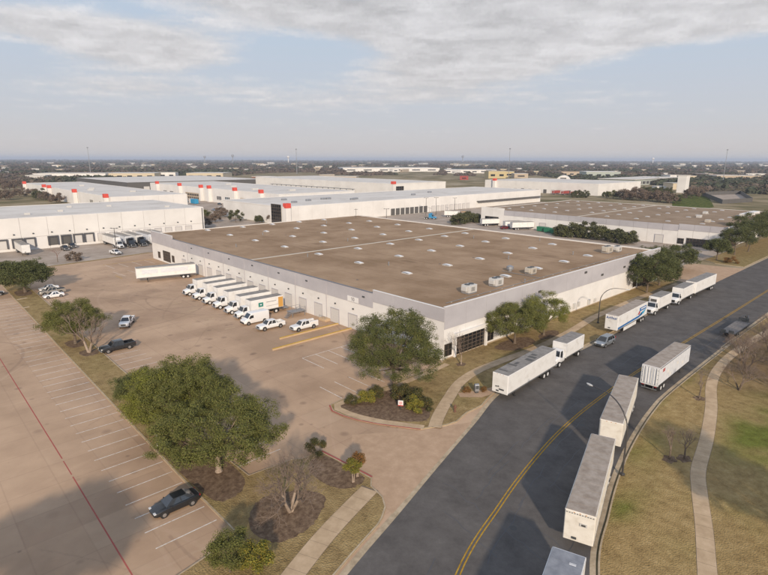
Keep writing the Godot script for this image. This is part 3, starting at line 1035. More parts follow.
func roof_texture(seed_: int) -> Texture2D:
	# ballasted built-up roofing: broad stains, sheet seams and drips in a tan surface
	var w := 1400
	var h := 1000
	var f := FastNoiseLite.new()
	f.seed = seed_
	f.frequency = 0.008
	f.fractal_octaves = 7
	f.fractal_gain = 0.68
	var a := f.get_image(w, h, false, false, true).get_data()
	f.seed = seed_ + 1
	f.frequency = 0.003
	f.fractal_octaves = 3
	var b := f.get_image(w, h, false, false, true).get_data()
	var lut := []
	for k in 256:
		var t := clampf((k / 255.0 - 0.28) / 0.44, 0.0, 1.0)
		lut.append(C(lerpf(0.27, 0.39, t), lerpf(0.182, 0.275, t), lerpf(0.114, 0.182, t)))
	var lr := PackedByteArray()
	var lg := PackedByteArray()
	var lb := PackedByteArray()
	for k in 256:
		lr.append(int(lut[k].r * 255)); lg.append(int(lut[k].g * 255)); lb.append(int(lut[k].b * 255))
	var out := PackedByteArray()
	out.resize(w * h * 3)
	var o := 0
	for i in w * h:
		var n := (a[i] + b[i]) >> 1
		out[o] = lr[n]
		out[o + 1] = lg[n]
		out[o + 2] = lb[n]
		o += 3
	var im := Image.create_from_data(w, h, false, Image.FORMAT_RGB8, out)
	im.convert(Image.FORMAT_RGBA8)
	var r := RandomNumberGenerator.new()
	r.seed = seed_
	for k in 34:       # long faint seams of the roofing sheets along the building
		var y := int(h * (k + 0.5) / 34.0)
		var st := Image.create(w, r.randi_range(1, 3), false, Image.FORMAT_RGBA8)
		st.fill(Color(0.30, 0.24, 0.19, r.randf_range(0.08, 0.3)) if r.randf() < 0.6 else Color(0.66, 0.57, 0.48, r.randf_range(0.05, 0.18)))
		im.blend_rect(st, Rect2i(Vector2i.ZERO, st.get_size()), Vector2i(0, y))
	for k in 90:       # ponding rings and patched bitumen
		var rad := r.randi_range(6, 34)
		var ry := maxi(3, int(rad * r.randf_range(0.3, 0.8)))
		var spot := Image.create(rad * 2, ry * 2, false, Image.FORMAT_RGBA8)
		var dark := r.randf() < 0.6
		var al := r.randf_range(0.05, 0.2)
		for yy in ry * 2:
			for xx in rad * 2:
				var d := Vector2((xx - rad) / float(rad), (yy - ry) / float(ry)).length()
				if d < 1.0:
					spot.set_pixel(xx, yy, Color(0.28, 0.22, 0.18, al * (1.0 - d * d)) if dark else Color(0.68, 0.58, 0.48, al * (1.0 - d * d)))
		im.blend_rect(spot, Rect2i(Vector2i.ZERO, spot.get_size()), Vector2i(r.randi_range(-10, w - 10), r.randi_range(-10, h - 10)))
	im.convert(Image.FORMAT_RGB8)
	return ImageTexture.create_from_image(im)

func skylight(parent: Node3D, at: Vector3, size := 1.0) -> void:
	var k := part(parent, "skylight", _skylight_kerb, M.skylight_kerb, at)
	k.scale = Vector3.ONE * size
	part(k, "dome", _skylight_dome, M.skylight)

var _skylight_kerb: ArrayMesh
var _skylight_dome: ArrayMesh

func main_warehouse() -> void:
	var t := building("warehouse", "large tan-roofed warehouse with white dock walls, grey upper band and rows of skylights", 0, 0)
	var core := MB.new()
	core.box(Vector3(47, 4.1, -67), Vector3(93.3, 8.2, 133.3))
	part(t, "core", core.mesh(), M.wall_white)
	var rm := StandardMaterial3D.new()
	rm.resource_name = "roof_tan"
	rm.albedo_texture = roof_texture(301)
	rm.roughness = 0.95
	rm.metallic_specular = 0.12
	var rf := MB.new()
	rf.quv([Vector3(0.25, 8.55, -0.25), Vector3(93.75, 8.55, -0.25), Vector3(93.75, 8.55, -133.75), Vector3(0.25, 8.55, -133.75)], [Vector2(0, 0), Vector2(0, 1), Vector2(1, 1), Vector2(1, 0)], Vector3.UP)
	var roof := part(t, "roof", rf.mesh(), rm)
	# pale expansion joint across the roof
	var jt := MB.new()
	jt.bbox(Vector3(47, 8.61, -66.3), Vector3(93.3, 0.16, 0.75), 0.05)
	part(roof, "expansion_joint", jt.mesh(), M.unit_tan)
	# long dock wall: tilt-up panels, lower white and upper grey
	var n := 22
	var pw := 134.0 / n
	for k in n:
		var z := -(k + 0.5) * pw
		var top := 8.72
		var split := 5.7
		if z > -17.6:
			top = 9.35
			split = 7.0
		elif z < -114.0:
			top = 9.65
		part(t, "wall_panel", bx(Vector3(0.13, split * 0.5 - 0.02, z), Vector3(0.24, split - 0.02, pw - 0.035)), M.wall_white)
		part(t, "band_panel", bx(Vector3(0.11, (split + top) * 0.5, z), Vector3(0.30, top - split - 0.02, pw - 0.035)), M.wall_grey)
		part(t, "coping", bx(Vector3(0.12, top + 0.035, z), Vector3(0.42, 0.07, pw - 0.01)), M.coping if top < 9.0 else M.trim_white)
	# street front
	n = 16
	pw = 94.0 / n
	for k in n:
		var x := (k + 0.5) * pw
		var split := 5.65
		part(t, "wall_panel", bx(Vector3(x, split * 0.5 - 0.02, -0.13), Vector3(pw - 0.035, split - 0.02, 0.24)), M.wall_white)
		part(t, "band_panel", bx(Vector3(x, (split + 9.62) * 0.5, -0.11), Vector3(pw - 0.035, 9.62 - split - 0.02, 0.30)), M.wall_grey)
		part(t, "coping", bx(Vector3(x, 9.655, -0.12), Vector3(pw - 0.01, 0.07, 0.42)), M.trim_white)
	# far sides
	for k in n:
		var x := (k + 0.5) * pw
		part(t, "wall_panel", bx(Vector3(x, 4.4, -133.87), Vector3(pw - 0.035, 8.8, 0.24)), M.wall_white)
	n = 22
	pw = 134.0 / n
	for k in n:
		part(t, "wall_panel", bx(Vector3(93.87, 4.45, -(k + 0.5) * pw), Vector3(0.24, 8.9, pw - 0.035)), M.wall_white)
	# dock doors with seals, lamps and bumpers
	for k in 15:
		var z := -(24.4 + 5.93 * k)
		if z < -110:
			break
		var fr := MB.new()
		fr.box(Vector3(-0.05, 1.55, z - 1.42), Vector3(0.12, 3.1, 0.14))
		fr.box(Vector3(-0.05, 1.55, z + 1.42), Vector3(0.12, 3.1, 0.14))
		fr.box(Vector3(-0.055, 3.16, z), Vector3(0.13, 0.16, 2.98))
		var d := part(t, "dock_door", fr.mesh(), M.wall_grey)
		for s in 5:
			part(d, "door_section", bx(Vector3(0.005, 0.31 + 0.61 * s, z), Vector3(0.05, 0.585, 2.68)), M.door_white)
		part(t, "wall_lamp", bx(Vector3(-0.12, 4.35, z + 0.2), Vector3(0.24, 0.28, 0.4), 0.04), M.dark_metal)
		if k % 2 == 1:
			part(t, "downpipe", bx(Vector3(-0.06, 4.2, z - 2.9), Vector3(0.11, 8.3, 0.14)), M.wall_grey)
	for z in [-8.0, -21.0, -40.5, -52.0, -64.5, -77.0, -89.5, -101.0]:
		part(t, "scupper", bx(Vector3(-0.08, 7.5, z), Vector3(0.16, 0.3, 0.75), 0.03), M.dark_metal)
	# unit number on the dock wall
	var sg := part(t, "unit_sign", bx(Vector3(-0.07, 6.35, -24.3), Vector3(0.06, 1.1, 3.4)), M.sign_white)
	var tm := text_mesh("10", 0.75)
	var to := part(sg, "lettering", tm, M.text_grey, Vector3(-0.105, 6.35, -24.3))
	to.rotation.y = -PI / 2
	# yard office openings at the far end of the dock wall
	window_grid(t, "roller_opening", Vector3(-0.005, 0.6, -121.3), 6.0, 3.4, 4, 4, false, -1.0, M.glass_dark, M.bronze)
	window_grid(t, "window", Vector3(-0.005, 0.95, -127.9), 1.9, 2.1, 2, 2, false, -1.0, M.glass_dark, M.bronze)
	window_grid(t, "window", Vector3(-0.005, 1.1, -116.0), 1.9, 2.1, 2, 2, false, -1.0, M.glass_dark, M.bronze)
	# street entrance
	var sur := MB.new()
	sur.box(Vector3(2.72, 2.2, 0.22), Vector3(0.5, 4.4, 0.44))
	sur.box(Vector3(11.75, 2.2, 0.22), Vector3(0.5, 4.4, 0.44))
	sur.box(Vector3(7.23, 4.1, 0.235), Vector3(9.53, 0.7, 0.47))
	part(t, "entrance_surround", sur.mesh(), M.wall_white)
	window_grid(t, "entrance_glazing", Vector3(7.23, 0.12, 0.02), 8.3, 3.55, 7, 5, true, 1.0, M.glass_dark, M.bronze, 0.12)
	window_grid(t, "window", Vector3(1.15, 0.7, -0.005), 1.9, 2.2, 2, 2, true, 1.0, M.glass_dark, M.bronze)
	window_grid(t, "window", Vector3(13.4, 0.7, -0.005), 1.9, 2.2, 2, 2, true, 1.0, M.glass_dark, M.bronze)
	window_grid(t, "entrance_glazing", Vector3(84.8, 0.12, 0.02), 9.0, 3.3, 7, 4, true, 1.0, M.glass_dark, M.bronze, 0.12)
	window_grid(t, "window", Vector3(78.2, 0.7, -0.005), 1.9, 2.2, 2, 2, true, 1.0, M.glass_dark, M.bronze)
	for x in [[49.6, 8.7], [58.2, 6.9], [30.0, 7.4], [70.5, 7.2]]:
		part(t, "wall_vent", bx(Vector3(x[0], x[1], 0.08), Vector3(1.1, 0.5, 0.16), 0.03), M.louvre)
	for x in [[45.2, 1.5, 0.7, 1.3], [47.4, 1.6, 0.5, 1.1], [52.3, 1.2, 1.0, 1.2], [55.4, 1.1, 0.6, 0.8]]:
		part(t, "meter_cabinet", bx(Vector3(x[0], x[1], 0.18), Vector3(x[2], x[3], 0.32), 0.03), M.unit_grey)
	for x in [18.3, 36.0, 65.0, 74.0]:
		part(t, "downpipe", bx(Vector3(x, 3.0, 0.06), Vector3(0.13, 5.3, 0.12)), M.wall_white)
	# plinth
	part(t, "plinth", bx(Vector3(47, 0.1, 0.04), Vector3(94, 0.44, 0.07)), M.kerb)
	# skylights
	var bs := [18.5, 32.6, 45.6, 58.3, 71.0, 82.0]
	for k in 8:
		for j in 6:
			if (k == 0 and (j == 0 or j == 5)) or (k == 7 and j == 5):
				continue
			skylight(t, Vector3(bs[j], 8.55, -(10.2 + 17.0 * k)), 0.86)
	# roof drains and gas pipe runs
	for k in 7:
		part(roof, "drain", bx(Vector3(6.0 + 13.5 * k, 8.565, -30.0), Vector3(0.5, 0.03, 0.5)), M.louvre)
		part(roof, "drain", bx(Vector3(6.0 + 13.5 * k, 8.565, -100.0), Vector3(0.5, 0.03, 0.5)), M.louvre)
	part(roof, "gas_pipe", bx(Vector3(44.0, 8.68, -4.0), Vector3(78.0, 0.09, 0.09)), M.galv)
	part(roof, "gas_pipe", bx(Vector3(36.6, 8.68, -9.0), Vector3(0.09, 0.09, 9.9)), M.galv)
	for k in 20:
		part(roof, "pipe_block", bx(Vector3(6.5 + 3.95 * k, 8.6, -4.0), Vector3(0.3, 0.09, 0.18)), M.unit_tan)
	# membrane laps
	for k in 15:
		part(roof, "membrane_lap", bx(Vector3(3.2 + 6.2 * k, 8.558, -67.0), Vector3(0.12, 0.016, 133.0)), M.roof_tan_far)
	# small stacks
	for p in [[22.0, -37.0], [8.0, -88.0], [27.0, -105.0], [64.0, -118.0], [70.0, -14.0], [51.0, -22.0], [86.0, -34.0], [30.0, -3.6], [14.0, -60.0], [40.0, -75.0], [75.0, -52.0]]:
		var st := MB.new()
		st.cyl(Vector3(p[0], 8.95, p[1]), Vector3.UP, 0.12, 0.8, 8)
		st.cyl(Vector3(p[0], 9.4, p[1]), Vector3.UP, 0.2, 0.12, 8)
		part(t, "vent_stack", st.mesh(), M.galv)

func text_mesh(s: String, size: float, serif := false) -> TextMesh:
	var tm := TextMesh.new()
	var f := SystemFont.new()
	f.font_names = PackedStringArray(["Droid Serif" if serif else "Droid Sans"])
	f.font_weight = 700
	tm.font = f
	tm.text = s
	tm.font_size = 64
	tm.pixel_size = size / 46.0
	tm.depth = 0.02
	return tm

func rooftop_unit(label: String, a: float, b: float, y: float, s: Vector3, tan_: bool, turn := 0.0, group := "") -> void:
	var t := thing("rooftop_air_unit", label, "air unit", E(a, b, y), TURN + turn, group)
	part(t, "kerb_frame", bx(Vector3(0, 0.12, 0), Vector3(s.x * 0.94, 0.24, s.z * 0.94)), M.galv)
	part(t, "cabinet", bx(Vector3(0, 0.24 + s.y * 0.5, 0), s, 0.05), M.unit_tan if tan_ else M.unit_grey)
	for k in 5:
		part(t, "louvre", bx(Vector3(0, 0.24 + s.y * (0.25 + 0.11 * k), s.z * 0.5 + 0.02), Vector3(s.x * 0.42, 0.06, 0.05)), M.louvre)
	for x in [-0.26, 0.22]:
		var m := MB.new()
		m.cyl(Vector3(s.x * x, 0.24 + s.y + 0.06, 0), Vector3.UP, s.z * 0.27, 0.14, 14)
		part(t, "fan_cowl", m.mesh(), M.dark_metal)
	part(t, "hood", bx(Vector3(-s.x * 0.5 - 0.22, 0.24 + s.y * 0.55, 0), Vector3(0.46, s.y * 0.6, s.z * 0.7), 0.05), M.unit_tan if tan_ else M.unit_grey)

func tower(parent: Node3D, at: Vector3, w: float, h: float) -> void:
	var o := part(parent, "entrance_tower", bx(at + Vector3.UP * (h - 2.5) * 0.5, Vector3(w, h - 2.5, w), 0.1), M.wall_far)
	part(o, "red_cap", bx(at + Vector3.UP * (h - 1.25), Vector3(w + 0.1, 2.48, w + 0.1), 0.1), M.red_cap)

func panels(parent: Node3D, along_x: bool, p0: float, p1: float, plane: float, h: float, each: float, mat: Material, out: float, y0 := 0.0) -> void:
	var n := maxi(1, int(round(absf(p1 - p0) / each)))
	var w := (p1 - p0) / n
	for k in n:
		var c := p0 + (k + 0.5) * w
		var s := Vector3(absf(w) - 0.08, h - y0, 0.3) if along_x else Vector3(0.3, h - y0, absf(w) - 0.08)
		part(parent, "wall_panel", bx((Vector3(c, (h + y0) * 0.5, plane + out * 0.1) if along_x else Vector3(plane + out * 0.1, (h + y0) * 0.5, c)), s), mat)

func shed(called: String, label: String, a0: float, a1: float, b0: float, b1: float, h: float, wall: Material, roof: Material, group := "") -> Node3D:
	# plain flat-roofed hall, its near corner at (a0, b0)
	var t := building(called, label, a0, b0, group)
	var w := b1 - b0
	var d := a1 - a0
	part(t, "walls", bx(Vector3(w * 0.5, h * 0.5 - 0.2, -d * 0.5), Vector3(w - 0.3, h - 0.4, d - 0.3)), wall)
	part(t, "roof", bx(Vector3(w * 0.5, h - 0.3, -d * 0.5), Vector3(w - 0.7, 0.3, d - 0.7)), roof)
	for k in [[Vector3(w * 0.5, h - 0.25, -0.15), Vector3(w, 0.5, 0.3)], [Vector3(w * 0.5, h - 0.25, -d + 0.15), Vector3(w, 0.5, 0.3)], [Vector3(0.15, h - 0.25, -d * 0.5), Vector3(0.3, 0.5, d - 0.62)], [Vector3(w - 0.15, h - 0.25, -d * 0.5), Vector3(0.3, 0.5, d - 0.62)]]:
		part(t, "parapet", bx(k[0], k[1]), wall)
	return t

func dock(parent: Node3D, along_x: bool, c: float, plane: float, out: float, w: float, h: float, y0: float, dark: bool, seal: bool) -> void:
	var on := (Vector3.BACK if along_x else Vector3.RIGHT) * out
	var base := Vector3(c, 0, plane) if along_x else Vector3(plane, 0, c)
	var sz := func(l: float, hh: float, d: float) -> Vector3:
		return Vector3(l, hh, d) if along_x else Vector3(d, hh, l)
	var ax := Vector3.RIGHT if along_x else Vector3.BACK
	var m := MB.new()
	if seal:
		m.box(base + ax * (w * 0.5 + 0.25) + Vector3.UP * (y0 + h * 0.5) + on * 0.35, sz.call(0.5, h, 0.5))
		m.box(base - ax * (w * 0.5 + 0.25) + Vector3.UP * (y0 + h * 0.5) + on * 0.35, sz.call(0.5, h, 0.5))
		m.box(base + Vector3.UP * (y0 + h + 0.25) + on * 0.36, sz.call(w + 1.0, 0.5, 0.52))
	else:
		m.box(base + ax * (w * 0.5 + 0.08) + Vector3.UP * (y0 + h * 0.5) + on * 0.3, sz.call(0.16, h, 0.16))
		m.box(base - ax * (w * 0.5 + 0.08) + Vector3.UP * (y0 + h * 0.5) + on * 0.3, sz.call(0.16, h, 0.16))
		m.box(base + Vector3.UP * (y0 + h + 0.08) + on * 0.31, sz.call(w + 0.32, 0.16, 0.17))
	var o := part(parent, "dock_door", m.mesh(), M.trim_dark if seal or dark else M.wall_grey)
	part(o, "leaf", bx(base + Vector3.UP * (y0 + h * 0.5) + on * 0.27, sz.call(w, h, 0.06)), M.charcoal_wall if dark else M.door_white)

func other_buildings() -> void:
	# neighbour across the dock court
	var t := shed("dock_hall", "long white hall with black dock seals facing the truck yard beyond the grass edge", 183.3, 246, -175, 42, 12.3, M.wall_far, M.roof_white)
	panels(t, true, 0, 217, 0.0, 12.25, 9.0, M.wall_far, 1.0, 4.9)
	panels(t, true, 0, 217, -0.12, 4.82, 9.0, M.trim_white, 1.0, 0.0)
	var base_b := -175.0
	for d in [[-31.7, false], [-27.7, false], [-20.0, true], [-15.5, true], [-11.2, false], [-7.2, false]]:
		dock(t, true, d[0] - base_b, 0.0, 1.0, 2.7, 3.1, 1.1, d[1], true)
	for k in 10:
		dock(t, true, -36.6 - 4.4 * k - base_b, 0.0, 1.0, 2.7, 3.1, 1.1, k % 4 == 1, true)
	for k in 9:
		dock(t, true, -2.6 + 4.6 * k - base_b, 0.0, 1.0, 2.7, 3.1, 1.1, false, false)
	for k in 14:
		part(t, "wall_lamp", bx(Vector3(130.0 + 6.2 * k, 6.2, 0.4), Vector3(0.5, 0.4, 0.35)), M.dark_metal)
	for p in [[150, -14], [163, -20], [186, -33], [205, -12], [171, -40]]:
		part(t, "roof_vent", bx(Vector3(p[0], 12.5, p[1]), Vector3(2.0, 1.0, 1.5), 0.1), M.unit_grey)
	part(t, "downpipe", bx(Vector3(216.2, 6, 0.35), Vector3(0.3, 11.8, 0.25)), M.trim_dark)

	# long hall behind the main warehouse
	t = shed("dock_hall", "low white dock hall with a line of dark doors behind the tan warehouse roof", 184.2, 252, 86, 335, 9.8, M.wall_far, M.roof_white)
	panels(t, true, 0, 249, 0.0, 9.75, 9.0, M.wall_far, 1.0)
	for k in 8:
		dock(t, true, 78.7 + 4.24 * k, 0.15, 1.0, 2.9, 3.9, 0.2, true, false)
	for k in 9:
		dock(t, true, 116.0 + 4.6 * k, 0.15, 1.0, 2.9, 3.6, 0.2, false, false)
	part(t, "canopy", bx(Vector3(205, 4.6, 1.6), Vector3(84, 0.5, 3.0)), M.charcoal_wall)
	tower(t, Vector3(1.6, 0, 0.8), 3.0, 11.6)
	window_grid(t, "entrance_glazing", Vector3(-0.2, 0.2, -7.0), 9.5, 10.5, 5, 6, false, -1.0, M.glass_dark, M.bronze, 0.2)
	for p in [[20, -20], [34, -26], [60, -16], [64, -18], [48, -30], [52, -30], [120, -22], [150, -34], [26, -40]]:
		part(t, "roof_vent", bx(Vector3(p[0], 10.1, p[1]), Vector3(3.2, 1.3, 1.8), 0.15), M.galv)

	# right-hand tan-roofed warehouse
	t = shed("warehouse", "second tan-roofed warehouse along the street with grey band and white dock wall", 4.2, 121, 171, 268, 8.1, M.wall_white, M.roof_tan_far)
	panels(t, false, 0, -17, 0.0, 8.6, 6.0, M.wall_white, -1.0)
	panels(t, false, -17, -102, 0.0, 5.6, 6.0, M.wall_white, -1.0)
	panels(t, false, -17, -102, -0.05, 8.2, 6.0, M.wall_grey, -1.0, 5.65)
	panels(t, false, -102, -116.8, 0.0, 9.2, 6.0, M.wall_white, -1.0)
	panels(t, true, 0, 97, 0.0, 8.6, 6.0, M.wall_white, 1.0)
	panels(t, false, 0.4, -16.8, -0.14, 8.66, 6.0, M.wall_grey, -1.0, 6.3)
	window_grid(t, "entrance_glazing", Vector3(-0.3, 0.15, -9.2), 8.4, 3.0, 7, 3, false, -1.0, M.glass_dark, M.bronze, 0.14)
	window_grid(t, "window", Vector3(-0.3, 0.6, -15.6), 2.4, 2.2, 2, 2, false, -1.0, M.glass_dark, M.bronze)
	window_grid(t, "entrance_glazing", Vector3(9.0, 0.15, 0.3), 9.0, 3.2, 6, 3, true, 1.0, M.glass_dark, M.bronze, 0.14)
	for k in 7:
		dock(t, false, -24.0 - 11.0 * k, -0.15, -1.0, 3.2, 3.4, 0.1, k == 4, false)
	window_grid(t, "roller_opening", Vector3(-0.3, 0.2, -109.6), 8.5, 4.2, 3, 2, false, -1.0, M.glass_dark, M.bronze, 0.12)
	for j in 7:
		for k in 8:
			if (j * 3 + k) % 11 == 4:
				continue
			skylight(t, Vector3(12.0 + 12.6 * j, 7.95, -(12.0 + 13.6 * k)), 0.72)
	var jt := part(t, "expansion_joint", bx(Vector3(48, 8.02, -62), Vector3(95, 0.2, 0.9), 0.05), M.unit_tan)
	part(t, "roof_vent", bx(Vector3(22, 8.5, -13), Vector3(2.6, 1.2, 1.9), 0.1), M.unit_tan)
	part(t, "roof_vent", bx(Vector3(40, 8.5, -22), Vector3(2.6, 1.2, 1.9), 0.1), M.unit_grey)
	part(t, "roof_vent", bx(Vector3(62, 8.5, -26), Vector3(2.6, 1.2, 1.9), 0.1), M.unit_grey)
	part(t, "roof_hatch", bx(Vector3(70, 8.7, -9), Vector3(24, 1.4, 3.0), 0.1), M.trim_white)

	# offices with red-capped entrance towers
	t = shed("office_hall", "white hall with red-capped entrance towers and dark glass bays beyond the visitor court", 258, 492, 130, 196, 11.0, M.wall_far, M.roof_white)
	panels(t, false, 0, -234, 0.0, 10.95, 9.5, M.wall_far, -1.0)
	for a in [279, 317, 360, 375, 418, 470]:
		tower(t, Vector3(-1.6, 0, -(a - 258.0)), 2.7, 13.2)
	for c in [298.0, 396.0]:
		window_grid(t, "entrance_glazing", Vector3(-0.3, 0.2, -(c - 258.0)), 26.0, 5.2, 7, 2, false, -1.0, M.glass_dark, M.sand_wall, 0.9)
	for c in [332.0, 346.0, 440.0, 455.0]:
		window_grid(t, "window", Vector3(-0.3, 2.2, -(c - 258.0)), 8.0, 3.2, 3, 1, false, -1.0, M.glass_dark, M.trim_white, 0.5)
	for p in [[16, -60], [30, -30], [24, -110], [40, -150]]:
		part(t, "roof_vent", bx(Vector3(p[0], 11.3, p[1]), Vector3(5, 1.8, 3), 0.2), M.unit_grey)

	t = shed("office_hall", "white hall with red-capped towers behind the long dock hall roof", 318, 588, 42, 92, 10.0, M.wall_far, M.roof_white)
	panels(t, false, 0, -270, 0.0, 9.95, 10.0, M.wall_far, -1.0)
	panels(t, true, 0, 50, 0.0, 9.95, 10.0, M.wall_far, 1.0)
	for a in [323, 398, 478, 497, 582]:
		tower(t, Vector3(-1.8, 0, -(a - 318.0)), 2.8, 11.8)
	for p in [[12, -90], [18, -110], [30, -50], [26, -170]]:
		part(t, "roof_vent", bx(Vector3(p[0], 10.3, p[1]), Vector3(4, 1.6, 3), 0.2), M.unit_grey)
	for c in [340.0, 362.0]:
		window_grid(t, "window", Vector3(-0.3, 3.0, -(c - 318.0)), 8.0, 3.0, 4, 1, false, -1.0, M.glass_dark, M.trim_white, 0.4)

	t = shed("office_hall", "tall plain white block with one orange-capped corner behind the low dock hall", 300, 540, 274, 350, 12.6, M.wall_far, M.roof_white)
	panels(t, false, 0, -240, 0.0, 12.55, 10.0, M.wall_far, -1.0)
	tower(t, Vector3(1.6, 0, 1.6), 3.4, 14.6)
	window_grid(t, "entrance_glazing", Vector3(10.5, 0.3, 0.3), 11.0, 9.5, 4, 5, true, 1.0, M.glass_dark, M.bronze, 0.25)
	part(t, "pipe_rack", bx(Vector3(-6.0, 6.0, -120), Vector3(2.0, 0.5, 150)), M.galv)
	for k in 16:
		part(t, "rack_post", bx(Vector3(-6.0, 3.0, -47.0 - 9.7 * k), Vector3(0.6, 6.0, 0.6)), M.galv)

	t = shed("distribution_hall", "big white hall with a green hedge and red trailers below its long wall", 186, 320, 442, 540, 11.5, M.wall_far, M.roof_white)
	panels(t, false, 0, -134, 0.0, 11.45, 10.0, M.wall_far, -1.0)
	panels(t, true, 0, 98, 0.0, 11.45, 10.0, M.wall_far, 1.0)
	for k in 8:
		dock(t, false, -30.0 - 9.0 * k, -0.2, -1.0, 3.2, 3.6, 0.2, k % 3 == 0, false)
	tower(t, Vector3(-1.4, 0, -120), 3.4, 13.6)

	# dark-walled hall in the middle distance
	t = shed("distribution_hall", "charcoal-walled low hall with a white roof edge between the red-capped halls", 560, 760, 130, 300, 9.0, M.charcoal_wall, M.roof_white)
	for k in 11:
		dock(t, true, 20.0 + 13.0 * k, 0.1, 1.0, 6.0, 4.0, 0.2, k % 3 == 1, false)
	# hangar with arched roof
	var hg := G(563, 181.6)
	t = thing("arched_hall", "pale hangar with a rounded barrel roof among the far trees", "building", Vector3(hg.x, -0.03, hg.z), -0.35 + PI * 0.5)
	var ar := []
	for k in 13:
		var an := PI * k / 12.0
		ar.append([-cos(an) * 11.0, sin(an) * 9.5])
	var am := MB.new()
	am.side_profile(ar, 0, 30)
	part(t, "barrel_roof", am.mesh(), M.wall_far)
	part(t, "door", bx(Vector3(-0.2, 3.0, 0), Vector3(0.4, 6, 9)), M.charcoal_wall)
	for k in 5:
		part(t, "rib", bx(Vector3(-0.3, 6.5, -4.0 + 2.0 * k), Vector3(0.5, 0.6, 0.4)), M.unit_grey)

	# right middle distance
	t = building("office_block", "long low grey-green building beyond the dark-fenced storage yard", 250, 700)
	part(t, "walls", bx(Vector3(60, 4, -25), Vector3(160, 8, 50)), M.pale_green_wall)
	part(t, "roof", bx(Vector3(60, 8.3, -25), Vector3(163, 0.6, 53)), M.roof_white)
	for k in 12:
		window_grid(t, "window", Vector3(-14.0 + 12.5 * k, 1.5, 0.05), 9.5, 4.2, 3, 1, true, 1.0, M.glass_dark, M.unit_grey, 0.4)
	t = building("pylon_tower", "tall plain white tower near the dark-fenced storage yard", 150, 560)
	part(t, "shaft", bx(Vector3(0, 9, 0), Vector3(9, 18, 9), 0.2), M.wall_far)
	part(t, "cap", bx(Vector3(0, 18.3, 0), Vector3(9.6, 0.6, 9.6)), M.roof_white)

func far_box(label: String, px: float, base_y: float, w_px: float, h: float, depth: float, wall: Material, roof: Material, turn: float, group: String, called := "far_building") -> void:
	var g := G(px, base_y)
	sights.append([px, base_y, w_px, rng.randf_range(1.2, 3.4)])
	var d := Vector2(g.x, g.z).length()
	var w := w_px / FOCAL * d
	var t := thing(called, label, "building", Vector3(g.x, -0.03, g.z), turn, group)
	part(t, "walls", bx(Vector3(0, h * 0.5, -depth * 0.5), Vector3(w, h, depth)), wall)
	part(t, "roof", bx(Vector3(0, h + 0.2, -depth * 0.5), Vector3(w + 0.8, 0.4, depth + 0.8)), roof)
	var n := clampi(int(w / 14.0), 1, 6)
	for k in n:
		part(t, "window", bx(Vector3(w * ((k + 0.5) / n - 0.5), h * 0.45, 0.06), Vector3(w / n * 0.5, h * 0.28, 0.2)), M.glass_dark)

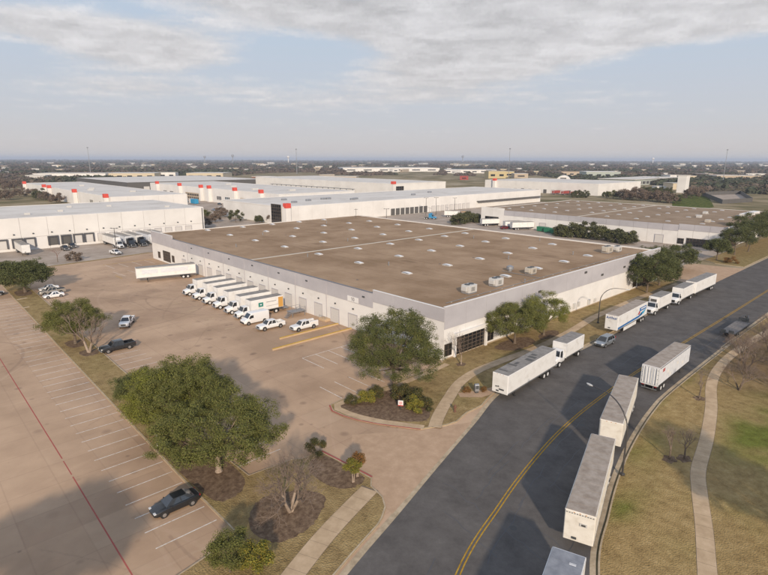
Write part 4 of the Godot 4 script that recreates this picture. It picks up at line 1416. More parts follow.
func far_buildings() -> void:
	var named := [
		["broad pale warehouse beside the grey two-bay office block", 70, 179, 58, 9, 60, "wall_far", "roof_white"],
		["grey office block with two window bays beside the far pale warehouse", 36, 180.5, 15, 8, 25, "unit_grey", "roof_white"],
		["long cream warehouse behind the red-capped towers", 130, 178.6, 42, 9, 70, "cream_wall", "roof_white"],
		["pale two-storey office with dark windows behind the charcoal hall", 163, 177.6, 22, 9, 30, "wall_far", "roof_white"],
		["cream hall with a rounded gable behind the office towers", 205, 178.3, 34, 9, 60, "cream_wall", "roof_white"],
		["low row of cream shops with orange fronts before the dark woods", 330, 180.2, 52, 6, 26, "sand_wall", "roof_white"],
		["brick-fronted shops with white roof beside the cream shop row", 262, 180.4, 20, 6, 24, "brick_wall", "roof_white"],
		["very long pale warehouse roof on the edge of the dark woods", 392, 171.6, 96, 10, 160, "wall_far", "roof_white"],
		["yellow block of flats with pale roof beside the tall light mast", 497, 178.4, 17, 13, 30, "yellow_wall", "unit_tan"],
		["smaller yellow block set back from the tall light mast", 509, 177.2, 9, 11, 25, "yellow_wall", "unit_tan"],
		["long pale blue-roofed shed before the woods behind the yellow flats", 470, 173.2, 50, 9, 90, "wall_far", "trailer_roof_blue"],
		["small red-roofed shop near the yellow flats", 464, 179.8, 8, 6, 20, "red_roof", "red_roof"],
		["sand-coloured hall next to the yellow flats", 521, 178.0, 13, 8, 30, "sand_wall", "roof_white"],
		["white metal-roofed plant of pale green walls beyond the big white hall", 603, 177.6, 30, 11, 60, "pale_green_wall", "wall_far"],
		["long tan-roofed hall behind the barrel-roofed hangar", 575, 176.0, 26, 9, 50, "sand_wall", "roof_tan_far"],
		["white flats beyond the straight conifer row", 674, 180.5, 9, 9, 22, "wall_far", "roof_white"],
		["cream flats behind the brown bare trees by the meadow", 690, 181.6, 10, 9, 22, "cream_wall", "roof_white"],
		["plain cream hall beside the green meadow", 680, 189.5, 13, 7, 24, "cream_wall", "unit_tan"],
		["long sand-coloured building behind the grey-green office block", 738, 180.4, 34, 8, 40, "sand_wall", "roof_white"],
		["white sheds behind the long sand-coloured building", 757, 177.3, 18, 7, 30, "wall_far", "roof_white"],
		["brick-coloured hall beside the light mast near the storage yard", 720, 178.6, 20, 7, 30, "brick_wall", "roof_tan_far"],
		["small white shed beyond the evergreen row", 661, 191.2, 8, 5, 14, "wall_far", "roof_white"],
	]
	for d in named:
		far_box(d[0], d[1], d[2], d[3], d[4], d[5], M[d[6]], M[d[7]], rng.randf_range(-0.15, 0.25), "", "far_building")
	# the scatter of small roofs over the plain
	var kinds := [["small white building among the trees of the plain", "wall_far", "roof_white", "white buildings scattered over the plain"], ["small cream building among the trees of the plain", "cream_wall", "unit_tan", "cream buildings scattered over the plain"], ["small grey-roofed building among the trees of the plain", "unit_grey", "grey_roof", "grey buildings scattered over the plain"], ["small sand-coloured building among the trees of the plain", "sand_wall", "roof_white", "sand buildings scattered over the plain"]]
	var spots := 0
	while spots < 120:
		var px := rng.randf_range(-40, 808)
		var py := 163.0 + absf(rng.randfn(0.0, 6.0))
		if py > 180.0 or (px < 280 and py > 176):
			continue
		var k: Array = kinds[rng.randi_range(0, 3)]
		far_box(k[0], px, py, rng.randf_range(2.0, 8.0), rng.randf_range(4.5, 9), rng.randf_range(15, 45), M[k[1]], M[k[2]], rng.randf_range(-0.9, 0.9), k[3])
		spots += 1

# ---------------------------------------------------------------- vehicles (forward is -z, base at the ground in the middle)
func wheel(parent: Node3D, at: Vector3, r: float, w: float, side: float, rim_mat := "rim") -> void:
	var key := "wheel_%.2f_%.2f" % [r, w]
	if not M.has(key):
		var m := MB.new()
		m.tube([Vector3(-w * 0.5, 0, 0), Vector3(-w * 0.42, 0, 0), Vector3(w * 0.42, 0, 0), Vector3(w * 0.5, 0, 0)], [r * 0.9, r, r, r * 0.9], 18)
		M[key] = m.mesh()
		var k := MB.new()
		k.tube([Vector3(w * 0.3, 0, 0), Vector3(w * 0.515, 0, 0)], [r * 0.62, r * 0.6], 14)
		k.cyl(Vector3(w * 0.55, 0, 0), Vector3.RIGHT, r * 0.2, 0.06, 8)
		M[key + "r"] = k.mesh()
	var o := part(parent, "wheel", M[key], M.tyre, at)
	o.rotation.y = 0.0 if side > 0 else PI
	part(o, "rim", M[key + "r"], M[rim_mat])

func ring(z: float, hw: float, y0: float, y1: float, crown := 0.03, tuck := 0.9) -> Array:
	var ym := y0 + (y1 - y0) * 0.55
	var r := [[0.0, y0], [hw * 0.82, y0], [hw * 0.95, y0 + 0.06], [hw * 0.995, y0 + (y1 - y0) * 0.28], [hw, ym], [hw * 0.975, y1 - 0.07], [hw * tuck, y1], [hw * 0.45, y1 + crown * 0.8], [0.0, y1 + crown]]
	var out := []
	for p in r:
		out.append(Vector3(p[0], p[1], z))
	for k in range(r.size() - 2, 0, -1):
		out.append(Vector3(-r[k][0], r[k][1], z))
	return out

func pane4(m: MB, a: Vector3, b: Vector3, c: Vector3, d: Vector3, ins: float, off: float, out: Vector3) -> void:
	var mid := (a + b + c + d) * 0.25
	var n := (c - a).cross(b - a).normalized()
	if n.dot(out) < 0.0:
		n = -n
	var p := []
	for k in [a, b, c, d]:
		var v: Vector3 = mid - k
		p.append(k + v.normalized() * minf(ins * 1.4, v.length() * 0.4) + n * off)
	m.q(p[0], p[1], p[2], p[3], out)

func cabin(t: Node3D, paint: Material, zf: float, ztf: float, ztr: float, zr: float, hb: float, ht: float, yb: float, yt: float, splits: Array, glass := "glass_dark", roof_paint: Material = null) -> void:
	# greenhouse between belt (yb) and roof (yt): body-colour pillars with panes laid on
	var m := MB.new()
	var B := [Vector3(-hb, yb, zf), Vector3(hb, yb, zf), Vector3(hb, yb, zr), Vector3(-hb, yb, zr)]
	var T := [Vector3(-ht, yt, ztf), Vector3(ht, yt, ztf), Vector3(ht, yt, ztr), Vector3(-ht, yt, ztr)]
	m.q(B[0], B[1], T[1], T[0], Vector3(0, 0.3, -1))
	m.q(B[2], B[3], T[3], T[2], Vector3(0, 0.3, 1))
	m.q(B[1], B[2], T[2], T[1], Vector3(1, 0.2, 0))
	m.q(B[3], B[0], T[0], T[3], Vector3(-1, 0.2, 0))
	part(t, "cabin", m.mesh(), paint)
	var r := MB.new()
	var rr := []
	for k in 5:
		var f := k / 4.0
		var z := lerpf(ztf, ztr, f)
		var lift := 0.055 * sin(PI * (0.15 + 0.7 * f))
		var row := []
		for j in 7:
			var x := lerpf(-ht, ht, j / 6.0)
			row.append(Vector3(x, yt + lift * (1.0 - pow(absf(x / ht), 2.4)) , z))
		rr.append(row)
	for k in 4:
		for j in 6:
			r.q(rr[k][j], rr[k][j + 1], rr[k + 1][j + 1], rr[k + 1][j], Vector3.UP)
	part(t, "roof", r.mesh(), roof_paint if roof_paint else paint)
	var w := MB.new()
	pane4(w, B[0], B[1], T[1], T[0], 0.07, 0.012, Vector3(0, 0.3, -1))
	part(t, "windshield", w.mesh(), M[glass])
	w = MB.new()
	pane4(w, B[2], B[3], T[3], T[2], 0.08, 0.012, Vector3(0, 0.3, 1))
	part(t, "rear_window", w.mesh(), M[glass])
	for sx in [-1.0, 1.0]:
		for k in splits.size() - 1:
			var f0: float = splits[k]
			var f1: float = splits[k + 1]
			w = MB.new()
			var s := Vector3(sx, 1, 1)
			pane4(w, (B[1].lerp(B[2], f0)) * s, (B[1].lerp(B[2], f1)) * s, (T[1].lerp(T[2], f1)) * s, (T[1].lerp(T[2], f0)) * s, 0.055, 0.012, Vector3(sx, 0.2, 0))
			part(t, "side_window", w.mesh(), M[glass])

func lamp_pair(t: Node3D, called: String, x: float, y: float, z: float, s: Vector3, mat: String) -> void:
	for sx in [-1.0, 1.0]:
		part(t, called, bx(Vector3(sx * x, y, z), s, minf(0.02, s.y * 0.3)), M[mat])

func mirrors(t: Node3D, x: float, y: float, z: float, s := 1.0) -> void:
	for sx in [-1.0, 1.0]:
		part(t, "mirror", bx(Vector3(sx * x, y, z), Vector3(0.2, 0.15, 0.1) * s, 0.02), M.plastic_black)

func sedan(label: String, at: Vector3, az: float, paint: String, group := "", kind := "sedan") -> Node3D:
	var t := thing(kind, label, "car", at, heading(az), group)
	var m := MB.new()
	var R := []
	for s in [[-2.36, 0.55, 0.40, 0.60], [-2.30, 0.70, 0.28, 0.66], [-2.05, 0.82, 0.21, 0.73], [-1.6, 0.885, 0.19, 0.80], [-1.0, 0.905, 0.19, 0.885], [0.0, 0.91, 0.19, 0.93], [1.0, 0.91, 0.19, 0.955], [1.7, 0.885, 0.2, 0.97], [2.15, 0.83, 0.26, 0.95], [2.32, 0.74, 0.34, 0.86], [2.36, 0.6, 0.45, 0.74]]:
		R.append(ring(s[0], s[1], s[2], s[3]))
	m.loft(R)
	part(t, "body", m.mesh(), M[paint])
	cabin(t, M[paint], -1.12, -0.32, 0.95, 1.85, 0.80, 0.56, 0.90, 1.44, [0.20, 0.5, 0.82], "glass_blue")
	for z in [-1.42, 1.4]:
		for sx in [-1.0, 1.0]:
			var ar := MB.new()
			ar.cyl(Vector3(sx * 0.80, 0.36, z), Vector3.RIGHT, 0.39, 0.235, 18)
			part(t, "wheel_arch", ar.mesh(), M.plastic_black)
			wheel(t, Vector3(sx * 0.83, 0.325, z), 0.325, 0.21, sx)
	lamp_pair(t, "headlight", 0.60, 0.66, -2.22, Vector3(0.34, 0.13, 0.22), "lamp_clear")
	lamp_pair(t, "tail_light", 0.62, 0.82, 2.26, Vector3(0.36, 0.14, 0.14), "lamp_red")
	part(t, "grille", bx(Vector3(0, 0.50, -2.31), Vector3(0.8, 0.2, 0.1), 0.02), M.plastic_black)
	part(t, "number_plate", bx(Vector3(0, 0.62, 2.36), Vector3(0.32, 0.16, 0.03)), M.plate)
	mirrors(t, 0.98, 0.95, -0.72)
	return t

func pickup(label: String, at: Vector3, az: float, paint: String, group := "", load_ := "") -> Node3D:
	var t := thing("pickup_truck", label, "pickup truck", at, heading(az), group)
	var m := MB.new()
	var R := []
	for s in [[-2.92, 0.72, 0.5, 0.98], [-2.86, 0.86, 0.40, 1.04], [-2.5, 0.96, 0.36, 1.10], [-1.6, 0.985, 0.36, 1.17], [-0.5, 0.985, 0.36, 1.19], [0.98, 0.985, 0.36, 1.19]]:
		R.append(ring(s[0], s[1], s[2], s[3]))
	m.loft(R)
	part(t, "body", m.mesh(), M[paint])
	cabin(t, M[paint], -1.35, -0.72, 0.86, 1.0, 0.9, 0.70, 1.17, 1.86, [0.1, 0.5, 0.95])
	var bed := MB.new()
	for sx in [-1.0, 1.0]:
		bed.bbox(Vector3(sx * 0.91, 0.84, 1.98), Vector3(0.15, 0.84, 1.98), 0.04)
	bed.bbox(Vector3(0, 0.87, 2.86), Vector3(1.66, 0.74, 0.12), 0.03)
	bed.box(Vector3(0, 0.6, 1.98), Vector3(1.68, 0.2, 1.9))
	part(t, "bed", bed.mesh(), M[paint])
	part(t, "bed_floor", bx(Vector3(0, 0.72, 1.95), Vector3(1.66, 0.03, 1.7)), M.plastic_black)
	for z in [-1.88, 1.78]:
		for sx in [-1.0, 1.0]:
			var ar := MB.new()
			ar.cyl(Vector3(sx * 0.88, 0.46, z), Vector3.RIGHT, 0.47, 0.23, 18)
			part(t, "wheel_arch", ar.mesh(), M.plastic_black)
			wheel(t, Vector3(sx * 0.90, 0.40, z), 0.40, 0.25, sx)
	part(t, "grille", bx(Vector3(0, 0.82, -2.92), Vector3(1.0, 0.3, 0.08), 0.02), M.plastic_black)
	part(t, "front_bumper", bx(Vector3(0, 0.52, -2.95), Vector3(1.8, 0.24, 0.18), 0.05), M.steel)
	part(t, "rear_bumper", bx(Vector3(0, 0.5, 2.98), Vector3(1.8, 0.2, 0.16), 0.04), M.steel)
	lamp_pair(t, "headlight", 0.72, 0.86, -2.86, Vector3(0.3, 0.24, 0.14), "lamp_clear")
	lamp_pair(t, "tail_light", 0.93, 0.98, 2.94, Vector3(0.11, 0.36, 0.06), "lamp_red")
	mirrors(t, 1.09, 1.24, -0.98, 1.3)
	if load_ == "cover":
		part(t, "bed_cover", bx(Vector3(0, 1.27, 1.98), Vector3(1.74, 0.05, 1.86), 0.02), M.plastic_black)
	elif load_ == "boxes":
		for sx in [-1.0, 1.0]:
			part(t, "tool_box", bx(Vector3(sx * 0.82, 1.36, 1.98), Vector3(0.4, 0.4, 1.9), 0.03), M[paint])
		part(t, "ladder_rack", bx(Vector3(0, 1.45, 1.1), Vector3(1.9, 0.06, 0.06)), M.steel)
	return t

func suv(label: String, at: Vector3, az: float, paint: String, called := "suv", cat := "car") -> Node3D:
	# also the minivan: one-box body with sloping nose
	var t := thing(called, label, cat, at, heading(az))
	var m := MB.new()
	var R := []
	for s in [[-2.5, 0.6, 0.42, 0.70], [-2.42, 0.78, 0.3, 0.78], [-2.0, 0.92, 0.24, 0.93], [-1.3, 0.97, 0.22, 1.04], [0.0, 0.985, 0.22, 1.08], [1.6, 0.98, 0.24, 1.12], [2.3, 0.94, 0.3, 1.12], [2.46, 0.86, 0.42, 1.05]]:
		R.append(ring(s[0], s[1], s[2], s[3]))
	m.loft(R)
	part(t, "body", m.mesh(), M[paint])
	cabin(t, M[paint], -1.55, -0.55, 1.95, 2.36, 0.9, 0.68, 1.05, 1.74, [0.16, 0.42, 0.68, 0.94])
	for z in [-1.55, 1.5]:
		for sx in [-1.0, 1.0]:
			var ar := MB.new()
			ar.cyl(Vector3(sx * 0.87, 0.38, z), Vector3.RIGHT, 0.42, 0.24, 18)
			part(t, "wheel_arch", ar.mesh(), M.plastic_black)
			wheel(t, Vector3(sx * 0.90, 0.345, z), 0.345, 0.22, sx)
	lamp_pair(t, "headlight", 0.68, 0.80, -2.32, Vector3(0.4, 0.15, 0.26), "lamp_clear")
	lamp_pair(t, "tail_light", 0.86, 1.15, 2.40, Vector3(0.13, 0.5, 0.1), "lamp_red")
	part(t, "grille", bx(Vector3(0, 0.56, -2.46), Vector3(0.9, 0.22, 0.1), 0.02), M.plastic_black)
	part(t, "number_plate", bx(Vector3(0, 0.85, 2.47), Vector3(0.32, 0.16, 0.03)), M.plate)
	mirrors(t, 1.07, 1.12, -1.05)
	return t

func cargo_van(label: String, at: Vector3, az: float) -> Node3D:
	var t := thing("cargo_van", label, "van", at, heading(az))
	var m := MB.new()
	var R := []
	for s in [[-2.98, 0.66, 0.5, 0.9], [-2.9, 0.86, 0.36, 1.0], [-2.4, 0.97, 0.3, 1.2], [-2.05, 1.0, 0.3, 1.36], [-1.25, 1.01, 0.3, 2.34], [-0.95, 1.01, 0.3, 2.46], [0.0, 1.01, 0.3, 2.5], [2.7, 1.0, 0.3, 2.48], [2.96, 0.96, 0.34, 2.4], [3.0, 0.9, 0.5, 2.3]]:
		R.append(ring(s[0], s[1], s[2], s[3], 0.04, 0.88))
	m.loft(R)
	part(t, "body", m.mesh(), M.car_white)
	var w := MB.new()
	w.q(Vector3(-0.82, 1.44, -2.02), Vector3(0.82, 1.44, -2.02), Vector3(0.80, 2.30, -1.32), Vector3(-0.80, 2.30, -1.32), Vector3(0, 0.6, -1))
	part(t, "windshield", w.mesh(), M.glass_blue)
	for sx in [-1.0, 1.0]:
		w = MB.new()
		w.q(Vector3(sx * 1.02, 1.42, -1.86), Vector3(sx * 1.02, 1.42, -0.75), Vector3(sx * 1.02, 2.02, -0.75), Vector3(sx * 1.02, 2.02, -1.46), Vector3(sx, 0, 0))
		part(t, "side_window", w.mesh(), M.glass_dark)
		for z in [-1.95, 1.8]:
			var ar := MB.new()
			ar.cyl(Vector3(sx * 0.9, 0.4, z), Vector3.RIGHT, 0.42, 0.24, 18)
			part(t, "wheel_arch", ar.mesh(), M.plastic_black)
			wheel(t, Vector3(sx * 0.92, 0.35, z), 0.35, 0.23, sx)
	part(t, "front_bumper", bx(Vector3(0, 0.58, -2.97), Vector3(1.7, 0.34, 0.14), 0.04), M.plastic_black)
	lamp_pair(t, "headlight", 0.74, 1.0, -2.78, Vector3(0.26, 0.3, 0.18), "lamp_clear")
	lamp_pair(t, "tail_light", 0.93, 1.3, 2.99, Vector3(0.1, 0.5, 0.05), "lamp_red")
	mirrors(t, 1.16, 1.5, -1.6, 1.5)
	return t

func truck_cab(t: Node3D, paint: Material, z0: float, high := 2.62, nose := 1.15) -> void:
	# bonneted cab: front at z0, back wall at z0 + nose + 1.75
	var m := MB.new()
	var R := []
	for s in [[0.0, 0.72, 0.62, 1.28], [0.1, 0.86, 0.58, 1.42], [nose * 0.7, 0.95, 0.6, 1.58], [nose, 1.06, 0.6, 1.68], [nose + 0.05, 1.08, 0.6, 1.72], [nose + 1.75, 1.08, 0.6, 1.72]]:
		R.append(ring(z0 + s[0], s[1], s[2], s[3], 0.05, 0.86))
	m.loft(R)
	part(t, "cab", m.mesh(), paint)
	cabin(t, paint, z0 + nose - 0.02, z0 + nose + 0.42, z0 + nose + 1.68, z0 + nose + 1.74, 1.03, 0.90, 1.70, high, [0.04, 0.66])
	part(t, "grille", bx(Vector3(0, 1.02, z0 - 0.01), Vector3(1.0, 0.55, 0.06), 0.02), M.plastic_black)
	part(t, "front_bumper", bx(Vector3(0, 0.58, z0 - 0.06), Vector3(2.2, 0.3, 0.22), 0.05), M.steel)
	lamp_pair(t, "headlight", 0.78, 1.08, z0 + 0.12, Vector3(0.3, 0.26, 0.22), "lamp_clear")
	for sx in [-1.0, 1.0]:
		var mr := MB.new()
		mr.box(Vector3(sx * 1.3, 1.95, z0 + nose + 0.12), Vector3(0.18, 0.5, 0.12))
		mr.box(Vector3(sx * 1.17, 2.1, z0 + nose + 0.14), Vector3(0.26, 0.04, 0.04))
		part(t, "mirror", mr.mesh(), M.plastic_black)
		wheel(t, Vector3(sx * 1.02, 0.49, z0 + nose * 0.86), 0.49, 0.28, sx, "rim_white")
	part(t, "step", bx(Vector3(0, 0.5, z0 + nose + 0.95), Vector3(2.1, 0.14, 0.9)), M.chassis)

func box_truck(label: String, at: Vector3, az: float, box_len: float, box_h: float, group := "", opt := {}) -> Node3D:
	# at: under the middle of the box; the cab stands ahead of it
	var t := thing("box_truck", label, "truck", at, heading(az), group)
	var body: Material = M[opt.get("body", "trailer_white")]
	var y0 := 1.08
	var h := box_h - y0
	part(t, "cargo_box", bx(Vector3(0, y0 + h * 0.5, 0), Vector3(2.5, h, box_len), 0.05), body)
	part(t, "roof", bx(Vector3(0, box_h + 0.012, 0), Vector3(2.4, 0.03, box_len - 0.12), 0.01), M[opt.get("roof", "trailer_roof_grey")])
	for s in [-1.0, 1.0]:
		part(t, "lower_rail", bx(Vector3(s * 1.25, y0 + 0.1, 0), Vector3(0.04, 0.16, box_len - 0.1)), M.steel)
		for e in [-1.0, 1.0]:
			part(t, "corner_post", bx(Vector3(s * 1.245, y0 + h * 0.5, e * (box_len * 0.5 - 0.06)), Vector3(0.07, h - 0.1, 0.12)), M.rim_white)
	part(t, "chassis", bx(Vector3(0, 0.86, -0.6), Vector3(0.9, 0.3, box_len + 2.4)), M.chassis)
	part(t, "fuel_tank", bx(Vector3(0.95, 0.72, -box_len * 0.26), Vector3(0.5, 0.5, 1.1), 0.08), M.steel)
	var front := -box_len * 0.5
	truck_cab(t, M[opt.get("cab", "car_white")], front - 3.0)
	if opt.has("reefer"):
		part(t, "cooling_unit", bx(Vector3(0, box_h - 0.75, front - 0.3), Vector3(1.7, 1.1, 0.55), 0.06), M.trim_white)
		part(t, "cooling_grille", bx(Vector3(0, box_h - 0.75, front - 0.585), Vector3(1.3, 0.6, 0.04)), M.louvre)
	for s in [-1.0, 1.0]:
		wheel(t, Vector3(s * 0.98, 0.49, box_len * 0.5 - 1.9), 0.49, 0.5, s, "rim_white")
		part(t, "mud_flap", bx(Vector3(s * 0.98, 0.62, box_len * 0.5 - 1.25), Vector3(0.55, 0.6, 0.03)), M.plastic_black)
	var dr := part(t, "rear_door", bx(Vector3(0, y0 + h * 0.48, box_len * 0.5 + 0.015), Vector3(2.24, h * 0.86, 0.04)), M.door_white)
	for k in 5:
		part(dr, "door_section", bx(Vector3(0, y0 + h * (0.12 + 0.18 * k), box_len * 0.5 + 0.045), Vector3(2.2, h * 0.165, 0.02)), M.door_white)
	part(t, "rear_bumper", bx(Vector3(0, 0.62, box_len * 0.5 - 0.05), Vector3(2.2, 0.14, 0.12)), M.steel)
	lamp_pair(t, "tail_light", 0.95, 0.95, box_len * 0.5 + 0.04, Vector3(0.24, 0.14, 0.05), "lamp_red")
	if opt.has("liftgate"):
		part(t, "lift_gate", bx(Vector3(0, 0.72, box_len * 0.5 + 0.8), Vector3(2.3, 0.12, 1.5), 0.02), M.galv)
	return t

func semi_trailer(label: String, at: Vector3, az: float, ln: float, h: float, opt := {}, group := "") -> Node3D:
	var t := thing("semi_trailer", label, "trailer", at, heading(az), group)
	var y0: float = opt.get("y0", 1.12)
	var hh := h - y0
	var hl := ln * 0.5
	var body: Material = M[opt.get("body", "trailer_white")]
	part(t, "cargo_body", bx(Vector3(0, y0 + hh * 0.5, 0), Vector3(2.56, hh, ln), 0.06), body)
	part(t, "roof", bx(Vector3(0, h + 0.014, 0), Vector3(2.46, 0.035, ln - 0.12), 0.012), M[opt.get("roof", "trailer_roof_tan")])
	var nb := int(ln / 1.22)
	for k in nb - 1:
		part(t, "roof_bow", bx(Vector3(0, h + 0.036, -hl + ln * (k + 1) / nb), Vector3(2.4, 0.012, 0.05)), M[opt.get("roof", "trailer_roof_tan")])
	for s in [-1.0, 1.0]:
		part(t, "lower_rail", bx(Vector3(s * 1.285, y0 + 0.11, 0), Vector3(0.035, 0.2, ln - 0.16)), M[opt.get("rail", "steel")])
		part(t, "upper_rail", bx(Vector3(s * 1.285, h - 0.1, 0), Vector3(0.035, 0.13, ln - 0.16)), M.steel if not opt.has("plain") else body)
		for k in (int(ln / 1.22) if opt.get("posts", true) else 0):
			part(t, "side_post", bx(Vector3(s * 1.283, y0 + hh * 0.5, -hl + 0.6 + k * 1.22), Vector3(0.022, hh - 0.42, 0.06)), body)
		part(t, "landing_leg", bx(Vector3(s * 0.85, 0.56, -hl + 2.9), Vector3(0.14, 1.12, 0.14)), M.chassis)
		part(t, "landing_foot", bx(Vector3(s * 0.85, 0.04, -hl + 2.9), Vector3(0.3, 0.07, 0.3)), M.chassis)
	part(t, "landing_brace", bx(Vector3(0, 0.55, -hl + 2.9), Vector3(1.6, 0.09, 0.09)), M.chassis)
	part(t, "kingpin_plate", bx(Vector3(0, y0 - 0.06, -hl + 1.2), Vector3(1.8, 0.12, 2.0)), M.chassis)
	part(t, "frame_rail", bx(Vector3(0, y0 - 0.12, 1.0), Vector3(1.0, 0.22, ln - 4.0)), M.chassis)
	var bog: float = hl - opt.get("bogie", 2.6)
	part(t, "bogie", bx(Vector3(0, 0.72, bog), Vector3(1.1, 0.36, 2.6)), M.chassis)
	for z in [-0.62, 0.62]:
		part(t, "axle", bx(Vector3(0, 0.5, bog + z), Vector3(1.6, 0.14, 0.14)), M.chassis)
		for s in [-1.0, 1.0]:
			wheel(t, Vector3(s * 0.98, 0.5, bog + z), 0.5, 0.52, s, "rim_white")
	for s in [-1.0, 1.0]:
		part(t, "mud_flap", bx(Vector3(s * 0.98, 0.58, bog + 1.35), Vector3(0.6, 0.75, 0.03)), M.plastic_black)
	if opt.has("skirt"):
		for s in [-1.0, 1.0]:
			part(t, "side_skirt", bx(Vector3(s * 1.22, 0.72, -1.2), Vector3(0.05, 0.8, ln * 0.42), 0.01), M.trailer_white)
	# rear frame, doors and guard
	var fr := MB.new()
	for s in [-1.0, 1.0]:
		fr.box(Vector3(s * 1.22, y0 + hh * 0.5, hl + 0.02), Vector3(0.12, hh - 0.06, 0.08))
	fr.box(Vector3(0, h - 0.12, hl + 0.021), Vector3(2.3, 0.2, 0.082))
	fr.box(Vector3(0, y0 + 0.08, hl + 0.021), Vector3(2.3, 0.18, 0.082))
	part(t, "rear_frame", fr.mesh(), M[opt.get("frame", "rim_white")])
	for s in [-1.0, 1.0]:
		var d := part(t, "rear_door", bx(Vector3(s * 0.575, y0 + hh * 0.5, hl + 0.03), Vector3(1.13, hh - 0.44, 0.05), 0.01), body)
		for k in 2:
			part(d, "lock_rod", bx(Vector3(s * (0.28 + 0.52 * k), y0 + hh * 0.5, hl + 0.075), Vector3(0.05, hh - 0.34, 0.04)), M.steel)
		for k in 4:
			part(d, "hinge", bx(Vector3(s * 1.1, y0 + hh * (0.16 + 0.23 * k), hl + 0.075), Vector3(0.14, 0.08, 0.04)), M.steel)
		part(t, "guard_leg", bx(Vector3(s * 0.6, 0.85, hl - 0.05), Vector3(0.1, 0.55, 0.1)), M.steel)
	part(t, "rear_guard", bx(Vector3(0, 0.56, hl - 0.05), Vector3(2.2, 0.12, 0.1)), M.steel)
	lamp_pair(t, "tail_light", 0.9, y0 - 0.12, hl, Vector3(0.4, 0.12, 0.05), "lamp_red")
	# nose: corner radii, hose box
	for k in 3:
		part(t, "marker_lamp", bx(Vector3(-0.5 + 0.5 * k, h - 0.1, -hl - 0.015), Vector3(0.12, 0.05, 0.03)), M.lamp_amber)
	part(t, "hose_box", bx(Vector3(0.35, y0 + 0.35, -hl - 0.03), Vector3(0.42, 0.2, 0.06)), M.dark_metal)
	if opt.has("nose_ribs"):
		for k in 7:
			part(t, "nose_rib", bx(Vector3(-1.08 + 0.36 * k, y0 + hh * 0.5, -hl - 0.03), Vector3(0.1, hh - 0.3, 0.07), 0.015), body)
	if opt.has("rear_ribs"):
		for k in 6:
			part(t, "door_rib", bx(Vector3(-0.98 + 0.39 * k, y0 + hh * 0.5, hl + 0.09), Vector3(0.13, hh - 0.5, 0.07), 0.015), M.trailer_white)
	if opt.has("vent_box"):
		part(t, "nose_vent", bx(Vector3(-0.35, y0 + hh * 0.62, -hl - 0.04), Vector3(0.62, 0.3, 0.06)), M.unit_grey)
		part(t, "nose_vent", bx(Vector3(-0.35, y0 + hh * 0.62, -hl - 0.075), Vector3(0.36, 0.18, 0.02)), M.louvre)
		for k in 11:
			part(t, "nose_rivet_strap", bx(Vector3(-1.1 + 0.22 * k, h - 0.22, -hl - 0.012), Vector3(0.13, 0.09, 0.024)), M.steel)
	return t

func semi_tractor(label: String, at: Vector3, az: float, paint: String, group := "") -> Node3D:
	var t := thing("semi_tractor", label, "truck", at, heading(az), group)
	truck_cab(t, M[paint], -3.6, 2.75, 1.6)
	part(t, "sleeper", bx(Vector3(0, 2.0, 0.35), Vector3(2.3, 2.6, 1.5), 0.12), M[paint])
	part(t, "air_deflector", bx(Vector3(0, 3.3, -0.3), Vector3(2.0, 0.7, 1.3), 0.25), M[paint])
	part(t, "chassis", bx(Vector3(0, 0.85, 1.4), Vector3(0.9, 0.3, 5.2)), M.chassis)
	part(t, "fifth_wheel", bx(Vector3(0, 1.06, 2.6), Vector3(1.0, 0.12, 1.1)), M.chassis)
	for s in [-1.0, 1.0]:
		part(t, "fuel_tank", bx(Vector3(s * 0.98, 0.65, 0.2), Vector3(0.55, 0.6, 1.5), 0.12), M.steel)
		var ex := MB.new()
		ex.cyl(Vector3(s * 1.0, 2.2, 1.25), Vector3.UP, 0.09, 2.8, 8)
		part(t, "exhaust_stack", ex.mesh(), M.steel)
		for z in [2.1, 3.4]:
			wheel(t, Vector3(s * 0.98, 0.5, z), 0.5, 0.5, s, "rim_white")
	return t

func flat_text(t: Node3D, s: String, size: float, mat: String, at: Vector3, turn: float, tilt := 0.0) -> void:
	var o := part(t, "lettering", text_mesh(s, size), M[mat], at)
	o.rotation = Vector3(0, turn, tilt)

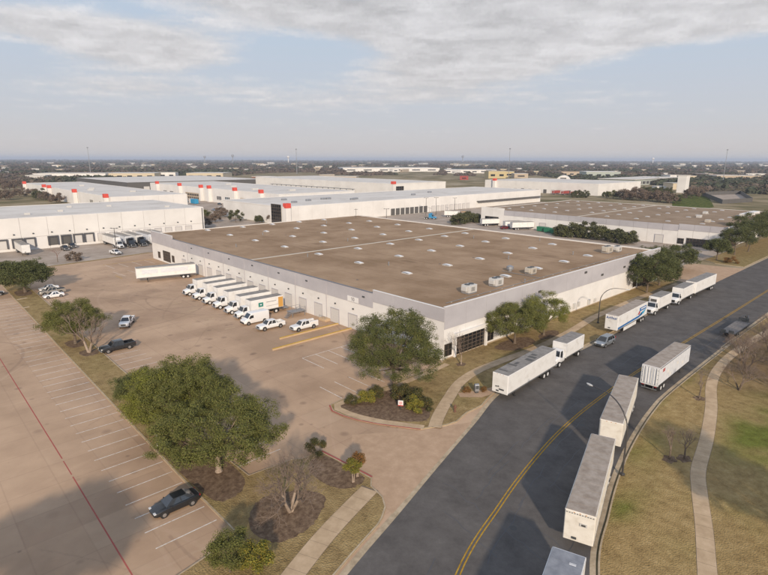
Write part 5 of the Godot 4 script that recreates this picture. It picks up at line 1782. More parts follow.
func vehicles() -> void:
	# --- truck yard
	var t := semi_trailer("white semi-trailer backed to the dock wall at the far end of the truck yard", Vector3(-63.1, 0, -151.7), 241.0, 16.0, 4.1, {"roof": "trailer_roof_grey", "bogie": 2.9})
	part(t, "faded_panel", bx(Vector3(-1.293, 2.9, -4.4), Vector3(0.012, 1.1, 4.2)), M.trailer_cool)
	part(t, "faded_panel", bx(Vector3(-1.293, 2.9, 2.2), Vector3(0.012, 1.1, 7.4)), M.trailer_cool)
	var aa := [74.5, 68.8, 63.2, 57.6, 51.8, 46.6]
	var labels := ["white box truck first in the row, beside the lone semi-trailer", "white box truck second in the row from the lone semi-trailer", "white box truck third in the row from the lone semi-trailer", "white box truck fourth in the row, with an uneven roof front", "white box truck second from the one with the green logo's neighbour van", "white box truck with green square logo and orange panel beside the cargo van"]
	labels[4] = "white box truck parked next to the box truck with the green logo"
	var proto: Node3D
	for k in 5:
		var at := E(aa[k], -7.2)
		if k == 0:
			proto = box_truck(labels[0], at, 227.0, 8.0, 3.8, "box trucks backed up to the dock wall", {})
		else:
			copy(proto, labels[k], at, heading(227.0 + [0.0, 0.4, -0.6, 0.8, 1.5][k]), "box trucks backed up to the dock wall")
	t = box_truck(labels[5], E(aa[5], -7.4), 228.0, 8.2, 3.85, "box trucks backed up to the dock wall", {"liftgate": 1})
	# its driver-side livery faces the camera (-x side)
	var green := part(t, "logo", bx(Vector3(-1.268, 2.62, -1.6), Vector3(0.025, 0.95, 1.15)), M.sign_green)
	part(green, "logo_mark", bx(Vector3(-1.285, 2.62, -1.6), Vector3(0.012, 0.30, 0.42)), M.trailer_cool)
	part(t, "orange_panel", bx(Vector3(-1.268, 2.45, 3.42), Vector3(0.025, 2.3, 1.2)), M.panel_orange)
	part(t, "slogan_band", bx(Vector3(-1.262, 2.95, 1.05), Vector3(0.014, 0.13, 2.5)), M.text_grey)
	part(t, "slogan_band", bx(Vector3(-1.262, 2.02, 1.3), Vector3(0.014, 0.07, 3.2)), M.text_grey)
	cargo_van("white cargo van with black bumper parked beside the green-logo box truck", E(42.0, -12.6), 228.0)
	pickup("white crew-cab pickup between the cargo van and the utility pickup", E(36.3, -12.2), 228.0, "car_white")
	pickup("white utility pickup with bed tool boxes beside the yellow-edged ramp", E(31.3, -7.4), 228.0, "car_white", "", "boxes")
	pickup("white pickup alone in the open yard near the bare tree", Vector3(-54.0, 0, -107.6), 168.0, "car_white")
	pickup("black pickup parked by the bare tree on the grass strip", E(43.9, -39.6), 226.0, "car_black")
	sedan("white sedan parked under the wide dark strip oak next to a silver pickup", E(95.1, -38.9), 227.0, "car_white")
	pickup("silver pickup parked between the white sedan and the wide dark strip oak", E(99.2, -38.4), 226.0, "car_tan", "", "cover")
	suv("black suv nosed up to the grass strip in the car park", E(107.0, -50.0), 47.0, "car_black")
	sedan("dark navy sedan alone in the marked car park stalls", E(-8.25, -50.25), 227.0, "car_navy")
	sedan("white sedan half hidden behind the wide dark strip oak", E(104.6, -38.0), 227.0, "car_white")

	# --- left side of the street
	t = semi_trailer("white semi-trailer with a patched grey roof at the driveway end of the street row", Vector3(21.9, 0, -77.4), 222.5, 15.3, 4.1, {"roof": "trailer_roof_grey", "posts": false, "plain": true, "bogie": 3.0})
	for k in [[0.5, -3.4, 1.5, 0.5], [0.3, -2.4, 0.5, 1.1], [-0.4, 0.2, 1.2, 0.9], [-0.2, 1.5, 1.3, 0.8], [0.1, 2.7, 0.9, 0.7], [0.4, -6.2, 1.4, 0.35]]:
		part(t, "roof_patch", bx(Vector3(k[0], 4.14, k[1]), Vector3(k[2], 0.012, k[3])), M.charcoal_wall)
	part(t, "nose_placard", bx(Vector3(-0.3, 1.75, -7.67), Vector3(0.8, 0.22, 0.03)), M.dark_metal)
	for k in 3:
		part(t, "nose_placard", bx(Vector3(0.2 + 0.22 * k, 2.15 - 0.04 * k, -7.67), Vector3(0.14, 0.2, 0.03)), M.dark_metal)
	box_truck("white box truck between the patched-roof trailer and the silver minivan", Vector3(32.5, 0, -89.3), 223.0, 7.1, 3.7, "", {"roof": "trailer_roof_grey"})
	suv("silver minivan parked between the box truck and the blue-striped trailer", E(-15.1, 28.9), 228.0, "car_silver", "minivan")
	t = semi_trailer("white moving trailer with blue stripe and blue lettering on its nose", Vector3(50.8, 0, -107.5), 224.3, 16.2, 4.1, {"roof": "trailer_roof_tan", "posts": false, "plain": true, "skirt": 1, "bogie": 2.4})
	flat_text(t, "Arthur", 0.48, "text_blue", Vector3(0, 3.55, -8.115), PI)
	var sw := MB.new()      # swept stripe on the street side (+x turned by 180: -x)
	var xs := -1.297
	sw.q(Vector3(xs, 1.35, -7.9), Vector3(xs, 1.72, -7.9), Vector3(xs, 1.95, 3.2), Vector3(xs, 1.50, 3.2), Vector3.LEFT)
	sw.q(Vector3(xs, 1.50, 3.2), Vector3(xs, 1.95, 3.2), Vector3(xs, 2.5, 5.2), Vector3(xs, 1.75, 5.2), Vector3.LEFT)
	part(t, "blue_stripe", sw.mesh(), M.swoosh_blue)
	sw = MB.new()
	sw.q(Vector3(xs, 1.76, 3.6), Vector3(xs, 2.3, 4.2), Vector3(xs, 2.75, 7.4), Vector3(xs, 1.9, 6.2), Vector3.LEFT)
	part(t, "pale_stripe", sw.mesh(), M.swoosh_sky)
	sw = MB.new()
	xs = -1.302
	sw.q(Vector3(xs, 2.2, 2.6), Vector3(xs, 2.9, 3.3), Vector3(xs, 2.7, 4.0), Vector3(xs, 2.1, 3.5), Vector3.LEFT)
	part(t, "red_flash", sw.mesh(), M.swoosh_red)
	part(t, "logo_panel", bx(Vector3(-1.296, 3.15, 5.4), Vector3(0.012, 0.78, 3.9)), M.swoosh_blue)
	part(t, "logo_panel", bx(Vector3(-1.304, 3.2, 5.6), Vector3(0.012, 0.3, 2.9)), M.trailer_cool)
	box_truck("white refrigerated box truck with a cooling unit above its cab", Vector3(64.3, 0, -120.5), 226.0, 7.4, 3.75, "", {"reefer": 1})
	box_truck("white box truck between the refrigerated truck and the last semi-trailer", Vector3(74.6, 0, -129.6), 225.5, 8.4, 3.75)
	semi_trailer("white semi-trailer last in the street row, by the pink driveway", Vector3(83.6, 0, -137.6), 227.2, 15.6, 4.05, {"roof": "trailer_roof_grey", "posts": false, "plain": true})

	# --- right side of the street
	t = semi_trailer("white trailer with ribbed rear doors parked on the verge side behind the flatbed", Vector3(45.0, 0, -80.0), 45.1, 14.4, 4.1, {"body": "trailer_cool", "rear_ribs": 1, "rail": "chassis", "bogie": 2.2})
	part(t, "decal", bx(Vector3(1.30, 3.35, 5.4), Vector3(0.012, 0.5, 0.9)), M.text_red)
	for k in [[3.4, 2.6, 0.9], [2.2, 1.9, 0.7], [-1.0, 2.8, 0.8], [-3.6, 2.2, 0.9]]:
		part(t, "patch_plate", bx(Vector3(1.297, k[1], k[0]), Vector3(0.012, 0.5, k[2])), M.trailer_white)
	semi_trailer("cream-nosed trailer with tan roof under the curved street lamp", Vector3(30.8, 0, -64.3), 210.7, 15.8, 4.1, {"body": "trailer_cream", "roof": "trailer_roof_tan", "plain": true})
	semi_trailer("grey-roofed trailer with a dark vent on its white nose beside the verge", Vector3(20.8, 0, -47.4), 208.7, 15.2, 4.1, {"body": "trailer_cream", "roof": "trailer_roof_tan", "vent_box": 1, "plain": true})
	semi_trailer("blue-grey-roofed trailer standing before the dark-vented trailer", Vector3(10.9, 0, -29.4), 209.0, 15.4, 3.95, {"roof": "trailer_roof_blue", "plain": true})
	part(get_child(get_child_count() - 1), "roof_label", bx(Vector3(-0.5, 3.985, 6.4), Vector3(0.5, 0.012, 0.22)), M.sign_white)

	# --- flatbed
	t = thing("flatbed_trailer", "grey wooden-decked flatbed trailer with raised dark gooseneck by the verge", "trailer", E(-29.55, 56.0), heading(47.5))
	part(t, "deck_frame", bx(Vector3(0, 0.86, 0), Vector3(2.5, 0.22, 10.6), 0.03), M.chassis)
	for k in 9:
		part(t, "deck_plank", bx(Vector3(-1.12 + 0.28 * k, 0.995, 0), Vector3(0.265, 0.05, 10.4)), M.deck_wood)
	for s in [-1.0, 1.0]:
		part(t, "deck_edge", bx(Vector3(s * 1.27, 0.93, 0), Vector3(0.06, 0.2, 10.6)), M.dark_metal)
		part(t, "ramp", bx(Vector3(s * 0.7, 1.2, 5.45), Vector3(0.9, 0.8, 0.1)), M.dark_metal)
		for z in [1.8, 2.9]:
			wheel(t, Vector3(s * 0.98, 0.42, z), 0.42, 0.45, s)
		part(t, "landing_leg", bx(Vector3(s * 0.8, 0.42, -5.2), Vector3(0.12, 0.84, 0.12)), M.dark_metal)
	var gn := MB.new()
	for s in [-1.0, 1.0]:
		gn.tube([Vector3(s * 0.8, 0.95, -5.2), Vector3(s * 0.6, 1.9, -5.9), Vector3(s * 0.25, 2.0, -7.4), Vector3(0, 1.2, -7.6)], [0.12, 0.12, 0.11, 0.1], 6)
	gn.box(Vector3(0, 1.55, -5.5), Vector3(1.9, 0.7, 0.12))
	part(t, "gooseneck", gn.mesh(), M.dark_metal)
	part(t, "tool_chest", bx(Vector3(0, 1.25, -6.2), Vector3(0.9, 0.5, 0.6), 0.04), M.plastic_black)

	# --- dock court of the neighbouring hall
	var cols := ["car_white", "car_black", "car_black", "car_white", "car_white"]
	var what := ["white tractor with a white trailer at the neighbouring dock, beside the tall lamp post", "black tractor beside the white tractor at the neighbouring dock", "black tractor standing third at the neighbouring dock", "white tractor at the neighbouring dock beside the open-sided rack trailer", "white tractor last in line at the neighbouring dock"]
	for k in 5:
		var b: float = [-1.6, 2.8, 7.0, 11.8, 16.6][k]
		semi_trailer(["white trailer coupled to the white tractor at the neighbouring dock", "dusty trailer behind the black tractor at the neighbouring dock", "dusty trailer third at the neighbouring dock", "white trailer fourth at the neighbouring dock", "white trailer last in line at the neighbouring dock"][k], E(174.4, b), 137.0, 15.0, 4.0, {"roof": "trailer_roof_grey", "posts": false, "body": "trailer_white" if k % 2 == 0 else "trailer_cool"})
		semi_tractor(what[k], E(165.6, b), 137.0, cols[k])
	t = thing("rack_trailer", "dark open rack trailer near the corner of the main warehouse", "trailer", E(153.0, 9.6), heading(137.0))
	part(t, "deck", bx(Vector3(0, 1.0, 0), Vector3(2.5, 0.25, 9.0)), M.chassis)
	part(t, "top_frame", bx(Vector3(0, 3.3, 0), Vector3(2.5, 0.12, 9.0)), M.galv)
	for s in [-1.0, 1.0]:
		for k in 6:
			part(t, "rack_post", bx(Vector3(s * 1.2, 2.15, -4.3 + 1.72 * k), Vector3(0.1, 2.2, 0.1)), M.chassis)
		for z in [2.4, 3.5]:
			wheel(t, Vector3(s * 0.98, 0.5, z), 0.5, 0.45, s)
	for k in 3:
		part(t, "load", bx(Vector3(0, 1.75, -2.8 + 2.7 * k), Vector3(1.9, 1.2, 2.1), 0.1), M.dark_metal)
	pickup("white flat-sided pickup on the court beside the tall lamp post", E(151.2, -7.2), 130.0, "car_white")
	pickup("black pickup in the open dock court", E(173.8, -18.4), 137.0, "car_black")
	pickup("dark pickup behind the black pickup at the dock court", E(178.6, -14.8), 140.0, "car_black", "", "cover")
	semi_trailer("white trailer backed into a dock seal beyond the wide dark strip oak", E(175.4, -31.7), 137.0, 14.0, 4.0, {"roof": "trailer_roof_grey", "posts": false})

	# --- court behind the main warehouse
	t = semi_tractor("bright blue tractor in the court behind the tan roof", E(154.2, 167.0), 110.0, "car_blue")
	semi_trailer("short white trailer near the blue tractor behind the tan roof", E(153.3, 185.0), 100.0, 9.0, 3.9, {"roof": "trailer_roof_grey", "posts": false})
	suv("dark red suv beside the white trailer behind the tan roof", E(98.4, 160.6), 60.0, "car_red")
	semi_trailer("white trailer beside the green skips behind the tan roof", E(91.5, 165.4), 75.0, 12.0, 3.9, {"roof": "trailer_roof_grey", "posts": false})
	semi_trailer("second white trailer half behind the one by the green skips", E(97.5, 167.2), 75.0, 11.0, 3.7, {"roof": "trailer_roof_grey", "posts": false})
	for k in [["dark green skip with lid beside the white trailer", 80.6, 166.6, 3.4], ["tall green skip at the end by the shrubs", 70.6, 162.6, 3.8], ["low green skip between the two taller skips", 75.8, 165.2, 3.0]]:
		t = thing("waste_skip", k[0], "skip", E(k[1], k[2]), TURN)
		var pm := MB.new()
		pm.side_profile([[-2.6, 0.25], [2.4, 0.25], [2.8, 2.2], [-2.8, 2.2]], -1.15, 1.15)
		part(t, "hopper", pm.mesh(), M.bin_green)
		part(t, "lid", bx(Vector3(0, 2.28, 0), Vector3(2.4, 0.1, 5.6)), M.bin_green)
		for s in [-1.0, 1.0]:
			for j in 4:
				part(t, "rib", bx(Vector3(s * 1.19, 1.25, -1.8 + 1.2 * j), Vector3(0.08, 1.7, 0.12)), M.bin_green)
		for j in 2:
			part(t, "skid", bx(Vector3(-0.7 + 1.4 * j, 0.12, 0), Vector3(0.15, 0.25, 4.8)), M.dark_metal)
	t = semi_trailer("white trailer parked beside the second warehouse's big glass door", E(112.0, 166.6), 75.0, 10.0, 3.7, {"roof": "trailer_roof_grey", "posts": false})
	# orange lift by the hall
	t = thing("boom_lift", "orange boom lift parked by the shrubs behind the tan roof", "lift", E(150.0, 196.0), TURN)
	part(t, "base", bx(Vector3(0, 0.9, 0), Vector3(2.2, 1.0, 3.6), 0.1), M.panel_orange)
	for s in [-1.0, 1.0]:
		for z in [-1.2, 1.2]:
			wheel(t, Vector3(s * 1.1, 0.45, z), 0.45, 0.35, s)
	var bo := MB.new()
	bo.tube([Vector3(0, 1.4, 1.0), Vector3(0, 2.6, -2.0), Vector3(0, 2.2, -5.5)], [0.25, 0.22, 0.18], 6)
	part(t, "boom", bo.mesh(), M.panel_orange)
	part(t, "basket", bx(Vector3(0, 2.0, -6.0), Vector3(1.6, 1.0, 0.9), 0.05), M.galv)
	# blue containers and parked cars before the red-capped hall
	for k in [["blue and white container on the far visitor court, first of three", 352.0, 112.0], ["blue container on the far visitor court, second of three", 372.0, 112.0], ["blue container on the far visitor court beside the glass bay", 412.0, 108.0]]:
		t = thing("container", k[0], "container", E(k[1], k[2]), TURN)
		part(t, "shell", bx(Vector3(0, 1.9, 0), Vector3(3.0, 3.4, 8.0), 0.05), M.box_blue)
		part(t, "end_panel", bx(Vector3(0, 1.9, -5.2), Vector3(3.0, 3.4, 2.3), 0.05), M.sign_white)
		for j in 6:
			part(t, "rib", bx(Vector3(-1.53, 1.9, -3.5 + 1.4 * j), Vector3(0.06, 3.1, 0.25)), M.box_blue)
	for k in [[268.0, 116.0, "car_black", "black sedan by the glass corner of the low dock hall"], [262.0, 112.0, "car_navy", "navy sedan next to the black one by the glass corner"], [256.0, 118.0, "car_white", "white sedan by the glass corner of the low dock hall"], [330.0, 122.0, "car_navy", "navy sedan below the far entrance towers"], [300.0, 108.0, "car_white", "white sedan on the far visitor court"], [286.0, 96.0, "car_silver", "silver sedan on the far visitor court"]]:
		sedan(k[3], E(k[0], k[1], -0.012), 137.0, k[2])
	# red trailers under the far distribution hall
	for k in [[226.0, "red trailer under the far hall, by the hedge end"], [216.0, "red trailer under the far hall, middle one"], [206.0, "red trailer under the far hall, by the shrubs"]]:
		t = semi_trailer(k[1], E(k[0], 434.0, -0.03), 47.0, 12.0, 3.9, {"body": "red_roof", "roof": "red_roof", "posts": false})

# ---------------------------------------------------------------- plants
var puffs := {}

func make_puff(key: String, n: int, leaf: float, cols: Array, sd: int, flatness := 1.0) -> void:
	# a ball of folded leaves, unit radius; three variants per palette
	var list := []
	for variant in 3:
		var r := RandomNumberGenerator.new()
		r.seed = sd * 31 + variant
		var m := MB.new()
		m.colored = true
		for k in n:
			var d := Vector3(r.randfn(), r.randfn() * flatness, r.randfn()).normalized()
			var p := d * pow(r.randf(), 0.42)
			var nn := (d * 0.75 + Vector3(r.randfn(), r.randfn() + 0.35, r.randfn()) * 0.6).normalized()
			var s1 := nn.cross(Vector3(r.randfn(), r.randfn(), r.randfn())).normalized()
			var s2 := nn.cross(s1)
			var ln := leaf * r.randf_range(0.7, 1.35)
			var c: Array = cols[r.randi_range(0, cols.size() - 1)]
			m.col = Color(c[0], c[1], c[2])     # each leaf takes one of the species' leaf colours
			var a := p - s1 * ln * 0.55
			var b := p + s2 * ln * 0.36 + nn * ln * 0.06
			var e := p + s1 * ln * 0.55 - nn * ln * 0.12
			var f := p - s2 * ln * 0.36 + nn * ln * 0.06
			m.tri(a, b, e, nn)
			m.tri(a, e, f, nn)
		list.append(m.mesh())
	puffs[key] = list

func make_palettes() -> void:
	make_puff("oak", 165, 0.18, [[0.108, 0.118, 0.023], [0.122, 0.130, 0.026], [0.095, 0.105, 0.021], [0.142, 0.144, 0.032], [0.128, 0.118, 0.034]], 1)
	make_puff("oak_bright", 165, 0.18, [[0.145, 0.156, 0.018], [0.165, 0.17, 0.021], [0.128, 0.14, 0.017], [0.18, 0.178, 0.028]], 2)
	make_puff("oak_dark", 150, 0.19, [[0.074, 0.086, 0.022], [0.090, 0.10, 0.025], [0.064, 0.075, 0.019], [0.11, 0.114, 0.03]], 3)
	make_puff("oak_far", 80, 0.27, [[0.066, 0.076, 0.020], [0.082, 0.092, 0.023], [0.056, 0.066, 0.018], [0.098, 0.102, 0.028]], 30)
	make_puff("yellow", 110, 0.27, [[0.22, 0.19, 0.02], [0.17, 0.165, 0.02], [0.12, 0.13, 0.02], [0.27, 0.20, 0.03]], 4)
	make_puff("rust", 110, 0.27, [[0.24, 0.10, 0.025], [0.17, 0.085, 0.03], [0.28, 0.14, 0.03], [0.12, 0.09, 0.025]], 5)
	make_puff("dark_shrub", 110, 0.27, [[0.06, 0.065, 0.018], [0.085, 0.085, 0.022], [0.045, 0.05, 0.016], [0.13, 0.09, 0.02]], 6)
	make_puff("mid", 44, 0.46, [[0.062, 0.066, 0.026], [0.078, 0.080, 0.032], [0.05, 0.054, 0.022], [0.098, 0.096, 0.036]], 7)
	make_puff("mid_brown", 44, 0.42, [[0.14, 0.098, 0.07], [0.18, 0.13, 0.095], [0.11, 0.08, 0.06], [0.20, 0.155, 0.115]], 8)
	make_puff("mid_bright", 44, 0.46, [[0.095, 0.10, 0.024], [0.115, 0.12, 0.028], [0.075, 0.082, 0.022]], 9)

func crown_mesh(palette: String, center: Vector3, rad: Vector3, lobes: int, per: int, puff_r: float, r: RandomNumberGenerator, bottom := -0.35, limb_tips: Array = []) -> ArrayMesh:
	var st := SurfaceTool.new()
	st.begin(Mesh.PRIMITIVE_TRIANGLES)
	var list: Array = puffs[palette]
	var other: Array = puffs[{"oak_bright": "oak", "oak_dark": "oak", "mid": "mid_bright", "mid_bright": "mid"}.get(palette, palette)]
	var first := r.randf() * TAU
	for k in lobes:
		# golden-angle spread of lobes over the dome
		var f := (k + 0.5) / lobes
		var yy := lerpf(0.96, bottom, f)
		var an := first + 2.39996 * k
		var rr := sqrt(maxf(0.0, 1.0 - yy * yy))
		var d := Vector3(cos(an) * rr, yy, sin(an) * rr)
		var lr := r.randf_range(0.20, 0.42)
		var lc := center + d * rad * (1.0 - lr * 0.8) * r.randf_range(0.72, 1.14)
		limb_tips.append(lc)
		var mixed := r.randf_range(0.0, 0.35)
		var plate := Vector3(1, r.randf_range(0.5, 0.95), 1)
		for j in maxi(3, int(per * lr * 3.7)):
			var e := Vector3(r.randfn(), r.randfn(), r.randfn()).normalized()
			e = (e + d * 0.55).normalized()
			var p := lc + e * rad * plate * lr * (r.randf_range(0.5, 1.05) if r.randf() < 0.86 else r.randf_range(1.0, 1.4))
			if p.y < center.y + rad.y * (bottom - 0.1):
				p.y = center.y + rad.y * (bottom - 0.1) + r.randf() * 0.5
			var s := puff_r * r.randf_range(0.5, 1.2)
			var x := Basis(Vector3(r.randfn(), r.randfn(), r.randfn()).normalized(), r.randf() * TAU).scaled(Vector3(s, s * 0.75, s))
			st.append_from((other if r.randf() < mixed else list)[r.randi_range(0, 2)], 0, Transform3D(x, p))
	return st.commit()

func trunk_mesh(h: float, r0: float, tips: Array, r: RandomNumberGenerator, stems := 1) -> ArrayMesh:
	var m := MB.new()
	for s in stems:
		var lean := Vector3(r.randf_range(-0.2, 0.2), 0, r.randf_range(-0.2, 0.2)) * h * (0.5 if stems == 1 else 1.4)
		var top := Vector3(0, h, 0) + lean * 0.5
		var base := Vector3.ZERO if stems == 1 else Vector3(cos(s * 2.1), 0, sin(s * 2.1)) * r0 * 1.2
		m.tube([base + Vector3(0, -0.1, 0), base + Vector3(0, h * 0.12, 0), base.lerp(top, 0.5) + lean * 0.1, top], [r0 * 1.5, r0 * 1.05, r0 * 0.85, r0 * 0.72], 9)
		for k in tips.size():
			if k % stems != s:
				continue
			var tip: Vector3 = tips[k]
			var mid := top.lerp(tip, 0.5) + Vector3(0, -(tip - top).length() * 0.07, 0) + Vector3(r.randfn(), r.randfn() * 0.4, r.randfn()) * 0.15
			m.tube([top - Vector3(0, h * 0.1, 0), mid, tip], [r0 * 0.5, r0 * 0.28, r0 * 0.08], 6, false)
	return m.mesh()

func tree(called: String, label: String, at: Vector3, palette: String, trunk_h: float, rad: Vector3, lobes: int, per: int, puff_r: float, sd: int, group := "", r0 := 0.24, bark := "bark", bottom := -0.35, stems := 1, cat := "tree") -> Node3D:
	var t := thing(called, label, cat, at, 0, group)
	var r := RandomNumberGenerator.new()
	r.seed = sd
	var tips := []
	var c := crown_mesh(palette, Vector3(0, trunk_h + rad.y * 0.5, 0), rad, lobes, per, puff_r, r, bottom, tips)
	part(t, "trunk", trunk_mesh(trunk_h, r0, tips, r, stems), M[bark])
	part(t, "crown", c, M.leaf)
	return t

func bare_branches(m: MB, p: Vector3, d: Vector3, ln: float, rad: float, level: int, r: RandomNumberGenerator, spread: float) -> void:
	var q := p + d * ln * 0.5 + Vector3(r.randfn(), r.randfn(), r.randfn()) * ln * 0.045
	var e := q + (d + Vector3(r.randfn(), r.randfn() + 0.25, r.randfn()) * 0.13).normalized() * ln * 0.5
	m.tube([p, q, e], [rad, rad * 0.82, rad * 0.64], 6 if level > 3 else (4 if level > 1 else 3), false)
	if level == 0:
		return
	var n := r.randi_range(2, 3) if level > 1 else r.randi_range(3, 4)
	for k in n:
		var ax := d.cross(Vector3(r.randfn(), r.randfn(), r.randfn())).normalized()
		var nd := d.rotated(ax, r.randf_range(0.22, 0.75) * spread)
		nd = (nd + Vector3(0, 0.10, 0)).normalized()
		bare_branches(m, e if k > 0 else q.lerp(e, 0.7), nd, ln * r.randf_range(0.62, 0.86), rad * 0.62, level - 1, r, spread)

func bare_tree(called: String, label: String, at: Vector3, h: float, r0: float, stems: int, levels: int, sd: int, spread := 1.0, bark := "bark_pale", twig := "twig", group := "") -> Node3D:
	var t := thing(called, label, "tree", at, 0, group)
	var r := RandomNumberGenerator.new()
	r.seed = sd
	var trunk := MB.new()
	var br := MB.new()
	for s in stems:
		var d := Vector3(0, 1, 0)
		if stems > 1:
			d = Vector3(cos(TAU * s / stems + 0.4) * 0.42 * spread, 1, sin(TAU * s / stems + 0.4) * 0.42 * spread).normalized()
		var base := Vector3(d.x, 0, d.z) * r0 * 1.3
		var top := base + d * h * (0.3 if stems == 1 else 0.26)
		trunk.tube([base + Vector3(0, -0.1, 0), base.lerp(top, 0.5) + Vector3(r.randfn(), 0, r.randfn()) * 0.04, top], [r0 * 1.25, r0, r0 * 0.8], 8)
		for k in 3:
			var nd := d.rotated(Vector3(r.randfn(), 0, r.randfn()).normalized(), r.randf_range(0.2, 0.6) * spread)
			bare_branches(br, top, nd, h * 0.21, r0 * 0.6, levels, r, spread)
	part(t, "trunk", trunk.mesh(), M[bark])
	part(t, "branches", br.mesh(), M[twig])
	return t

func shrub(called: String, label: String, at: Vector3, palette: String, rad: Vector3, sd: int, group := "", per := 7, cat := "shrub") -> Node3D:
	var t := thing(called, label, cat, at, 0, group)
	var r := RandomNumberGenerator.new()
	r.seed = sd
	var tips := []
	var c := crown_mesh(palette, Vector3(0, rad.y * 0.55, 0), rad, 7, per, minf(rad.x, rad.y) * 0.42, r, -0.5, tips)
	var st := MB.new()
	for k in 4:
		st.tube([Vector3(0.05 * cos(k * 1.6), -0.05, 0.05 * sin(k * 1.6)), tips[k + 1]], [0.03, 0.015], 5, false)
	part(t, "stems", st.mesh(), M.bark)
	part(t, "foliage", c, M.leaf)
	return t

func near_plants() -> void:
	var y := LAWN_Y
	var sp := "live oaks on the strip between car park and truck yard"
	# the big group of oaks above the navy sedan
	tree("live_oak", "broad live oak with pale trunk beside the navy sedan", E(-5.4, -44.2, y), "oak", 3.1, Vector3(6.9, 3.7, 6.2), 34, 17, 0.78, 11, sp, 0.30, "bark_pale")
	tree("live_oak", "bright green low-branched live oak beside the small white sign", E(6.6, -44.6, y), "oak_bright", 2.0, Vector3(5.2, 4.9, 5.2), 28, 17, 0.78, 12, sp, 0.28)
	tree("live_oak", "live oak close behind the bright green one, on the yard side", E(4.6, -42.9, y), "oak", 3.4, Vector3(5.6, 4.4, 5.4), 28, 16, 0.78, 13, sp, 0.26)
	tree("live_oak", "small grey-green live oak at the far end of the big oak group", E(16.5, -44.9, y), "oak_dark", 1.6, Vector3(3.9, 2.7, 3.6), 18, 13, 0.66, 14, sp, 0.2)
	# two on the strip by the black pickup
	tree("live_oak", "rounded live oak beside the bare tree and black pickup", E(52.6, -44.4, y), "oak", 2.4, Vector3(5.3, 4.0, 5.0), 24, 14, 0.8, 15, sp, 0.26)
	bare_tree("bare_tree", "grey bare tree on the strip beside the black pickup", E(45.6, -43.9, y), 8.2, 0.2, 2, 5, 16, 1.05)
	tree("live_oak", "wide dark live oak on the strip above two white sedans", E(105.6, -43.2, y), "oak_far", 2.2, Vector3(7.0, 4.4, 6.6), 28, 14, 1.1, 17, sp, 0.34)
	shrub("shrub", "small shrub at the edge of the dock court", E(147.5, -21.5, 0), "mid_brown", Vector3(2.6, 2.0, 2.0), 18)
	bare_tree("bare_tree", "slim bare tree beside the dock court edge", E(148.0, -26.5, 0), 5.5, 0.1, 1, 4, 19, 1.0, "bark", "twig_red")
	# corner island
	tree("live_oak", "tall ragged live oak over the planting bed at the warehouse corner", E(-2.2, -14.0, 0.14), "oak_dark", 3.4, Vector3(7.2, 5.9, 6.2), 42, 14, 0.82, 21, "", 0.30, "bark", -0.66)
	var si := 40
	for k in [[-3.6, -20.9, "yellow", 1.25, 1.3, "yellow-green shrub at the red kerb end of the corner bed"], [-3.0, -18.4, "dark_shrub", 1.1, 1.1, "dark shrub beside the oak trunk in the corner bed"], [-5.6, -15.9, "dark_shrub", 1.3, 1.5, "tall dark shrub behind the red sign in the corner bed"], [-8.6, -16.4, "dark_shrub", 1.25, 1.4, "rust-tinged shrub beside the red sign"], [-9.9, -17.2, "yellow", 1.2, 1.35, "yellow shrub with pale stem near the footpath"], [-7.4, -15.0, "dark_shrub", 1.2, 1.2, "low dark shrub on the lawn side of the corner bed"], [-10.4, -15.6, "dark_shrub", 1.0, 1.0, "small shrub at the footpath edge of the corner bed"], [-2.4, -22.6, "dark_shrub", 0.9, 0.9, "small dark shrub in the kerb corner of the bed"]]:
		shrub("shrub", k[5], E(k[0], k[1], 0.13), k[2], Vector3(k[3], k[4], k[3]), si, "shrubs of the corner bed", 8)
		si += 1
	# foreground island
	bare_tree("crape_myrtle", "large bare pale-stemmed crape myrtle in the foreground bed", E(-16.7, -42.2, y), 6.6, 0.16, 4, 6, 23, 1.25)
	for k in [[-17.1, -34.5, "yellow", "young tree with yellow-green top at the driveway corner"], [-16.6, -33.5, "rust", "young tree with rust-coloured top at the driveway corner"]]:
		var t := tree("young_tree", k[3], E(k[0], k[1], 0.13), k[2], 1.5, Vector3(0.85, 0.8, 0.85), 7, 6, 0.4, si, "", 0.07, "bark_pale", -0.5, 2)
		si += 1
	shrub("shrub", "dark reddish shrub at the yard kerb of the foreground island", E(-9.9, -34.0, 0.13), "dark_shrub", Vector3(1.1, 1.5, 1.0), si)
	tree("young_tree", "round dark green young tree at the car park's near corner", E(-20.0, -50.4, y), "oak", 1.0, Vector3(1.7, 1.7, 1.7), 12, 10, 0.55, 61, "", 0.09, "bark", -0.6)
	tree("young_tree", "yellow-green young tree beside the round dark green one", E(-21.4, -48.7, y), "yellow", 0.9, Vector3(1.25, 1.3, 1.25), 9, 9, 0.48, 62, "", 0.08, "bark_pale", -0.6)
	# oaks behind the viewer whose shade lies on the car park and the verge
	tree("live_oak", "tall live oak whose shade covers the red line of the car park", Vector3(-27.2, 0.0, -21.0), "oak_far", 7.0, Vector3(6.6, 3.2, 4.8), 26, 15, 1.0, 63, "", 0.36)
	tree("live_oak", "live oak whose shade crosses the winding path", E(-56.0, -12.0, y), "oak_far", 3.0, Vector3(5.2, 5.0, 5.2), 20, 14, 1.0, 65, "", 0.3)
	# street front of the main warehouse
	bare_tree("bare_tree", "small bare pale tree in front of the entrance glazing", E(-3.3, 0.8, y), 5.6, 0.1, 1, 6, 24, 1.0)
	tree("live_oak", "wide live oak before the street wall beside the entrance", E(-3.4, 16.6, y), "oak", 2.6, Vector3(6.0, 3.8, 5.2), 24, 13, 0.85, 25, "", 0.24)
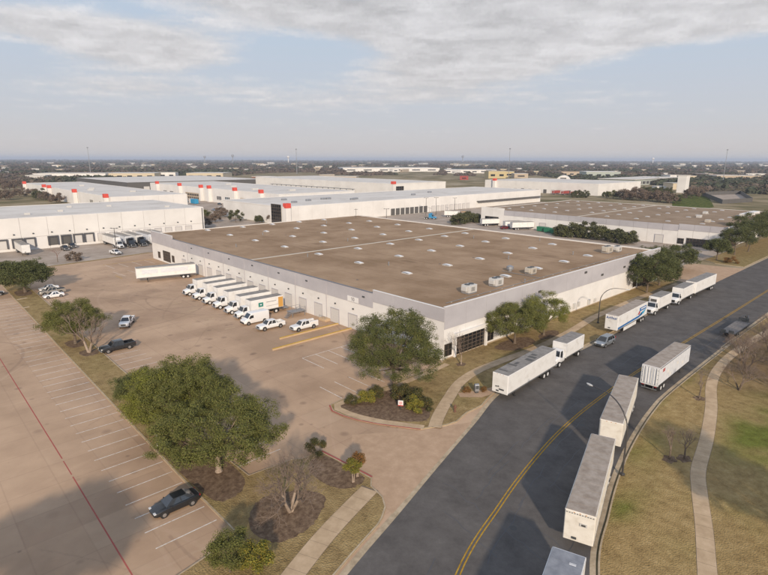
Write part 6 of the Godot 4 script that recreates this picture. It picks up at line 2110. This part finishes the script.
	tree("live_oak", "live oak with thin yellowish top next to the entrance-side oak", E(-4.4, 25.2, y), "oak_bright", 2.6, Vector3(5.2, 3.9, 4.6), 19, 11, 0.8, 26, "", 0.22)
	tree("live_oak", "dark live oak before the far street entrance", E(-4.0, 76.6, y), "oak_far", 2.8, Vector3(6.4, 5.2, 5.6), 20, 14, 1.0, 27, "", 0.26)
	tree("live_oak", "dark live oak at the far street corner of the warehouse", E(-3.0, 87.6, y), "oak_far", 2.6, Vector3(5.0, 4.6, 5.0), 17, 12, 1.0, 28, "", 0.26)
	tree("live_oak", "dense oak in the drive court past the warehouse corner", E(4.6, 104.0, 0), "oak_far", 2.2, Vector3(6.2, 4.6, 6.0), 18, 12, 1.1, 29, "", 0.26)
	tree("live_oak", "low dense oak beside the pink driveway", E(1.4, 114.5, 0), "oak_far", 2.0, Vector3(5.4, 4.2, 5.4), 16, 12, 1.1, 30, "", 0.24)
	si = 70
	for k in [[-1.5, 143.0, 3.0, 3.8, "oak_far", "slender oak on the island past the pink driveway"], [-2.5, 160.0, 4.0, 5.6, "oak_far", "dark oak before the second warehouse's corner"], [-4.0, 172.0, 4.6, 7.2, "oak_far", "broad dark oak along the second warehouse's street front"], [0.0, 186.0, 5.0, 7.6, "oak_far", "broad dark oak farther along the second warehouse's street front"], [-5.0, 200.0, 5.0, 7.6, "oak_far", "dense oak by the street past the second warehouse's door"], [-2.0, 216.0, 5.0, 7.4, "oak_far", "dense oak at the far end of the second warehouse's front"], [-6.0, 232.0, 3.0, 6.0, "oak_far", "last of the dark oaks along the far street"]]:
		tree("street_oak", k[5], E(k[0], k[1], y), k[4], k[2], Vector3(k[3], k[3] * 0.8, k[3]), 16, 11, 1.15, si, "dark oaks along the far street", 0.24)
		si += 1
	shrub("shrub", "rust-coloured low tree on the island past the pink driveway", E(-6.5, 140.5, y), "rust", Vector3(2.2, 1.4, 2.0), si)
	# right verge
	var bt := "bare young trees on the verge of the winding path"
	var grown := []
	for k in [[-38.6, -4.6, 4.2, "bare young tree in the larger mulch ring beside the winding path"], [-39.7, -3.2, 3.8, "thin bare young tree in the second mulch ring beside the winding path"], [-35.4, 16.0, 4.6, "bare young tree on the verge below the ribbed trailer"], [-37.0, 33.0, 6.2, "bare tree over the winding path beside the flatbed"], [-40.5, 40.0, 6.8, "bushy bare tree beyond the winding path"], [-44.0, 27.0, 6.5, "broad bare tree on the far side of the winding path"], [-41.0, 52.0, 7.0, "bare tree near the flatbed's gooseneck"], [-47.5, 44.0, 7.2, "large bare tree well out on the verge lawn"], [-38.5, 23.5, 5.2, "small bare tree at the path bend below the flatbed"], [-35.2, 38.0, 5.4, "bare tree close to the path between kerb and lawn"], [-37.6, 46.5, 6.4, "bare tree between the path and the large bare tree"], [-44.5, 36.5, 7.0, "bare tree inside the group on the verge lawn"], [-51.0, 36.0, 7.5, "bare tree at the outer edge of the verge lawn group"], [-36.5, 58.0, 6.0, "bare tree beside the pink verge pad"]]:
		if k[2] > 5.0 and grown.size() == 4:
			var src: Node3D = grown[si % 4]
			var o := copy(src, k[3], E(k[0], k[1], y), rng.randf() * TAU, bt)
			o.scale = Vector3.ONE * (k[2] / float(src.get_meta("tall")))
			o.remove_meta("tall")
		else:
			var o := bare_tree("bare_tree", k[3], E(k[0], k[1], y), k[2], 0.05 + k[2] * 0.014, 1 if k[2] < 5 else 3, 5 if k[2] < 5 else 6, si, 1.1, "bark", "twig", bt)
			if k[2] > 5.0:
				o.set_meta("tall", k[2])
				grown.append(o)
		si += 1
	shrub("shrub", "dark red clipped bush beside the pink verge pad", E(-34.5, 76.0, 0.13), "rust", Vector3(0.8, 0.7, 0.8), si)

func mid_plants() -> void:
	var r := RandomNumberGenerator.new()
	r.seed = 900
	var si := 1000
	# evergreen shrubs between the warehouses
	for k in [[128, 160, 4.6], [130, 166, 4.2], [132, 171, 4.6], [127, 174, 3.6], [134, 179, 3.4]]:
		tree("court_tree", "dense evergreen in the clump behind the tan roof's pale joint", E(k[0], k[1]), "mid", 0.5, Vector3(k[2], k[2] * 0.8, k[2]), 12, 9, 1.25, si, "evergreens in the clump behind the tan roof", 0.15, "bark", -0.6)
		si += 1
	for k in [[66, 158, 3.4, "smallest dark evergreen at the green-skip end of the dock wall row"], [60, 160, 4.2, "dark evergreen second from the green skips in the dock wall row"], [55, 162, 5.0, "largest dark evergreen of the dock wall row"], [49, 160, 4.2, "dark evergreen next to the largest one, away from the skips"], [42, 160, 3.8, "dark evergreen second from the street end of the dock wall row"], [36, 158, 3.6, "dark evergreen at the street end of the dock wall row"]]:
		tree("court_tree", k[3], E(k[0], k[1]), "mid", 0.6, Vector3(k[2], k[2] * 0.9, k[2]), 12, 9, 1.25, si, "evergreens along the second warehouse's dock wall", 0.15, "bark", -0.6)
		si += 1
	# small trees of the visitor court
	for k in [[228, 62, 4.6, "mid_bright", "round green tree beside the white dock hall's end"], [222, 66, 3.6, "mid_brown", "reddish round shrub next to the white dock hall's end"], [216, 75, 5.2, "mid", "round dark green tree alone on the visitor court grass"], [243, 80, 4.6, "mid_brown", "brown bare-looking tree behind the round dark one"], [233, 97, 5.4, "mid_brown", "tall brown bare-looking tree on the visitor court"], [262, 112, 4.0, "mid_brown", "small brown tree before the far entrance towers"], [276, 116, 3.0, "mid_bright", "small green tree under the second entrance tower"], [203, 82, 2.4, "mid", "low green bush at the glass corner of the low hall"], [198, 95, 2.2, "mid", "second low green bush along the low hall"], [200, 88, 3.2, "mid_brown", "brown shrub at the glass corner of the low hall"], [300, 70, 4.4, "mid_brown", "brown tree at the far edge of the visitor court"], [205, 52, 4.0, "mid_brown", "brown tree between the dock hall and the visitor court"]]:
		tree("court_tree", k[4], E(k[0], k[1], -0.02), k[3], 1.2, Vector3(k[2] * 0.8, k[2] * 0.85, k[2] * 0.8), 11, 8, 1.0, si, "", 0.14, "bark", -0.5)
		si += 1
	# evergreen hedge rows in the right distance
	for k in 10:
		var g := G(641.0 + k * 3.1, 196.4)
		tree("conifer", "narrow dark conifer in the straight row beyond the second tan roof", Vector3(g.x, -0.03, g.z), "mid", 0.5, Vector3(2.8, 6.0, 2.8), 9, 6, 1.5, si, "conifers in a straight row", 0.2, "bark", -0.7)
		si += 1
	for k in 5:
		var g := G(573.5 + k * 3.3, 197.6)
		tree("conifer", "small dark conifer in the short row below the far white hall", Vector3(g.x, -0.03, g.z), "mid", 0.4, Vector3(2.3, 4.6, 2.3), 8, 6, 1.2, si, "conifers below the far white hall", 0.2, "bark", -0.7)
		si += 1
	# brown bare woods right of the second warehouse and around the halls: single trees
	var spots := [[622, 199, 6, "mid_brown"], [630, 200, 7, "mid_brown"], [637, 199, 8, "mid_brown"], [644, 201, 6, "mid_brown"], [652, 201, 6, "mid_brown"], [660, 202, 7, "mid_brown"], [668, 203, 6, "mid_brown"], [675, 203, 5, "mid"], [613, 198.5, 5, "mid_bright"], [606, 198, 4, "mid_bright"], [691, 198, 7, "mid_brown"], [697, 196, 6, "mid_brown"], [702, 193, 5, "mid_brown"], [10, 190, 7, "mid_brown"], [18, 188, 7, "mid_brown"], [3, 187, 7, "mid_brown"], [28, 190, 6, "mid_brown"], [40, 199, 6, "mid"], [45, 200, 5, "mid_brown"], [20, 197, 6, "mid_brown"], [6, 200, 6, "mid_brown"], [33, 196, 5, "mid_brown"], [57, 203, 5, "mid_brown"]]
	for k in spots:
		var g := G(k[0], k[1])
		var nm := "brown bare-crowned tree of the middle distance"
		if k[3] == "mid":
			nm = "dark green tree among brown trees of the middle distance"
		elif k[3] == "mid_bright":
			nm = "low bright green tree below the far white hall"
		tree("distant_tree", nm, Vector3(g.x, -0.03, g.z), k[3], 1.5, Vector3(k[2], k[2] * 0.8, k[2]), 10, 7, k[2] * 0.3, si, "single trees of the middle distance, " + k[3].replace("mid_", "").replace("mid", "green"), 0.25, "bark", -0.5)
		si += 1

func blob_mesh(sd: int) -> ArrayMesh:
	# far tree: a lumpy crown of overlapping leaf plates, no card
	var r := RandomNumberGenerator.new()
	r.seed = sd
	var m := MB.new()
	m.colored = true
	for k in 70:
		var d := Vector3(r.randfn(), absf(r.randfn()) * 0.9 - 0.1, r.randfn()).normalized()
		var p := d * r.randf_range(0.62, 1.0) + Vector3(0, 0.25, 0)
		var nn := (d + Vector3(r.randfn(), r.randfn(), r.randfn()) * 0.45).normalized()
		var s1 := nn.cross(Vector3(r.randfn(), r.randfn(), r.randfn())).normalized()
		var s2 := nn.cross(s1)
		var v := r.randf_range(0.75, 1.25)
		m.col = Color(v, v, v)
		m.tri(p - s1 * 0.42 - s2 * 0.2, p + s1 * 0.42 - s2 * 0.2, p + s2 * 0.45, nn)
	return m.mesh()

var sights := []

func far_woods() -> void:
	var keep := []
	var f := FastNoiseLite.new()
	f.seed = 404
	f.frequency = 0.0016
	f.fractal_octaves = 3
	var r := RandomNumberGenerator.new()
	r.seed = 77
	var sets := []
	for s in 3:
		sets.append([])
	var tries := 0
	while tries < 80000:
		tries += 1
		# even in picture height near the horizon, so that nearer rows stay loose
		var py := 160.4 + pow(r.randf(), 1.25) * 40.0
		var px := r.randf_range(-120, 888)
		var g := G(px, py)
		var d := -g.z
		if d > 11000.0 or d < 430.0:
			continue
		var hidden := false
		for e in sights:
			if absf(px - e[0]) < e[2] * 0.5 + 0.4 and py > e[1] - 0.3 and py < e[1] + e[3]:
				hidden = true
				break
		if hidden:
			continue
		var n := f.get_noise_2d(g.x * 0.9, g.z * 0.35)
		var want := 0.10 + (0.25 if d > 1500.0 else -0.05)
		if n < -want + 0.06:
			continue
		# leave the courts and halls clear
		var q := Vector2(g.x, -g.z) - CORNER
		var a := -q.x * sin(TURN) + q.y * cos(TURN)
		var b := q.x * cos(TURN) + q.y * sin(TURN)
		if a < 790 and a > 100 and b > 10 and b < 370:
			continue
		if a < 345 and a > 20 and b > 370 and b < 600:
			continue
		var sz := r.randf_range(3.2, 5.8) * (1.0 + d / 5200.0)
		var green := f.get_noise_2d(g.x * 2.0 + 5000.0, g.z) + r.randfn() * 0.22
		var col := Color(0.12, 0.09, 0.07)
		if green > 0.18:
			col = Color(0.056, 0.064, 0.036)
		elif green > 0.0:
			col = Color(0.085, 0.074, 0.05)
		var v := r.randf_range(0.7, 1.35)
		col = Color(col.r * v, col.g * v, col.b * v)
		sets[r.randi_range(0, 2)].append([Vector3(g.x, -0.2, g.z), Vector3(sz * r.randf_range(0.9, 1.6), sz * r.randf_range(0.75, 1.1), sz), r.randf() * TAU, col])
	for s in 3:
		var mm := MultiMesh.new()
		mm.transform_format = MultiMesh.TRANSFORM_3D
		mm.use_colors = true
		mm.mesh = blob_mesh(500 + s)
		mm.instance_count = sets[s].size()
		for k in sets[s].size():
			var e: Array = sets[s][k]
			mm.set_instance_transform(k, Transform3D(Basis(Vector3.UP, e[2]).scaled(e[1]), e[0]))
			mm.set_instance_color(k, e[3])
		var o := MultiMeshInstance3D.new()
		o.name = numbered("distant_woods")
		o.multimesh = mm
		o.material_override = M.far_leaf
		add_child(o)
		tag(o, ["brown and dark green woods covering the plain to the horizon", "mixed tree belts between the far buildings and the horizon", "scattered bare groves across the far plain"][s], "woods")
		o.set_meta("kind", "stuff")

# ---------------------------------------------------------------- street furniture and small things
func street_lamp(label: String, at: Vector3, turn: float, h: float, reach: float) -> void:
	var t := thing("street_lamp", label, "street lamp", at, turn, "curved street lamps")
	part(t, "base", bx(Vector3(0, 0.12, 0), Vector3(0.45, 0.3, 0.45), 0.06), M.pole)
	var m := MB.new()
	var pts := [Vector3(0, 0.1, 0), Vector3(0, h * 0.62, 0)]
	var rad := [0.11, 0.085]
	for k in 7:
		var an := PI * 0.5 * (k + 1) / 7.0
		pts.append(Vector3(0, h * 0.62 + sin(an) * h * 0.38, -(1.0 - cos(an)) * reach * 0.62))
		rad.append(0.085 - 0.004 * k)
	pts.append(Vector3(0, h - 0.04, -reach * 0.86))
	rad.append(0.05)
	pts.append(Vector3(0, h - 0.12, -reach))
	rad.append(0.045)
	m.tube(pts, rad, 8)
	part(t, "pole", m.mesh(), M.pole)
	var hd := MB.new()
	var R := []
	for s in [[-0.5, 0.06, 0.03], [-0.36, 0.15, 0.07], [0.05, 0.18, 0.09], [0.38, 0.11, 0.08], [0.5, 0.05, 0.05]]:
		var ring_ := []
		for j in 10:
			var an := TAU * j / 10.0
			ring_.append(Vector3(cos(an) * s[1], sin(an) * s[2] + h - 0.13, -reach - 0.35 + s[0]))
		R.append(ring_)
	hd.loft(R)
	part(t, "lamp_head", hd.mesh(), M.unit_grey)
	part(t, "lens", bx(Vector3(0, h - 0.22, -reach - 0.4), Vector3(0.24, 0.05, 0.5), 0.02), M.lamp_clear)

func small_things() -> void:
	var o := G(590, 385.5, 8.3)
	var base := G(622, 475, 0.13)
	var dv := Vector2(o.x - base.x, o.z - base.z)
	street_lamp("curved dark street lamp on the verge arching over the tan-roofed trailer", base, atan2(-dv.x, -dv.y), 8.4, dv.length() - 0.3)
	base = E(-8.0, 40.9, 0.13)
	o = E(-12.1, 43.4)
	dv = Vector2(o.x - base.x, o.z - base.z)
	street_lamp("curved dark street lamp on the lawn before the blank street wall", base, atan2(-dv.x, -dv.y), 7.8, dv.length())
	# parking sign on the strip
	var t := thing("parking_sign", "small white sign on a short post at the car park kerb", "sign", E(4.6, -47.2, 0.13), heading(215.0))
	part(t, "post", bx(Vector3(0, 0.8, 0), Vector3(0.07, 1.6, 0.07)), M.trim_white)
	part(t, "panel", bx(Vector3(0, 1.95, -0.05), Vector3(0.85, 0.95, 0.04), 0.01), M.sign_white)
	for k in 2:
		part(t, "print_line", bx(Vector3(0, 2.12 - 0.28 * k, -0.073), Vector3(0.5 - 0.12 * k, 0.08, 0.008)), M.text_grey)
	# red and white sign in the bed
	t = thing("notice_sign", "small white sign with red edge in the corner bed", "sign", E(-8.4, -18.7, 0.13), heading(190.0))
	part(t, "post", bx(Vector3(0, 0.35, 0), Vector3(0.07, 0.9, 0.07)), M.dark_metal)
	part(t, "panel", bx(Vector3(0, 1.0, 0), Vector3(0.72, 0.78, 0.05), 0.01), M.sign_white)
	part(t, "red_edge", bx(Vector3(0, 0.66, -0.03), Vector3(0.72, 0.12, 0.02)), M.sign_red)
	for k in 2:
		part(t, "print_line", bx(Vector3(0, 1.16 - 0.22 * k, -0.03), Vector3(0.44, 0.09, 0.02)), M.sign_red)
	# mailbox and drinks post on the small pad
	t = thing("mailbox", "grey kerbside mailbox with dark door on the small paved pad", "mailbox", E(-12.05, -6.4, 0.145), heading(170.0))
	part(t, "legs", bx(Vector3(0, 0.15, 0), Vector3(0.5, 0.3, 0.45)), M.dark_metal)
	var mp := MB.new()
	mp.side_profile([[-0.32, 0.3], [0.32, 0.3], [0.32, 1.15], [0.22, 1.33], [0.0, 1.42], [-0.22, 1.33], [-0.32, 1.15]], -0.32, 0.32)
	part(t, "cabinet", mp.mesh(), M.galv)
	part(t, "door", bx(Vector3(0, 0.95, -0.33), Vector3(0.46, 0.5, 0.03)), M.dark_metal)
	shrub("shrub", "dry reddish grass clump behind the mailbox", E(-11.0, -7.4, 0.13), "rust", Vector3(0.55, 0.6, 0.55), 300)
	shrub("shrub", "dry reddish grass clump at the kerb side of the mailbox", E(-12.6, -5.2, 0.145), "rust", Vector3(0.45, 0.5, 0.45), 301)
	t = thing("hydrant", "brown fire hydrant on the grass between footpath and kerb", "hydrant", E(-13.9, -13.6, 0.13))
	var hm := MB.new()
	hm.tube([Vector3(0, 0, 0), Vector3(0, 0.08, 0), Vector3(0, 0.1, 0), Vector3(0, 0.75, 0), Vector3(0, 0.78, 0), Vector3(0, 0.95, 0), Vector3(0, 1.05, 0)], [0.22, 0.22, 0.14, 0.14, 0.19, 0.14, 0.04], 10)
	part(t, "barrel", hm.mesh(), M.red_cap if false else M.twig_red)
	for s in [-1.0, 1.0]:
		part(t, "outlet", bx(Vector3(s * 0.19, 0.62, 0), Vector3(0.14, 0.14, 0.14), 0.03), M.twig_red)
	# yellow-topped ramp walls and loading stair at the dock wall
	for k in [[24.5, -19.0, "long yellow-topped ramp wall at the dock wall"], [28.9, -14.7, "short yellow-topped ramp wall beside the utility pickup"]]:
		t = thing("ramp_wall", k[2], "ramp wall", E(k[0], 0), TURN)
		var ln: float = -k[1] - 0.4
		var wm := MB.new()
		wm.side_profile([[0.15, -0.02], [-0.15, -0.02], [-0.15, 0.3], [0.15, 0.3]], -ln - 0.4, -0.35)
		part(t, "wall", wm.mesh(), M.walk)
		part(t, "yellow_cap", bx(Vector3(-ln * 0.5 - 0.37, 0.325, 0), Vector3(ln - 0.02, 0.05, 0.3)), M.line_yellow)
	t = thing("loading_stair", "grey steel loading platform behind the green-logo box truck", "platform", E(40.6, -3.0), TURN)
	part(t, "platform", bx(Vector3(0, 1.1, 0), Vector3(3.6, 0.14, 2.2)), M.galv)
	for s in [-1.0, 1.0]:
		for z in [-0.95, 0.95]:
			part(t, "leg", bx(Vector3(s * 1.6, 0.52, z), Vector3(0.12, 1.04, 0.12)), M.galv)
		part(t, "handrail", bx(Vector3(0, 2.05, s * 1.05), Vector3(3.6, 0.06, 0.06)), M.galv)
		for x in 4:
			part(t, "baluster", bx(Vector3(-1.7 + 1.13 * x, 1.6, s * 1.05), Vector3(0.05, 0.9, 0.05)), M.galv)
	for k in 4:
		part(t, "step", bx(Vector3(-2.0 - 0.28 * k, 0.9 - 0.26 * k, 0.3), Vector3(0.3, 0.06, 1.3)), M.galv)
	# dock steps near the doors
	t = thing("door_steps", "concrete landing with rail between the dock doors", "steps", E(33.2, -0.75), TURN)
	part(t, "landing", bx(Vector3(0, 0.3, 0), Vector3(1.4, 0.6, 2.4), 0.03), M.walk)
	part(t, "handrail", bx(Vector3(-0.6, 1.2, 0), Vector3(0.05, 0.05, 2.2)), M.galv)
	for z in [-1.0, 0.0, 1.0]:
		part(t, "baluster", bx(Vector3(-0.6, 0.9, z), Vector3(0.05, 0.62, 0.05)), M.galv)
	# utility covers and debris boards on the strip
	for k in [[98.0, -45.2, 2.2, "pale broken board lying on the strip below the white sedan"], [88.0, -46.2, 1.5, "second pale board lying at the strip kerb"]]:
		t = thing("concrete_slab", k[3], "slab", E(k[0], k[1], 0.13), TURN + 0.3)
		part(t, "slab", bx(Vector3(0, 0.05, 0), Vector3(k[2], 0.14, 0.7), 0.03), M.kerb)
	# posts and poles
	var si := 0
	for k in [[152.4, -6.4, 9.5, "tall dark lamp post at the edge of the dock court"], [168.0, 187.0, 11.0, "tall lamp post behind the blue tractor"], [171.0, 181.0, 11.0, "second tall lamp post behind the blue tractor"], [168.0, 205.0, 10.0, "timber pole beside the second warehouse's glass door"], [140.0, 118.0, 10.0, "timber pole at the back corner of the tan roof"]]:
		t = thing("lamp_post", k[3], "lamp post", E(k[0], k[1], -0.01))
		var pm := MB.new()
		pm.tube([Vector3(0, 0, 0), Vector3(0, k[2], 0)], [0.16, 0.1], 8)
		part(t, "shaft", pm.mesh(), M.pole)
		part(t, "cross_arm", bx(Vector3(0, k[2] - 0.2, 0), Vector3(2.2, 0.14, 0.16)), M.pole)
		for s in [-1.0, 1.0]:
			part(t, "lamp_head", bx(Vector3(s * 1.1, k[2] - 0.1, 0), Vector3(0.7, 0.18, 0.36), 0.04), M.dark_metal)
	# rooftop units of the main warehouse
	rooftop_unit("pale air unit on the tan roof, by the warehouse's street corner", 6.3, 14.6, 8.55, Vector3(2.6, 1.5, 1.9), false)
	rooftop_unit("pale air unit second along the street edge of the tan roof", 6.3, 23.5, 8.55, Vector3(2.6, 1.5, 1.9), false)
	rooftop_unit("tan-grey air unit third along the street edge of the tan roof", 8.0, 39.2, 8.55, Vector3(2.2, 1.3, 1.8), true)
	rooftop_unit("wide air unit near the far street end of the tan roof", 9.2, 80.2, 8.55, Vector3(3.0, 1.7, 2.0), true)
	rooftop_unit("small grey air unit beside the wide one at the far street end", 8.2, 84.2, 8.55, Vector3(2.2, 1.4, 1.8), false)
	t = thing("roof_exhaust", "round grey exhaust fan on the tan roof between two air units", "exhaust fan", E(13.0, 38.4, 8.55))
	var em := MB.new()
	em.tube([Vector3(0, 0, 0), Vector3(0, 0.5, 0), Vector3(0, 0.55, 0), Vector3(0, 1.15, 0), Vector3(0, 1.4, 0)], [0.5, 0.5, 0.85, 0.8, 0.3], 14)
	part(t, "cowl", em.mesh(), M.galv)
	t = thing("roof_mast", "thin dark pole with cross arm standing at the back of the tan roof", "pole", E(128.0, 88.0, 8.55))
	part(t, "shaft", bx(Vector3(0, 2.0, 0), Vector3(0.14, 4.0, 0.14)), M.pole)
	part(t, "cross_arm", bx(Vector3(0, 3.6, 0), Vector3(1.6, 0.14, 0.14)), M.pole)

	# high masts and water towers on the plain
	for k in [[91.0, 176.0, 149.0, "tall thin light mast beyond the grey two-bay office block"], [297.0, 174.0, 150.0, "tall thin light mast beside the white water tower at the woods' edge"], [508.0, 185.0, 149.0, "tall thin light mast beside the yellow flats"], [722.0, 186.5, 149.5, "tall thin light mast beyond the storage yard"]]:
		var g := G(k[0], k[1])
		var h: float = CAM_H + (159.3 - k[2]) / FOCAL * -g.z
		t = thing("light_mast", k[3], "light mast", Vector3(g.x, -0.03, g.z), 0, "tall light masts on the plain")
		var mm := MB.new()
		var w: float = -g.z / FOCAL * 0.32
		mm.tube([Vector3.ZERO, Vector3(0, h, 0)], [w, w * 0.55], 8)
		part(t, "shaft", mm.mesh(), M.galv)
		var rm := MB.new()
		rm.cyl(Vector3(0, h, 0), Vector3.UP, w * 2.2, w * 1.6, 10)
		part(t, "lamp_ring", rm.mesh(), M.dark_metal)
	for k in [[288.5, 163.5, 155.8, true, "white water tower beside a light mast on the horizon"], [652.5, 164.0, 156.8, true, "white water tower alone over the far woods"], [462.5, 163.0, 155.0, false, "dark water tower above the woods near the yellow flats"], [233.0, 163.0, 154.5, false, "tall grey water tower on the horizon above the red-capped halls"], [205.0, 162.6, 156.0, false, "squat grey water tower next to the tall grey one"]]:
		var g := G(k[0], k[1])
		var h: float = CAM_H + (159.0 - k[2]) / FOCAL * -g.z
		t = thing("water_tower", k[4], "water tower", Vector3(g.x, -0.03, g.z))
		var wm := MB.new()
		var u: float = -g.z / FOCAL
		wm.tube([Vector3.ZERO, Vector3(0, h * 0.7, 0)], [u * 0.45, u * 0.35], 10)
		part(t, "stem", wm.mesh(), M.wall_far if k[3] else M.grey_roof)
		wm = MB.new()
		wm.tube([Vector3(0, h * 0.66, 0), Vector3(0, h * 0.74, 0), Vector3(0, h * 0.88, 0), Vector3(0, h * 0.96, 0), Vector3(0, h, 0)], [u * 0.4, u * 1.1, u * 1.25, u * 0.8, u * 0.1], 14)
		part(t, "tank", wm.mesh(), M.wall_far if k[3] else M.grey_roof)
	# fenced yard in the right distance
	var yard := PackedVector2Array()
	for k in [[702, 195.2], [740, 194.0], [752, 202.0], [722, 203.8]]:
		var g := G(k[0], k[1])
		yard.append(Vector2(g.x, g.z))
	var ym := MB.new()
	ym.flat(yard, 0.0)
	structure("storage_yard", ym.mesh(), M.court)
	t = thing("screen_fence", "dark screen fence round the tan storage yard", "fence", Vector3(yard[0].x, -0.03, yard[0].y))
	for k in 4:
		var p := yard[k]
		var q := yard[(k + 1) % 4]
		var n := int((q - p).length() / 9.0) + 1
		for j in n:
			var a := p.lerp(q, float(j) / n) - yard[0]
			var b := p.lerp(q, float(j + 1) / n) - yard[0]
			var fm := MB.new()
			var dir := (b - a).normalized()
			var x := Basis(Vector3(dir.x, 0, dir.y), Vector3.UP, Vector3(-dir.y, 0, dir.x))
			fm.box(Vector3((a.x + b.x) * 0.5, 1.7, (a.y + b.y) * 0.5), Vector3((b - a).length() - 0.15, 3.4, 0.2), x)
			part(t, "fence_panel", fm.mesh(), M.charcoal_wall)
	var gm := MB.new()
	var gp := PackedVector2Array()
	for k in [[672, 197], [696, 190], [706, 192], [714, 207], [690, 212], [672, 208]]:
		var g := G(k[0], k[1])
		gp.append(Vector2(g.x, g.z))
	gm.flat(gp, -0.015)
	structure("meadow", gm.mesh(), M.grass_green)

func _ready() -> void:
	rng.seed = 2024
	make_light_and_camera()
	make_materials()
	make_ground()
	_skylight_kerb = bx(Vector3(0, 0.13, 0), Vector3(1.55, 0.26, 2.75), 0.02)
	var dm := MB.new()
	var R := []
	for k in 5:
		var z := lerpf(-1.28, 1.28, k / 4.0)
		var lift := 0.26 * sin(PI * (0.1 + 0.8 * k / 4.0))
		R.append([Vector3(-0.7, 0.26, z), Vector3(-0.62, 0.27 + lift * 0.6, z), Vector3(-0.3, 0.28 + lift, z), Vector3(0.3, 0.28 + lift, z), Vector3(0.62, 0.27 + lift * 0.6, z), Vector3(0.7, 0.26, z)])
	dm.loft(R)
	_skylight_dome = dm.mesh()
	main_warehouse()
	other_buildings()
	make_palettes()
	vehicles()
	near_plants()
	mid_plants()
	small_things()
	far_buildings()
	far_woods()
